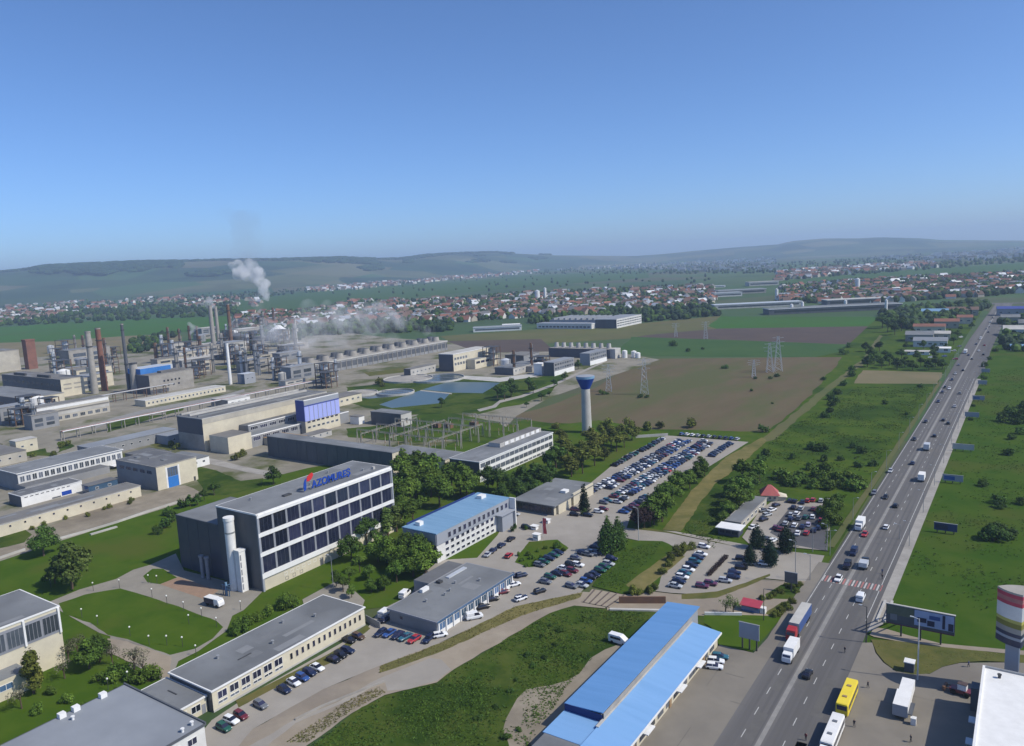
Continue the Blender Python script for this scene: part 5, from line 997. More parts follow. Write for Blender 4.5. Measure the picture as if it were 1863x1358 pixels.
carlist(T3('o',[(870,640,'grey'),(935,570,'green'),(1035,525,'navy'),(1130,455,'white'),(1160,530,'maroon'),(1225,395,'black'),(1250,480,'maroon'),(1300,305,'grey'),(1330,400,'white'),(1400,230,'navy'),(1470,250,'grey'),(1530,225,'silver'),(1580,150,'navy'),(1640,110,'navy'),(1600,230,'navy')]), E_, 'of the plaza row beside the poplars', 'cars parked in the plaza rows')
carlist(T3('o',[(1235,700,'grey'),(1385,690,'silver'),(1440,630,'blue'),(1500,575,'black'),(1560,540,'navy'),(1640,475,'green'),(1700,430,'green'),(1760,385,'silver'),(1800,310,'navy')]), E_, 'in the row by the green strip', 'cars parked in the plaza rows')
carlist(T3('o',[(785,400,'grey'),(850,360,'green'),(920,310,'navy'),(990,265,'green'),(1050,225,'navy')]), E_, 'beside the planted plaza island', 'cars parked in the plaza rows')
carlist(T3('u',[(190,600,'silver'),(235,545,'navy'),(270,490,'white'),(300,445,'teal'),(345,400,'white'),(385,350,'navy'),(425,300,'teal'),(460,260,'navy'),(500,215,'white'),(535,120,'white')]), E_, 'of the small car park row', 'cars parked in the small car park')
carlist(T3('u',[(510,600,'purple'),(612,570,'purple'),(790,535,'silver'),(890,490,'navy'),(900,440,'navy'),(985,375,'black'),(1075,325,'grey'),(1270,330,'white'),(990,265,'black')]), E_*.85, 'right in the small car park', 'cars parked in the small car park')
carlist(T3('k',[(1280,460,'black'),(1470,470,'black'),(1290,390,'purple'),(1620,420,'white'),(1690,385,'maroon'),(440,455,'silver'),(600,640,'black')]), E_*.9, 'around the fir by the gatehouse', 'cars parked near the gatehouse')
carlist(T3('m',[(1060,500,'black'),(1130,510,'black'),(1240,520,'navy'),(1315,500,'red'),(1390,490,'red'),(1500,500,'silver'),(1605,500,'white'),(1110,595,'black'),(1220,610,'silver'),(1395,620,'maroon'),(1470,655,'navy'),(1560,670,'navy'),(1160,685,'white'),(1075,700,'silver'),(1075,760,'navy'),(1190,750,'grey'),(1285,735,'green'),(1380,730,'white'),(1500,780,'red'),(1560,760,'maroon'),(1000,825,'silver'),(1130,850,'white'),(1240,870,'navy'),(1320,840,'lilac'),(1470,885,'navy'),(925,905,'maroon'),(860,880,'purple'),(1170,960,'white'),(1295,960,'red'),(1400,920,'navy')]), N_+.1, 'on the dark used car lot', 'cars on the used car lot')
carlist(T3('m',[(865,565,'black'),(810,630,'white'),(690,635,'grey'),(740,700,'silver'),(690,765,'black'),(550,875,'white'),(720,1040,'black'),(820,1065,'white')]), N_-.4, 'on the lane beside the used car lot', 'cars on the used car lot')
# cars on the highway
ROAD = [((1469,1232),'black','sedan',0),((1525,1057),'white','sedan',1),((1566,1093),'white','van',0),((1541,1035),'black','van',1),((1553,1010),'navy','van',1),((1573,976),'red','sedan',1),((1612,963),'white','hatch',0),((1629,924),'black','hatch',0),((1611,908),'black','sedan',1),((1700,796),'black','hatch',0),((1663,802),'black','sedan',1),((1716,767),'black','hatch',0),((1725,773),'black','hatch',0),((1714,716),'black','hatch',1),((1727,709),'white','sedan',1),((1719,707),'black','hatch',1),((1732,693),'navy','sedan',1),((1744,666),'grey','sedan',1),((1789,647),'black','hatch',0),((1784,618),'white','van',1),((1791,630),'red','hatch',0),((1768,655),'grey','hatch',0),((1776,628),'navy','hatch',1),((1800,596),'silver','hatch',0),((1806,580),'black','hatch',1),((1738,682),'silver','hatch',1),((1752,676),'black','hatch',0),((1762,648),'navy','sedan',1),((1781,640),'white','sedan',0),((1798,606),'black','hatch',0),((1794,600),'grey','hatch',1),((1707,733),'navy','sedan',1),((1746,718),'grey','sedan',0),((1737,742),'silver','sedan',0),((1684,770),'black','hatch',1),((1660,846),'navy','sedan',0),((1620,860),'silver','sedan',1),((1590,900),'grey','hatch',1),((1802,588),'white','van',0)]
for i, (q, c, k, dirn) in enumerate(ROAD):
    p = G(*q); car(k, c, p.x, p.y, math.pi if dirn else 0, i < 14, f'{CN[c]} {"van" if k == "van" else "car"} driving on the highway, {ORD(i)} nearest', 'cars driving on the highway', z=OZ)
# big car park rows
PAL = ['navy']*6+['black']*3+['blue']*5+['white']*7+['silver']*6+['grey']*5+['maroon']*2+['teal']*2+['red']+['green','purple','brown']
rows = [(-164.2,322,386,math.pi/2,'tree-side row',.82,['black']*4+['grey','green','white']), (-154.5,280,383,-math.pi/2,'second row',.95,PAL), (-149.9,288,384,math.pi/2,'third row',.95,PAL), (-142.4,269,388,-math.pi/2,'fourth row',.95,PAL), (-137.8,272,383,math.pi/2,'fifth row',.95,PAL), (-128.8,357,387,math.pi/2,'short far right row',.9,['navy','black','grey','navy']), (-130.0,262,286,-math.pi/2,'short near right row',.9,PAL)]
for x, y0, y1, rt, nm, fill, pal in rows:
    n = int((y1-y0)/2.95); k = 0
    for i in range(n):
        if rv.random() > fill: continue
        c = rv.choice(pal); y = y0+(i+.5)*(y1-y0)/n
        car(rv.choice(['sedan','hatch','hatch']), c, x+rv.gauss(0,.2), y, rt+rv.gauss(0,.03)+(math.pi if rv.random() < .3 else 0), False, f'{CN[c]} car, {ORD(k)} from the near end, {nm}, big car park', 'cars in the big car park'); k += 1
for i in range(11):
    x = -159+i*3.1; c = rv.choice(['navy','black','silver','blue','white']); car('hatch', c, x, 396.5, rv.gauss(0,.05), False, f'{CN[c]} car, {ORD(i)} from the left along the far edge of the big car park', 'cars in the big car park')
# lorries and buses
def wheels(t, xs, ys, r=.5):
    for sx in xs:
        for y in ys: wheel_mb(0,0,r,.3).build('wheel','tyre',t,(sx,y,0))
def boxtruck(label, x, y, rot, boxm, cabm, L=6.0, h=3.3, z=None):
    t = thing('box_truck', label, 'lorry', (x,y,OZ), rot)
    MB().box(-1.2,1.2,-L,0,.9,h).build('cargo_box', boxm, t); MB().box(-1.0,1.0,-L,2.0,.5,.88).build('chassis','dark_metal',t)
    c = MB(); c.loft([ring(1.08,.5,1.5,2.15,.95),ring(1.1,.45,2.4,1.75,.9),ring(1.08,.45,2.5,.3,.9)]); c.build('cab', cabm, t)
    MB().add([(-.95,2.14,1.5),(.95,2.14,1.5),(.88,1.84,2.25),(-.88,1.84,2.25)],[(0,1,2,3)]).build('windscreen','glass',t)
    wheels(t,(-1.0,1.0),(1.2,-L+1.3)); return t
p = G(*T('12',215,800)); boxtruck('white box lorry behind the long blue lorry', -46.3, 181.5, math.pi, 'white_trim', 'car_white', 6.2)
p = G(1561,965); boxtruck('white box lorry driving beside the used car lot', -48.2, p.y, math.pi, 'white_trim', 'car_white', 5.5); p = G(1678,873); boxtruck('white topped lorry on the right lanes of the highway', p.x, p.y, 0, 'white_trim', 'car_grey', 5.5); p = G(1687,818); boxtruck('dark sided lorry with white top, farther along the highway', p.x, p.y, 0, 'silver', 'car_black', 5.0)
p = G(1573,1032); boxtruck('pale pickup lorry in the right lanes by the crossing', p.x, p.y, 0, 'silver', 'car_black', 3.6, 2.3); p = G(1756,644); boxtruck('white lorry far up the highway', p.x, p.y, math.pi, 'white_trim', 'car_white', 5.5)
t = thing('articulated_lorry', 'long lorry with red cab and blue curtain sides', 'lorry', (-48.2,193.2,OZ), math.pi)
MB().box(-1.25,1.25,-14.5,-1.0,1.0,3.7).build('trailer','concrete_pale',t); MB().box(-1.33,-1.26,-14.4,-1.1,1.0,3.6).build('curtain','car_blue',t); MB().box(1.26,1.33,-14.4,-1.1,1.0,3.6).build('curtain','car_blue',t); MB().box(-1.0,1.0,-14.5,2.2,.55,.95).build('chassis','dark_metal',t)
c = MB(); c.loft([ring(1.18,.5,1.8,2.4,.95),ring(1.22,.45,3.0,2.1,.92),ring(1.2,.45,3.4,.0,.9)]); c.build('cab','car_red',t); MB().add([(-1.02,2.42,1.75),(1.02,2.42,1.75),(.98,2.16,2.75),(-.98,2.16,2.75)],[(0,1,2,3)]).build('windscreen','glass',t); wheels(t,(-1.05,1.05),(1.4,-1.2,-10.4,-11.7,-13.0))
def bus(label, x, y, rot, m, L=11.6):
    t = thing('bus', label, 'bus', (x,y,OZ), rot); b = MB()
    def rr(y_, i, z1): return [(-1.27+i,y_,.4),(1.27-i,y_,.4),(1.29-i,y_,1.2),(1.27-i,y_,2.6),(1.12-i,y_,z1),(-1.12+i,y_,z1),(-1.27+i,y_,2.6),(-1.29+i,y_,1.2)]
    b.loft([rr(L/2,.12,2.85),rr(L/2-.25,0,3.0),rr(-L/2+.25,0,3.0),rr(-L/2,.1,2.85)]); b.build('body', m, t)
    for s in (-1,1):
        for k in range(7): MB().box(min(s*1.272,s*1.30),max(s*1.272,s*1.30),-L/2+.7+k*1.5,-L/2+2.0+k*1.5,1.35,2.4).build('window','glass',t)
    MB().box(-1.08,1.08,L/2-.02,L/2+.03,1.2,2.6).build('windscreen','glass',t); MB().box(-1.0,1.0,-L/2-.03,-L/2+.02,1.5,2.5).build('rear_window','glass',t)
    for yy in (-2.6,2.2): MB().box(-.45,.45,yy-.35,yy+.35,2.98,3.14).build('roof_hatch','car_grey' if m != 'yellow' else 'wood',t)
    wheels(t,(-1.1,1.1),(L/2-2.4,-L/2+3.0)); return t
bus('yellow bus standing at the plaza kerb', -30.6, 169.2, 0, 'yellow'); bus('white bus behind the yellow bus', -30.5, 154.0, 0, 'white_trim')
bus('white bus cut off at the lower edge of the plaza', -30.2, 141.5, 0, 'white_trim')
t = thing('box_truck', 'white delivery lorry with two-part roof on the bus plaza', 'lorry', (-20.0,174.6,OZ), 0)
MB().box(-1.45,1.45,-6.4,.2,.8,3.3).build('cargo_box','white_trim',t); MB().box(-1.2,1.35,.22,6.2,.8,3.05).build('front_box','white_trim',t); MB().box(-1.1,1.1,-6.2,6.0,.45,.78).build('chassis','dark_metal',t); MB().box(1.5,2.3,-6.4,-1.5,1.6,1.8).build('side_awning','cladding',t); MB().box(-1.4,1.4,-6.46,-6.41,.8,3.25).build('shaded_rear_door','panel_grey',t); wheels(t,(-1.1,1.1),(4.2,-3.0,-4.4))  # grey rear of the white body: shade put into its colour
t = bld('kiosk', 'tiny kiosk with white roof at the end of the bus plaza', 'kiosk', -21.9, -19.9, 189.4, 191.4, 2.5, 'cladding', 'white_trim', 'white_trim', over=.15, th=.2)
t = bld('kiosk', 'small white cabinet beside the delivery lorry', 'cabinet', -17.9, -16.9, 167.4, 168.4, 1.7, 'white_trim', 'white_trim', None, over=.05, th=.1)
p = G(*T('X',1045,600)); t = thing('loader', 'small dark brown loader parked by the white hall', 'loader', (p.x,p.y,OZ), R_(80))
MB().box(-1.0,1.0,-2.2,2.0,.5,1.2).build('chassis','car_maroon',t); MB().box(-.75,.75,-1.2,.5,1.2,2.5).build('cab','car_white',t); MB().box(-.8,.8,-1.3,.6,2.5,2.62).build('cab_roof','car_brown',t); MB().box(-1.2,1.2,2.9,3.4,.2,1.1).build('bucket','rust',t); MB().tube((-.8,1.4,1.1),(-.8,3.0,.7),.12).build('arm','rust',t); MB().tube((.8,1.4,1.1),(.8,3.0,.7),.12).build('arm','rust',t); wheels(t,(-1.1,1.1),(1.3,-1.4),.55)
p = G(*T('9',1515,370)); t = thing('pump_truck', 'white lorry with dark tank parked before the white cylinder', 'lorry', (p.x,p.y,OZ), E_+.1)
c = MB(); c.loft([ring(1.1,.5,1.5,3.2,.95),ring(1.15,.45,2.5,2.7,.9),ring(1.12,.45,2.6,1.0,.9)]); c.build('cab','car_white',t); MB().box(-1.15,1.15,-3.2,.9,.9,2.5).build('body','car_navy',t); MB().box(-1.17,1.17,-3.2,.9,2.51,2.65).build('lid','white_trim',t); MB().add([(-1.0,3.16,1.5),(1.0,3.16,1.5),(.92,2.78,2.35),(-.92,2.78,2.35)],[(0,1,2,3)]).build('windscreen','glass',t); wheels(t,(-1.0,1.0),(2.2,-2.0))
p = G(*T('11',800,635)); t = thing('parked_van', 'white van parked against the back of the blue hall', 'van', (p.x,p.y,OZ), E_-.05)
b = MB(); b.loft([ring(.9,.35,1.0,2.7),ring(1.0,.25,1.2,2.5),ring(1.0,.25,2.0,1.3,.9),ring(1.0,.25,2.3,.8,.9),ring(1.0,.25,2.3,-2.6,.9),ring(.95,.3,2.2,-2.7,.9)]); b.build('body','car_white',t); MB().box(-1.02,1.02,-2.0,1.0,1.25,1.85).build('window','glass',t); wheels(t,(-.85,.85),(1.7,-1.6),.34)
for i,(x,y,c) in enumerate(T3('11',[(1510,745,'teal'),(1480,775,'white'),(1470,815,'white')])): p = G(x,y); car('hatch',c,p.x,p.y,E_+.3,True,['teal car parked nearest the lawn beside the blue hall','white car between two cars beside the blue hall','white car parked lowest of three beside the blue hall'][i],'cars parked by the blue hall')
p = G(*T('W',985,555)); t = thing('kiosk', 'small red roofed stall with blue front behind the small lawn', 'kiosk', (p.x,p.y,0)); t.scale = (.8,.8,.8)
MB().box(-3,3,-1.6,1.6,0,2.4).build('wall','glass_blue',t); MB().add([(-3.5,-2.2,2.3),(3.5,-2.2,2.3),(3.5,2.2,3.2),(-3.5,2.2,3.2),(-3.5,-2.2,2.5),(3.5,-2.2,2.5),(3.5,2.2,3.4),(-3.5,2.2,3.4)],[(0,1,5,4),(1,2,6,5),(2,3,7,6),(3,0,4,7),(4,5,6,7),(3,2,1,0)]).build('roof','drum_red',t); MB().box(3.2,5,-1,1,0,2.2).build('side_block','white_trim',t)
# red banner flag, gate booths
p = G(*T('k',840,760)); t = thing('banner_flag', 'tall red banner on a pole in the middle of the plaza', 'flag', (p.x,p.y,0)); h = 7.5; MB().tube((0,0,-.1),(0,0,h),.08).build('pole','silver',t); b = MB(); rows_ = []
for k in range(8): rows_.append([(.1,.05*math.sin(k*.9),1.4+k*.85),(1.5,.25*math.sin(k*.9+1.2),1.4+k*.85)])
b.v = [q for r_ in rows_ for q in r_]; b.f = [(2*k,2*k+1,2*k+3,2*k+2) for k in range(7)]; b.m = [0]*7; b.build('banner','banner_red',t)
for i, q in enumerate(((T('k',750,800)),(T('k',720,650)),(T('k',890,560)))): p = G(*q); t = thing('gate_booth', ['white gate booth beside the planted island','small white booth left of the red banner','small white booth behind the red banner'][i], 'booth', (p.x,p.y,0)); MB().box(-1.1,1.1,-.9,.9,0,2.3 if i == 0 else 1.5).build('wall','white_trim',t); MB().box(-1.4,1.4,-1.2,1.2,2.3 if i == 0 else 1.5,2.5 if i == 0 else 1.65).build('roof','white_trim',t); MB().box(-.8,.8,-.95,-.905,1.0,1.3).build('window','glass',t)
# ------------------------------------------------------------------ people
def person_mesh(pose, topm, legm):
    me = bpy.data.meshes.new('person'); st_ = .26 if pose else .07
    V = [(0,0,.95),(0,0,1.15),(0,0,1.38),(0,.01,1.50),(0,.03,1.60),(0,.04,1.70), (-.10,0,.90),(-.11,st_*.6,.50),(-.11,st_*.6-.05 if pose else 0,.08),(-.11,st_*.6+.12,.04), (.10,0,.90),(.11,-st_*.3,.50),(.11,-st_,.10),(.11,-st_+.14,.04), (-.18,0,1.42),(-.24,-.06 if pose else 0,1.16),(-.25,.06 if pose else .04,.92),(.18,0,1.42),(.24,.06 if pose else 0,1.16),(.25,.12 if pose else .04,.93)]
    E = [(0,1),(1,2),(2,3),(3,4),(4,5),(0,6),(6,7),(7,8),(8,9),(0,10),(10,11),(11,12),(12,13),(2,14),(14,15),(15,16),(2,17),(17,18),(18,19)]
    rad = [.15,.14,.17,.06,.095,.085,.10,.07,.05,.04,.10,.07,.05,.04,.075,.055,.04,.075,.055,.04]
    me.from_pydata(V,E,[]); o = bpy.data.objects.new('tmp', me); COL.objects.link(o); md = o.modifiers.new('s','SKIN')
    for i, r in enumerate(rad): me.skin_vertices[0].data[i].radius = (r*1.15, r)
    me.skin_vertices[0].data[0].use_root = True
    o.modifiers.new('ss','SUBSURF').levels = 1
    dg = bpy.context.evaluated_depsgraph_get(); m2 = bpy.data.meshes.new_from_object(o.evaluated_get(dg)); bpy.data.objects.remove(o)
    m2.materials.clear(); [m2.materials.append(K[a]) for a in (topm, legm, 'skin', 'hair')]
    for pl in m2.polygons: z = pl.center.z; pl.material_index = 3 if z > 1.66 else 2 if z > 1.49 or (z < 1.0 and abs(pl.center.x) > .21) else 0 if z > .93 else 1
    m2.name = 'person'; return m2
PM = [person_mesh(1,'cloth_dark','cloth_dark'), person_mesh(0,'cloth_red','cloth_dark'), person_mesh(1,'cloth_blue','cloth_dark')]
for q, m, rot, lab in (((1537,1190),0,2.5,'person in dark clothes standing on the road edge by the bend'), ((1579,1254),0,1,'person in dark clothes right of the yellow bus'), ((1554,1325),0,.4,'person in dark clothes beside the white bus'), ((1466,1350),1,3,'person in dark trousers standing at the lower road edge'), ((1657,1353),0,2,'person in dark clothes at the lower edge of the plaza'),
        ((1762,1216),2,1.5,'person walking on the plaza below the sign tower'), ((1605,1056),0,0,'person on the right pavement near the zebra crossing, left'), ((1605,1046),2,0,'person on the right pavement near the zebra crossing, right'), ((1263,1218),0,1,'person at the awning of the blue hall'), ((1268,1212),2,2,'second person at the awning of the blue hall'), ((1239,1254),0,.5,'person before the shop windows of the blue hall'), ((1236,1262),1,2.2,'person in red before the shop windows of the blue hall')):
    p = G(*q); o = link('person', PM[m], None, (p.x,p.y,OZ), rot); tag(o, lab, 'person')
# ------------------------------------------------------------------ trees and shrubs
def leaves(rnd, lobes, n, size, flat=.6):
    v = []; f = []
    tot = sum(l[3]**2 for l in lobes)
    for (cx, cy_, cz, r, sz) in lobes:
        k = int(n*r*r/tot)
        for _ in range(k):
            a = rnd.uniform(0, 2*math.pi); u = rnd.uniform(-.75, 1); s = math.sqrt(1-u*u)
            q = r*(rnd.uniform(.62, 1.06))*(1+.16*math.sin(3*a+cx*5)+.12*math.sin(5*u*3+cz))
            d = Vector((s*math.cos(a), s*math.sin(a), u)); p = Vector((cx+d.x*q, cy_+d.y*q, cz+d.z*q*sz))
            nn = (d+Vector((rnd.gauss(0,.38), rnd.gauss(0,.38), rnd.gauss(0,.38)+.3))).normalized()
            t1 = nn.orthogonal().normalized(); t1.rotate(Matrix.Rotation(rnd.uniform(0, 6.28), 3, nn)); t2 = nn.cross(t1)
            a_ = size*rnd.uniform(.6, 1.35); b_ = a_*rnd.uniform(.45, .9); o = len(v)
            v += [tuple(p-t1*a_*.5-t2*b_*.1), tuple(p+t2*b_*.5+nn*a_*.08), tuple(p+t1*a_*.5+t2*b_*.05), tuple(p-t2*b_*.5+nn*a_*.05)]
            f.append((o, o+1, o+2, o+3))
    return v, f
TM = {}
def tree_mesh(kind, var, hi):
    k = (kind, var, hi)
    if k in TM: return TM[k]
    rnd = random.Random(hash((kind, var)) % 1000 if False else sum(map(ord, kind))*7+var*13)
    tr = MB(); lobes = []
    # unit tree of height 10
    if kind in ('round', 'pale'):
        for i in range(9 if hi else 7):
            a = rnd.uniform(0, 6.28); q = rnd.uniform(.8, 2.7); z_ = rnd.uniform(3.6, 7.6); lobes.append((q*math.cos(a), q*math.sin(a), z_, rnd.uniform(1.3, 2.1)*(1 if z_ < 6.5 else .85), .85))
        lobes.append((rnd.uniform(-.5,.5), rnd.uniform(-.5,.5), 8.2, 1.5, .95)); n, s = (3000, .62) if hi else (1300, .85)
    elif kind == 'tall':
        for i in range(9): z_ = 2.6+i*.8; a = rnd.uniform(0, 6.28); q = rnd.uniform(.2, .9); lobes.append((q*math.cos(a), q*math.sin(a), z_, 1.35*(1-.05*abs(i-3)), 1.0))
        n, s = (2200, .55) if hi else (900, .8)
    elif kind == 'cone':
        for i in range(10): z_ = .8+i*.95; r = 2.5*(1-i/10.6)**.75; lobes.append((rnd.uniform(-.15,.15), rnd.uniform(-.15,.15), z_, max(.35, r), .7))
        n, s = (1700, .6) if hi else (900, .8)
    elif kind == 'thuja':
        for i in range(9): z_ = 1.2+i*.95; r = 2.6*math.sin(math.pi*min(.97, (.12+i/9.0)**.62*.93+.04)); lobes.append((rnd.uniform(-.12,.12), rnd.uniform(-.12,.12), z_, max(.5, r), .8))
        n, s = (2600, .5) if hi else (1300, .65)
    elif kind == 'bush':
        for i in range(6): a = rnd.uniform(0, 6.28); q = rnd.uniform(.5, 4.2); lobes.append((q*math.cos(a), q*math.sin(a), rnd.uniform(2.2, 5.5), rnd.uniform(2.2, 3.7), .95))
        n, s = (1100, 1.1) if hi else (450, 1.6)
    else:   # bare
        for i in range(6): a = rnd.uniform(0, 6.28); q = rnd.uniform(.6, 2.4); lobes.append((q*math.cos(a), q*math.sin(a), rnd.uniform(4, 8), rnd.uniform(1, 1.7), 1))
        n, s = 420, .45
    v, f = leaves(rnd, lobes, n, s); c = MB(); c.v = v; c.f = f; c.m = [0]*len(f)
    if kind not in ('bush',):
        tr.tube((0,0,-.3), (.1,.05,4.2), .27, n=7, r2=.17)
        for l in lobes[:7]: tr.tube((.08,.04,min(3.6, l[2]*.6)), (l[0]*.8, l[1]*.8, l[2]), .12, n=5, r2=.04)
    else:
        for l in lobes[:5]: tr.tube((0,0,-.3), (l[0]*.7, l[1]*.7, l[2]), .16, n=5, r2=.05)
    TM[k] = (c, tr); return TM[k]
_tmm = {}
LEAF = dict(round='leaf_mid', pale='leaf_pale', tall='leaf_mid', cone='leaf_fir', thuja='leaf_fir', bush='leaf_mid', bare='leaf_bare')
rt = random.Random(21)
def tree(x, y, h, kind, leaf, label, group, hi, cat, wide=1.0, name=None):
    var = rt.randrange(4); k = (kind, var, hi, leaf)
    if k not in _tmm:
        c, tr = tree_mesh(kind, var, hi); _tmm[k] = (c.mesh('crown', leaf), tr.mesh('trunk', 'bark'))
    cm, tm = _tmm[k]
    t = thing(name or {'bush':'bush','cone':'fir_tree','thuja':'cypress_tree'}.get(kind, 'tree'), label, cat, (x, y, 0), rt.uniform(0, 6.28), group); s = h/10
    t.scale = (s*wide*rt.uniform(.9, 1.12), s*wide*rt.uniform(.9, 1.12), s)
    link('crown', cm, t); link('trunk', tm, t); return t
AD = dict(leaf_mid='green', leaf_dark='dark green', leaf_pale='pale green', leaf_olive='olive green', leaf_fir='blackish green', leaf_purple='purple brown', leaf_bare='sparse bare')
NTREE = [0]
def trees(where, pts, h, kind='round', leaf=None, wide=1.0, hi=None, jit=.16):
    pts = sorted(pts); lf = leaf or LEAF[kind]; cat = 'bush' if kind == 'bush' else 'tree'; nn = {'bush':'bush','cone':'fir','thuja':'cypress'}.get(kind, 'tree')
    for i, q in enumerate(pts):
        p = G(q[0], q[1]); hh = (q[2] if len(q) > 2 else h)*(1+rt.gauss(0, jit)*.7)
        lab = f'{AD[lf]} {nn} {where}' if len(pts) == 1 else f'{AD[lf]} {nn}, {ORD(i)} from the left {where}'
        tree(p.x, p.y, hh, kind, lf, lab, 'trees and shrubs '+where if len(pts) > 1 else None, (p.length < 330) if hi is None else hi, cat, wide); NTREE[0] += 1
trees('beside the cream workshop wall', [(80,1012)], 11, 'round', 'leaf_dark', 1.1)
trees('in flower on the left lawn', [(132,1072)], 14.5, 'pale', 'leaf_pale', 1.15); trees('tucked behind the flowering tree', [(100,1062)], 8, 'round', 'leaf_dark', 1.2)
trees('leaning before the tall cream hall', [(62,1262)], 10, 'tall', 'leaf_olive', 1.2); trees('beside the tall cream hall', [(163,1218),(182,1205,8)], 9.5, 'round', 'leaf_mid', 1.1)
trees('between lawn and tall cream hall', [(125,1205),(142,1195),(118,1235),(205,1210),(245,1222),(262,1230),(40,1290)], 7, 'bare', None, 1.1)
trees('around the square hall', [(272,1240,4.5),(250,1238,3.6),(286,1235,3.2),(120,1280,3.5),(95,1262,3),(150,1290,2.6),(215,1262,2.6),(190,1280,2.5),(70,1298,3),(180,1240,4),(210,1235,4.5),(235,1238,3.5)], 3.5, 'bush', 'leaf_mid', .9)
trees('at the left rear of the head office', [(300,962,6),(288,972,5),(315,950,6.5),(330,925,5),(306,938,5)], 6, 'bush', 'leaf_dark', .7)
trees('between the workshops and the head office', [(390,902,8),(372,912,6),(346,922,6),(498,882,9.5),(360,920,5)], 8, 'round', 'leaf_dark', 1.05)
trees('before the head office front', [(668,992,12.5),(640,1022,8)], 12, 'round', 'leaf_dark', 1.1)
trees('at the far corner of the head office', [(706,975,12),(722,968,10)], 12, 'tall', 'leaf_pale', 1.4)
trees('between head office and blue-roofed office', [(688,1022),(708,1030),(730,1042),(752,1050),(700,1012,8),(775,1048),(742,1022),(764,1030),(722,1060,8),(655,1042,6.5),(636,1060,6.5),(672,1055,6),(612,1068,5),(625,1078,5),(640,1088,4.5),(700,1075,5),(676,1078,4.5)], 11, 'round', 'leaf_mid', 1.15)
trees('behind the blue-roofed office', [(728,880),(742,905),(758,925),(770,890),(745,935),(785,905),(800,925),(812,900),(722,925),(790,880),(762,868),(730,945,12),(752,958,11),(822,885),(838,900),(850,905),(735,860,12)], 14, 'round', 'leaf_mid', 1.1)
trees('in front of the white-banded office', [(888,888),(905,895),(925,900),(950,890),(975,885),(1000,872),(940,910),(915,915),(965,900),(1012,860),(990,890)], 11, 'round', 'leaf_dark', 1.15)
trees('between white-banded office and car park', [(1028,850),(1045,845),(1062,838),(1080,828),(1098,820),(1112,812),(1040,868),(1060,862),(1082,848),(1100,838),(1122,822),(1136,815),(1025,832),(1075,812),(1150,800),(1020,812),(1105,800)], 10, 'round', 'leaf_olive', 1.15)
trees('below the ploughed field fence', [(1160,788),(1180,783),(1200,780),(1130,785),(1255,778,8),(1012,780),(1145,778)], 6, 'bush', 'leaf_olive', .9)
trees('along the back of the long low office', [(440,1148,5),(450,1140,5.5),(468,1130,5),(485,1122,4.5),(515,1108,6),(528,1105,5.5),(430,1155,4)], 5, 'bush', 'leaf_mid', .75)
trees('as a pair beside the plaza', [(1106,1008),(1125,1000)], 14.5, 'thuja', 'leaf_dark', .95)
trees('near the kiosk with the white awning', [(1377,998),(1364,1028),(1401,1030),(1430,1005)], 10, 'thuja', 'leaf_fir', 1.05)
trees('at the end of the gatehouse', [(1063,930)], 9.5, 'cone', 'leaf_fir', .8)
trees('along the near side of the big car park', [(1190,955,11),(1205,950,12),(1212,930,12),(1222,912,10),(1240,905,10),(1232,892,9),(1255,890,9),(1268,880,8.5),(1282,868,8),(1198,932,10),(1246,884,9),(1275,858,8)], 10, 'round', 'leaf_mid', 1.05)
trees('at the near end of the car park trees', [(1172,962,8.5),(1160,958,7),(1183,958,8)], 8, 'round', 'leaf_purple', 1.1)
trees('between trackbed and red-roofed house', [(1332,905),(1345,920),(1355,900),(1370,890),(1340,935),(1325,940,7),(1360,910),(1382,880),(1378,870),(1350,880),(1315,955,6)], 10, 'round', 'leaf_mid', 1.15)
trees('on the meadow behind the car lot', [(1445,885),(1460,880),(1478,888),(1495,880),(1510,890),(1530,885),(1548,892),(1455,868),(1485,868),(1520,872),(1500,858),(1540,872),(1470,855),(1430,880),(1420,872),(1555,878),(1565,890)], 5.5, 'bush', 'leaf_mid', 1.0)
trees('scattered over the meadow by the highway', [(1480,818,5),(1495,822,5),(1555,815,4.5),(1570,825,4.5),(1500,840,4),(1530,838,4),(1610,735,4),(1675,705,3.5),(1395,830,6),(1388,840,5),(1440,835,4),(1560,850,4),(1590,848,4),(1650,755,3)], 4, 'bush', 'leaf_dark', .95)
trees('along the farm track beside the ploughed field', [(1500,760),(1510,750),(1518,738),(1512,728),(1522,718),(1535,702),(1548,685),(1552,675),(1498,692,4),(1535,645,7),(1545,632,6),(1388,786,6)], 6, 'bush', 'leaf_dark', 1.0)
trees('in the belt before the grey sheds', [(1578,668),(1590,662),(1604,670),(1618,665),(1632,672),(1646,668),(1660,674),(1675,668),(1690,674),(1702,668),(1714,672),(1584,650),(1610,652),(1640,655),(1668,658),(1697,655),(1575,640),(1600,640)], 9, 'round', 'leaf_dark', 1.2)
trees('at the far end of the green strip', [(1615,605),(1628,610),(1640,603),(1605,598),(1622,595)], 16, 'round', 'leaf_dark', 1.2)
trees('in the ploughed and green fields', [(1224,630,7),(1253,640,5),(1278,636,4),(1096,718,4),(1104,718,3),(1164,724,4),(1176,724,3.5),(1320,671,5),(1373,690,3),(1414,686,4),(1402,690,3),(1368,712,2.5),(1405,735,2)], 4, 'bush', 'leaf_dark', 1.1)
trees('beside the settling basins', [(905,725,13),(918,728,13),(930,722,12),(962,712,10),(970,716,9),(803,742,8),(1028,692,8),(1008,706,7),(1052,672,9),(985,730,7),(958,742,6),(1000,722,5)], 9, 'round', 'leaf_dark', 1.1)
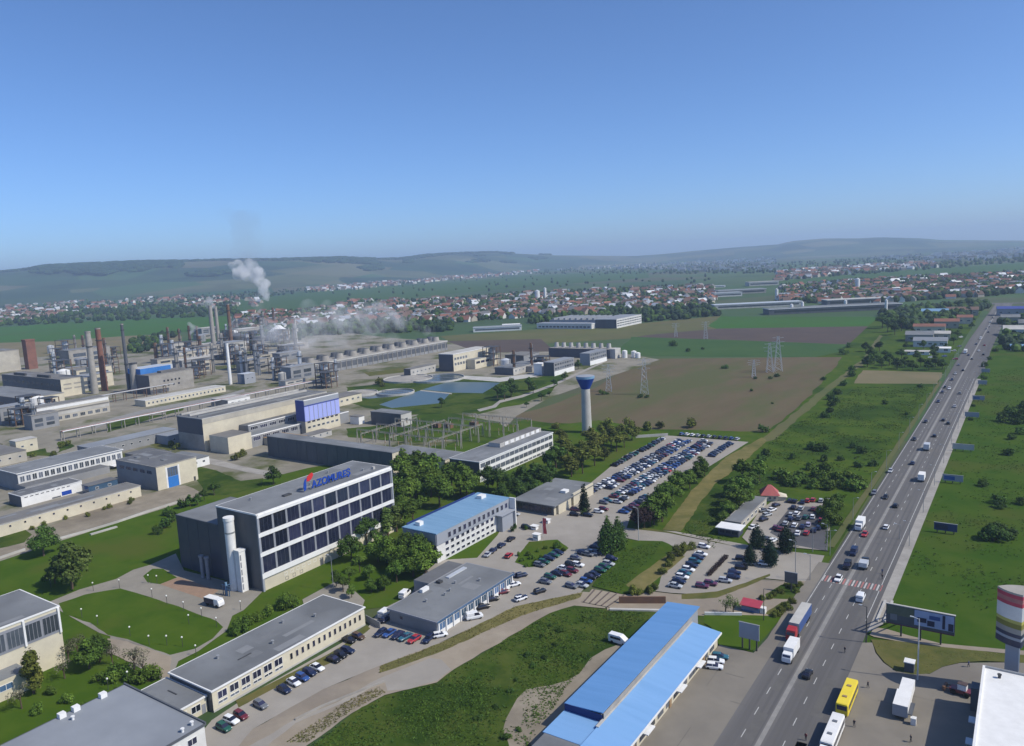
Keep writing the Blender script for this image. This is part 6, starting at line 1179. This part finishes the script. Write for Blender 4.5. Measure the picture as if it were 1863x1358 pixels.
trees('in the factory yard', [(312,812),(322,818),(300,800),(282,806),(265,800),(240,800),(140,745),(120,752),(110,815,5),(122,812,5),(1,820,5),(60,832,4),(100,830,4),(690,700,8),(696,704,6),(430,838,6),(442,830,5)], 5, 'bush', 'leaf_olive', .8)
trees('along the foot of the cream workshop', [(58,965),(80,958),(85,945),(120,945),(190,928),(200,925),(235,918),(240,912),(160,940)], 2.6, 'bush', 'leaf_olive', .8)
trees('in the verge beside the car lot', [(1505,940,7),(1512,955,6),(1520,930,6.5),(1508,925,6),(1525,915,5),(1500,962,5)], 6, 'bush', 'leaf_mid', .8)
trees('on the meadow right of the highway', [(1795,980,5.5),(1806,985,6.5),(1830,978,4.5),(1812,965,4.5),(1820,925,5),(1815,915,4),(1855,918,4.5),(1786,885,5),(1828,768,7),(1842,758,7),(1855,760,7),(1835,752,6),(1862,748,7),(1833,828,5),(1843,800,5),(1858,790,5),(1848,772,6),(1870,770,7)], 5, 'bush', 'leaf_dark', 1.0)
trees('on the verge between highway and meadow', [(1792,668,4),(1790,690,3.5),(1783,712,3.5),(1800,655,4),(1765,765,3),(1812,640,5),(1770,740,3)], 4, 'bush', 'leaf_dark', 1.0)
trees('on the planted plaza island', [(950,1022),(962,1012),(978,1005),(992,1000),(1014,998,3),(1025,1004),(958,1032),(975,1026),(985,1018),(968,1018,2.8),(1000,1012),(945,1012)], 2.1, 'bush', 'leaf_mid', .75)
trees('in tubs before the blue-roofed office', [(935,968,4),(958,965,3.5),(1062,938,3.5)], 3.5, 'bush', 'leaf_dark', .55)
trees('on the sandy ground behind the blue hall', [(1320,1118),(1334,1120)], 6.5, 'bare', 'leaf_pale', 1.1); trees('on the bank beside the long lorry', [(1422,1118),(1432,1110),(1412,1122),(1440,1100)], 3, 'bush', 'leaf_olive', .9)
trees('on the shrubby island by the highway', [(1440,1072),(1450,1080),(1432,1068),(1420,1080),(1455,1068),(1408,1085),(1400,1090),(1385,1092)], 2.2, 'bush', 'leaf_olive', .9)
trees('along the edge of the overgrown railway strip', [(1192,1072,4),(1205,1045,3.6),(1215,1030,3.2),(1222,1020,3.5),(1236,1010,4),(1248,1004,4),(1150,1082,3.5),(1164,1082,2.5),(1260,1000,3),(1180,1080,3.5)], 3.5, 'bush', 'leaf_olive', .8)
trees('in the tall weeds of the grass field', [(1000,1140),(985,1160),(1020,1150),(990,1200),(960,1195),(970,1215),(940,1240),(930,1260),(900,1290),(945,1330),(920,1345),(870,1310),(1010,1175)], 1.5, 'bush', 'leaf_dark', 1.2)
trees('among the roadside sheds', [(1648,636),(1662,628),(1735,628),(1728,612),(1660,612),(1655,600),(1748,604),(1700,642),(1680,636),(1770,585),(1735,584),(1690,590),(1720,640),(1742,616),(1652,588),(1768,598),(1830,622),(1848,628),(1832,602),(1862,618)], 8, 'round', 'leaf_dark', 1.1)
a_, b_ = G(*T('u',600,455)), G(*T('u',800,245)); lob = [(a_.x+(b_.x-a_.x)*i/11, a_.y+(b_.y-a_.y)*i/11, OZ+.45, .85, .8) for i in range(12)]
v_, f_ = leaves(random.Random(3), lob, 1500, .4); hb_ = MB(); hb_.v = v_; hb_.f = f_; hb_.m = [0]*len(f_); tag(hb_.build('hedge', 'leaf_purple'), 'dark reddish clipped hedge in the middle of the small car park', 'hedge')
# weeds: tufts over the rough fields (nobody could count them)
def tufts(name, label, polys, n, hmin, hmax, m, seed, clump=True):
    r = random.Random(seed); v = []; f = []
    for P in polys:
        Q = [tuple(G(*q)[:2]) for q in P]; xs = [q[0] for q in Q]; ys = [q[1] for q in Q]; k = 0; tries = 0
        while k < n and tries < n*9:
            tries += 1; x, y = r.uniform(min(xs), max(xs)), r.uniform(min(ys), max(ys))
            if not inpoly(x, y, Q): continue
            if clump and noise.noise((x*.06, y*.06, seed)) + .5*noise.noise((x*.2, y*.2, 3)) < r.uniform(-.35, .35): continue
            k += 1; h = r.uniform(hmin, hmax); w_ = h*.9
            for _ in range(3):
                a = r.uniform(0, 6.28); dx, dy = math.cos(a)*w_, math.sin(a)*w_; ox, oy = r.gauss(0, w_*.7), r.gauss(0, w_*.7); o = len(v)
                v += [(x+ox-dx, y+oy-dy, .2), (x+ox+dx, y+oy+dy, .2), (x+ox+r.gauss(0,1.0)*h, y+oy+r.gauss(0,1.0)*h, .2+h)]; f.append((o, o+1, o+2))
    b = MB(); b.v = v; b.f = f; b.m = [0]*len(f); tag(b.build(name, m), label, 'grass', kind='stuff')
FIELD = [(545,1376),(640,1303),(700,1269),(795,1246),(826,1222),(940,1155),(1000,1119),(1045,1105),(1100,1112),(1190,1116),(1110,1170),(1040,1240),(980,1330),(940,1400)]
tufts('tall_grass', 'tufts of tall grass and weeds on the field by the blue hall', [FIELD], 9000, .08, .24, 'tuft', 3)
tufts('tall_grass', 'dark weed clumps on the field by the blue hall', [FIELD], 900, .12, .35, 'tuft_dark', 8)
MEAD = [(1300,1000),(1250,970),(1330,870),(1420,790),(1560,705),(1690,705),(1560,900),(1500,880),(1420,870),(1330,960)]
tufts('tall_grass', 'weed clumps on the meadow left of the highway', [MEAD], 5000, .12, .38, 'tuft', 4)
tufts('tall_grass', 'weed clumps on the meadow right of the highway', [[(1640,1060),(1720,870),(1800,680),(1900,660),(1900,1120),(1650,1100)]], 3500, .12, .32, 'tuft', 5)
tufts('tall_grass', 'dry yellow weeds along the dirt track', [[(1060,1079),(940,1104),(800,1172),(692,1213),(690,1226),(800,1188),(948,1122),(1056,1088)], [(560,1352),(640,1294),(700,1262),(690,1252),(640,1272),(520,1352)]], 900, .08, .2, 'tuft_dry', 6, False)
tufts('tall_grass', 'dry weed clumps on the bus plaza island', [T('V',120,560, 240,720, 400,790, 560,780, 800,705, 1100,680, 1100,650, 640,605, 300,565)], 700, .06, .16, 'tuft_dry', 7)
tufts('tall_grass', 'weeds on the green railway strip and verge', [[(1080,1066),(1122,1002),(1204,988),(1190,1010),(1130,1078)], [(1240,972),(1320,990),(1345,960),(1335,900),(1310,905)], [(1500,1010),(1512,960),(1540,900),(1525,905),(1505,950)]], 900, .1, .28, 'tuft', 9)

# ------------------------------------------------------------------ houses of the villages and the far city
hm = {}
def house_geo(mb, x, y, a, b, h, rz, wi, ri, z0=0.0, steep=.55):
    c, s = math.cos(rz), math.sin(rz)
    def t_(px_, py_, pz): return (x+px_*c-py_*s, y+px_*s+py_*c, z0+pz)
    v = [t_(-a,-b,-.5),t_(a,-b,-.5),t_(a,b,-.5),t_(-a,b,-.5),t_(-a,-b,h),t_(a,-b,h),t_(a,b,h),t_(-a,b,h),t_(0,-b,h+a*steep*1.6),t_(0,b,h+a*steep*1.6)]
    mb.add(v, [(0,1,5,8,4),(1,2,6,5),(2,3,7,9,6),(3,0,4,7)], wi)
    e = .5; w2 = [t_(-a-e,-b-e,h-.3),t_(0,-b-e,h+a*steep*1.6+.1),t_(a+e,-b-e,h-.3),t_(-a-e,b+e,h-.3),t_(0,b+e,h+a*steep*1.6+.1),t_(a+e,b+e,h-.3)]
    mb.add(w2, [(0,1,4,3),(1,2,5,4)], ri)
rh = random.Random(31)
VILL = ([(430,572),(560,566),(640,549),(800,546),(950,534),(1180,524),(1296,522),(1298,556),(1180,566),(960,578),(820,588),(640,586),(520,600),(430,602)],
        [(1420,522),(1560,512),(1863,496),(1900,498),(1900,530),(1800,540),(1700,545),(1612,552),(1500,552),(1420,552)])
HM = [('tile_red','red-roofed'),('tile_red','red-roofed'),('tile_brown','brown-roofed'),('tile_brown','brown-roofed'),('tile_grey','grey-roofed'),('silver','white-roofed')]
cand = []
for vi, P in enumerate(VILL):
    for x, y in scatter(P, 900 if vi == 0 else 520, rh, 0, 10): cand.append((G(x, y), vi, x))
cand.sort(key=lambda q: q[0].length)
SEP = []
near = []; far = []
for p, vi, x in cand:
    (near if len(near) < 285 else far).append((p, vi, x))
NB = ['in the village beyond the cooling tower row', 'in the village beyond the long grey halls']
for p, vi, x in near:
    m, nm = rh.choice(HM); a, b, h = rh.uniform(4, 6), rh.uniform(5.5, 9), rh.uniform(3, 6.2); key = (m, rh.randrange(5))
    if key not in hm:
        w_, r_ = MB(), MB(); tmp = MB(); house_geo(tmp, 0, 0, a, b, h, 0, 0, 1)
        for f_, mi in zip(tmp.f, tmp.m): (w_ if mi == 0 else r_).add([tmp.v[i] for i in f_], [tuple(range(len(f_)))])
        hm[key] = (w_.mesh('wall', 'house_wall' if rh.random() < .7 else 'white_wall'), r_.mesh('roof', m))
    t = thing('village_house', f'small {nm} house {NB[vi]}, {"left" if (x < 800 if vi == 0 else x < 1650) else "right"} part', 'house', (p.x, p.y, 0), rh.choice([0, 1.57])+R_(rh.uniform(-25, 25)), 'village houses '+NB[vi]); sc_ = rh.uniform(.9, 1.35); t.scale = (sc_,)*3
    link('wall', hm[key][0], t); link('roof', hm[key][1], t)
fb = MB()
def addfar(p, big=1.0, z0=0):
    mi = rh.choice([1,1,2,2,3,4]); house_geo(fb, p.x, p.y, rh.uniform(4.5,7)*big, rh.uniform(6,11)*big, rh.uniform(3.5,6.5)*big, rh.uniform(0,3.14), 0 if rh.random() < .6 else 5, mi, z0)
for p, vi, x in far: addfar(p)
for P, n, big in (([(-120,562),(0,552),(120,540),(330,532),(335,552),(200,562),(130,572),(0,592),(-120,604)], 420, 1.15), ([(330,545),(420,540),(480,548),(470,560),(330,560)], 60, 1.1), ([(200,524),(330,518),(480,518),(560,518),(560,527),(420,532),(230,534)], 220, 1.25), ([(560,522),(640,512),(760,502),(900,492),(1000,490),(960,500),(800,512),(640,528),(560,532)], 520, 1.35), ([(1415,496),(1500,490),(1620,482),(1700,478),(1700,488),(1560,498),(1415,512)], 300, 1.3)):
    for x, y in scatter(P, n, rh, 0, 10): addfar(G(x, y), big)
tag(fb.build('far_houses', ['house_wall','tile_red','tile_brown','tile_grey','silver','white_wall']), 'mass of small red and grey roofed houses in the distant villages', 'houses', kind='stuff')
cb = MB()
for P, n, hm_ in (([(900,484),(1000,478),(1150,471),(1300,464),(1412,458),(1414,492),(1300,496),(1180,490),(1000,492),(900,494)], 620, 16), ([(1560,470),(1700,462),(1863,452),(2050,445),(2050,458),(1863,470),(1700,476)], 380, 16), ([(1150,478),(1410,462),(1410,474),(1160,486)], 120, 26), ([(1700,464),(1863,456),(1863,464),(1710,472)], 60, 26)):
    for x, y in scatter(P, n, rh, 0, 10):
        p = G(x, y); a, b, h = rh.uniform(9, 22), rh.uniform(6, 9), rh.uniform(.3, 1.0)*hm_; rz = rh.choice([0, 1.57])+.3; c, s = math.cos(rz), math.sin(rz)
        q = [(p.x+u_*c-v_*s, p.y+u_*s+v_*c) for u_, v_ in ((-a,-b),(a,-b),(a,b),(-a,b))]; cb.prism(q, -.5, h, rh.choice([0,0,1,1,2,3]), top=rh.choice([2,3,4]))
tag(cb.build('far_city', ['white_wall','house_wall','concrete_pale','panel_grey','tile_brown']), 'pale apartment blocks of the distant hazy city', 'city', kind='stuff')
# white halls and other large single roofs in the distance
BIG = [((905,603),70,16,6,'white_trim','roof_light','long white hall with dark front beside the village, centre'), ((930,598),26,16,5,'white_trim','white_trim','short white hall right of the long white hall'), ((575,522),110,22,7,'white_trim','silver','long white store below the distant hill town, left'), ((640,517),130,24,8,'silver','concrete_pale','long white store below the distant hill town, right'), ((330,533),60,18,7,'white_trim','silver','white hall left of the steam plume'), ((365,531),40,18,7,'white_trim','silver','white hall just left of the steam plume'),
       ((1380,560),150,26,7,'concrete_pale','silver','long pale hall beyond the bright green field, left'), ((1520,568),200,30,8,'cladding','bitumen','long dark hall beyond the bright green field'), ((1570,553),120,26,8,'cladding','concrete_pale','dark hall with white roof line behind the long dark hall'), ((1350,535),110,40,9,'concrete','bitumen','grey works halls left of the pale hall'), ((1390,520),80,40,10,'concrete_pale','concrete','pale works hall with flat roof, farthest'), ((1325,540),60,30,8,'white_wall','roof_light','white works hall at the edge of the trees'), ((1290,524),90,14,4,'white_trim','silver','thin white hall among the village trees')]
for q, L_, D_, H_, wl, rf, lab in BIG:
    p = G(*q); t = thing('industrial_hall', lab, 'hall', (p.x, p.y, 0), TH*.96)
    MB().box(-L_/2, L_/2, 0, D_, -.3, H_).build('wall', wl, t); MB().box(-L_/2-.5, L_/2+.5, -.5, D_+.5, H_, H_+1.0, 1, top=0).build('roof', [rf, 'white_trim'], t); MB().box(-L_*.46, L_*.46, -.12, 0, H_*.35, H_*.7).build('glazing', 'glass_grey', t)
for i, (q, h_, w_) in enumerate((((1440,570),13,5),((1460,568),15,4),((1538,561),12,5),((1612,566),16,4),((978,548),24,12),((992,545),28,7),((1413,545),20,6),((1560,528),24,10))):
    p = G(*q); t = thing('white_silo', ['white silo before the long dark hall, left of two','white silo before the long dark hall, right of two','white silo before the middle of the long dark hall','white silo at the right end of the long dark hall','white church-like block in the village, broad one','slim white tower block in the village','white tower at the works halls','white domed block in the right village'][i], 'silo' if i < 4 else 'tower', (p.x,p.y,0)); MB().cyl(0,0,-.3,h_,w_*.5,n=14).build('shell','white_trim',t); MB().cyl(0,0,h_,h_+w_*.3,w_*.5,.3,n=14).build('cap','silver',t)
t = bld('plant_building', 'far office block with white window bands on the right wing', 'office building', -513, -480, 966, 1048, 12.3, 'white_wall', 'roof_light', 'white_trim', over=.3, th=.5, south_shade='cladding')
for z_ in (2.5, 5.8, 9.1): windows(t, 'E', 10, 1, 81, z_, 7, 1.7, 'white_trim', 'glass_grey', 3)
t = bld('plant_building', 'far long low hall with white roof edge and dark windows', 'factory hall', -604, -513.4, 955, 975, 6.4, 'white_wall', 'roof_light', 'white_trim', over=.3, th=1.2, south_shade='white_wall'); windows(t, 'S', 14, 2, 89, 1.5, 4.6, 2.4, 'white_trim', 'glass', 2)
t = bld('plant_building', 'hall behind the far low hall with saw-tooth grey roof', 'factory hall', -600, -520, 985, 1050, 9, 'panel_grey', 'bitumen', 'panel_grey', over=.3, th=.8)
for i in range(8): MB().box(3+i*9.6, 6+i*9.6, 3, 62, 9.85, 12.2).build('roof_light', 'roof_light', t)
# roadside sheds on the right
SH = [((1692,632),46,22,6,'roof_light','white_wall','grey roofed shed nearest the tree belt by the highway'), ((1672,622),40,24,7,'bitumen','concrete','grey roofed shed behind the nearest roadside shed'), ((1712,618),26,18,6,'concrete_pale','beige_wall','small pale shed beside the highway'), ((1690,606),50,20,7,'tile_red','cream_wall','long red roofed shed left of the highway'), ((1722,598),40,22,8,'tile_red','house_wall','second red roofed shed left of the highway'), ((1755,590),26,20,8,'tile_red','cream_wall','red roofed house close to the far highway'), ((1665,646),36,8,3,'concrete_pale','white_trim','white low store at the tree belt'), ((1712,642),24,9,4,'white_trim','white_trim','bright white low store beside the highway'), ((1750,575),60,26,8,'tile_brown','house_wall','brown roofed hall at the far highway end'), ((1700,578),50,24,8,'blue_roof','panel_grey','blue grey hall at the far highway end'), ((1845,612),30,26,7,'concrete_pale','white_wall','pale building right of the far highway'), ((1850,575),70,22,9,'violet_dark','panel_grey','dark blue hall right of the far highway'), ((1838,590),30,22,8,'bitumen','house_wall','dark roofed shop right of the far highway'), ((1872,600),30,26,7,'bitumen','house_wall','shop at the right edge by the far highway'), ((1858,638),26,10,4,'blue_roof','white_wall','low store right of the highway bend')]
for q, L_, D_, H_, rf, wl, lab in SH:
    L_ *= .62; D_ *= .8; p = G(*q); t = thing('roadside_building', lab, 'building', (p.x, p.y, 0), R_(4)); MB().box(-L_/2, L_/2, 0, D_, -.3, H_).build('wall', wl, t)
    MB().add([(-L_/2-.5,-.6,H_),(L_/2+.5,-.6,H_),(L_/2+.5,D_+.6,H_),(-L_/2-.5,D_+.6,H_),(-L_/2-.5,D_/2,H_+D_*.16),(L_/2+.5,D_/2,H_+D_*.16)], [(0,1,5,4),(2,3,4,5),(1,2,5),(3,0,4),(3,2,1,0)]).build('roof', rf, t)
    for i in range(max(2, int(L_/8))): link('window', win_mesh('S', 3.2, 1.8, 'white_trim', 'glass_grey', 1), t, (-L_/2+(i+.5)*L_/max(2, int(L_/8)), 0, H_*.4))
for i, q in enumerate(((1693,652),(1705,638),(1718,650),(1735,640),(1745,632),(1738,655),(1748,615))): p = G(*q); car('hatch', ['white','silver','blue','white','grey','red','white'][i], p.x, p.y, rv.uniform(0,3), False, f'{["white","silver","blue","white","grey","red","white"][i]} car parked by the roadside sheds, {ORD(i)} from the nearest', 'cars parked by the roadside sheds')
# distant tree masses
ft = MB(); rf_ = random.Random(77)
blob = []
for k in range(5):
    o = len(blob); b = MB(); rr = random.Random(k); n = 6; rings_ = []
    for j, (z_, r_) in enumerate(((0,.55),(.35,1.0),(.75,.85),(1.0,.35))): rings_.append([(r_*rr.uniform(.75,1.25)*math.cos(2*math.pi*i/n), r_*rr.uniform(.75,1.25)*math.sin(2*math.pi*i/n), z_+rr.uniform(-.06,.06)) for i in range(n)])
    b.loft(rings_); blob.append(b)
def fartree(p, s, mi=0, z0=0.0):
    b = rf_.choice(blob); h = s*rf_.uniform(.8,1.5); w_ = s*rf_.uniform(.45,.75); ft.add([(p.x+v[0]*w_, p.y+v[1]*w_, z0-.2+v[2]*h) for v in b.v], b.f, mi)
def farzone(P, n, s):
    for x, y in scatter(P, n, rf_, 0, 10): fartree(G(x, y), s, rf_.randrange(2))
farzone(VILL[0], 3000, 7.5); farzone(VILL[1], 1900, 8)
farzone([(430,600),(640,588),(820,588),(830,604),(700,606),(560,612),(540,622),(430,618)], 330, 8)
farzone([(-250,590),(0,580),(130,566),(330,556),(430,552),(430,575),(150,588),(-250,606)], 620, 9)
farzone([(235,620),(330,606),(300,625),(270,640),(236,645)], 70, 7)
farzone([(960,580),(1180,566),(1300,556),(1310,575),(1200,586),(1150,588),(960,590)], 320, 8)
farzone([(1600,575),(1680,560),(1790,552),(1800,562),(1700,600),(1640,600)], 260, 8)
farzone([(1815,590),(1900,560),(1900,640),(1820,642),(1818,620)], 90, 6)
farzone([(-120,545),(330,527),(560,524),(760,506),(900,496),(900,502),(560,534),(330,556),(-120,600)], 1500, 9)
farzone([(900,484),(1412,460),(1412,498),(900,500)], 900, 10); farzone([(1415,480),(1863,452),(2000,446),(2000,466),(1863,478),(1415,512)], 700, 10)
farzone([(560,528),(1000,492),(1300,496),(1300,522),(1000,526),(640,549)], 90, 8)
tag(ft.build('far_trees', ['leaf_far','leaf_dark']), 'countless trees among the distant villages and fields', 'trees', kind='stuff')
wd = MB()
for k in range(6500):
    px = rf_.uniform(-100, 1000); fr_ = rf_.uniform(.45, 1.0)
    if px < 330: ok = fr_ > (.70-.12*math.sin((px-60)/86) + .1*noise.noise((px*.03,1,1)) if 60 < px < 330 else .95)
    else: ok = (fr_ > (.80-.15*math.sin(px*.012)) and noise.noise((px*.012, fr_*4, 2)) > -.3) or noise.noise((px*.02, fr_*7, 5)) > .42
    if not ok: continue
    p = hill_z(px, fr_); b = rf_.choice(blob); s = rf_.uniform(14, 24); wd.add([(p.x+v[0]*s*1.5, p.y+v[1]*s*1.5, p.z-3+v[2]*s) for v in b.v], b.f, 0)
tag(wd.build('far_woods', 'leaf_far'), 'dark woods along the crest of the left hills', 'woods', kind='stuff')

# ------------------------------------------------------------------ steam and smoke
def vol(name, dens, col, aniso=.2, sc=.07, lo=.38, hi=.62):
    m = bpy.data.materials.new(name); m.use_nodes = True; n = m.node_tree.nodes; n.clear(); L = m.node_tree.links; o = n.new('ShaderNodeOutputMaterial'); v_ = n.new('ShaderNodeVolumePrincipled')
    g = n.new('ShaderNodeNewGeometry'); t_ = n.new('ShaderNodeTexNoise'); t_.inputs['Scale'].default_value = sc; t_.inputs['Detail'].default_value = 4; L.new(g.outputs['Position'], t_.inputs['Vector'])
    r_ = n.new('ShaderNodeMapRange'); r_.inputs['From Min'].default_value = lo; r_.inputs['From Max'].default_value = hi; r_.inputs['To Max'].default_value = dens; L.new(t_.outputs[0], r_.inputs['Value']); L.new(r_.outputs[0], v_.inputs['Density'])
    v_.inputs['Color'].default_value = (*col, 1); v_.inputs['Anisotropy'].default_value = aniso; L.new(v_.outputs[0], o.inputs['Volume']); K[name] = m
vol('steam', .075, (.99,.99,1.0), 0, .055); vol('thin_steam', .016, (.97,.97,.98), 0, .06, .42, .68); vol('dark_smoke', .004, (.5,.5,.51), .0, .02)
def plume(label, path, m, seed, n=26, vox=3.0, cat='steam', name='steam_plume'):
    r = random.Random(seed); bm = bmesh.new()
    for i in range(n):
        t_ = i/(n-1)*(len(path)-1); k = min(int(t_), len(path)-2); u_ = t_-k
        p = path[k][0]+(path[k+1][0]-path[k][0])*u_; rad = path[k][1]+(path[k+1][1]-path[k][1])*u_
        for _ in range(2):
            q = p+Vector((r.gauss(0,rad*.42), r.gauss(0,rad*.42), r.gauss(0,rad*.36)))
            s_ = rad*r.uniform(.45,.85); bmesh.ops.create_icosphere(bm, subdivisions=2, radius=s_, matrix=Matrix.Translation(q))
    me = bpy.data.meshes.new(name); bm.to_mesh(me); bm.free(); me.materials.append(K[m]); o = link(name, me)
    md = o.modifiers.new('remesh','REMESH'); md.mode = 'VOXEL'; md.voxel_size = vox
    return tag(o, label, cat)
def AT(px, py, d):   # point at a given horizontal distance along a pixel's ray: where the plume drifts
    r = FWD + RGT*((px-PW/2)/FPX) - UPV*((py-PH/2)/FPX); return CAMP + r*(d/math.hypot(r.x, r.y))
D0 = G(485,603).xy.length
plume('white steam plume drifting left above the chemical plant', [(AT(486,546,D0),4),(AT(484,524,D0),10),(AT(473,506,D0+20),14),(AT(454,495,D0+40),16),(AT(434,488,D0+60),14),(AT(420,484,D0+70),7)], 'steam', 3, 34, 3.0)
plume('faint dark smoke rising above the white steam plume', [(AT(450,478,D0+60),20),(AT(452,448,D0+60),24),(AT(434,420,D0+60),30),(AT(430,402,D0+60),22)], 'dark_smoke', 4, 16, 5.0, 'smoke', 'smoke_plume')
plume('small white steam puff on top of the pale pair of chimneys', [(AT(372,556,1110),4),(AT(378,554,1110),7),(AT(386,557,1110),4)], 'steam', 5, 6, 1.5)
plume('small steam jet in the plant left of the pale chimneys', [(AT(347,608,980),2),(AT(349,600,980),4),(AT(352,592,980),5)], 'steam', 6, 6, 1.5)
plume('little steam cloud behind the dark gas holder', [(AT(447,606,1080),3),(AT(448,600,1080),6),(AT(444,595,1080),4)], 'thin_steam', 7, 6, 2)
for i in range(11):
    y = 502+i*19; s_ = rt.uniform(.8,1.5); b = Vector((-578, y, 18)); w_ = Vector((-14*s_, -5, 0))
    plume(f'thin steam drifting from the cooling tower row, {ORD(i)} stack from the near end', [(b,4),(b+w_+Vector((0,0,9*s_)),10),(b+w_*2.5+Vector((0,0,16*s_)),15),(b+w_*4.5+Vector((0,0,24*s_)),16)], 'thin_steam', 40+i, 11, 2.5)
# ------------------------------------------------------------------ haze
hz = MB().box(-S-4500, S-3500, -3500, S+2000, -4, 330).build('haze', [])
hm_ = bpy.data.materials.new('haze'); hm_.use_nodes = True; n_ = hm_.node_tree.nodes; n_.clear(); o_ = n_.new('ShaderNodeOutputMaterial'); v_ = n_.new('ShaderNodeVolumePrincipled')
v_.inputs['Color'].default_value = (.58,.74,1,1); v_.inputs['Density'].default_value = 0.0001; v_.inputs['Anisotropy'].default_value = .1; hm_.node_tree.links.new(v_.outputs[0], o_.inputs['Volume']); hz.data.materials.clear(); hz.data.materials.append(hm_)
tag(hz, 'pale blue haze in the air over the plain', 'haze', kind='stuff')
print('CARS', len(CARS), 'TREES', NTREE[0], 'LAYERS', LAYER[0], 'OBJ', len(bpy.data.objects))
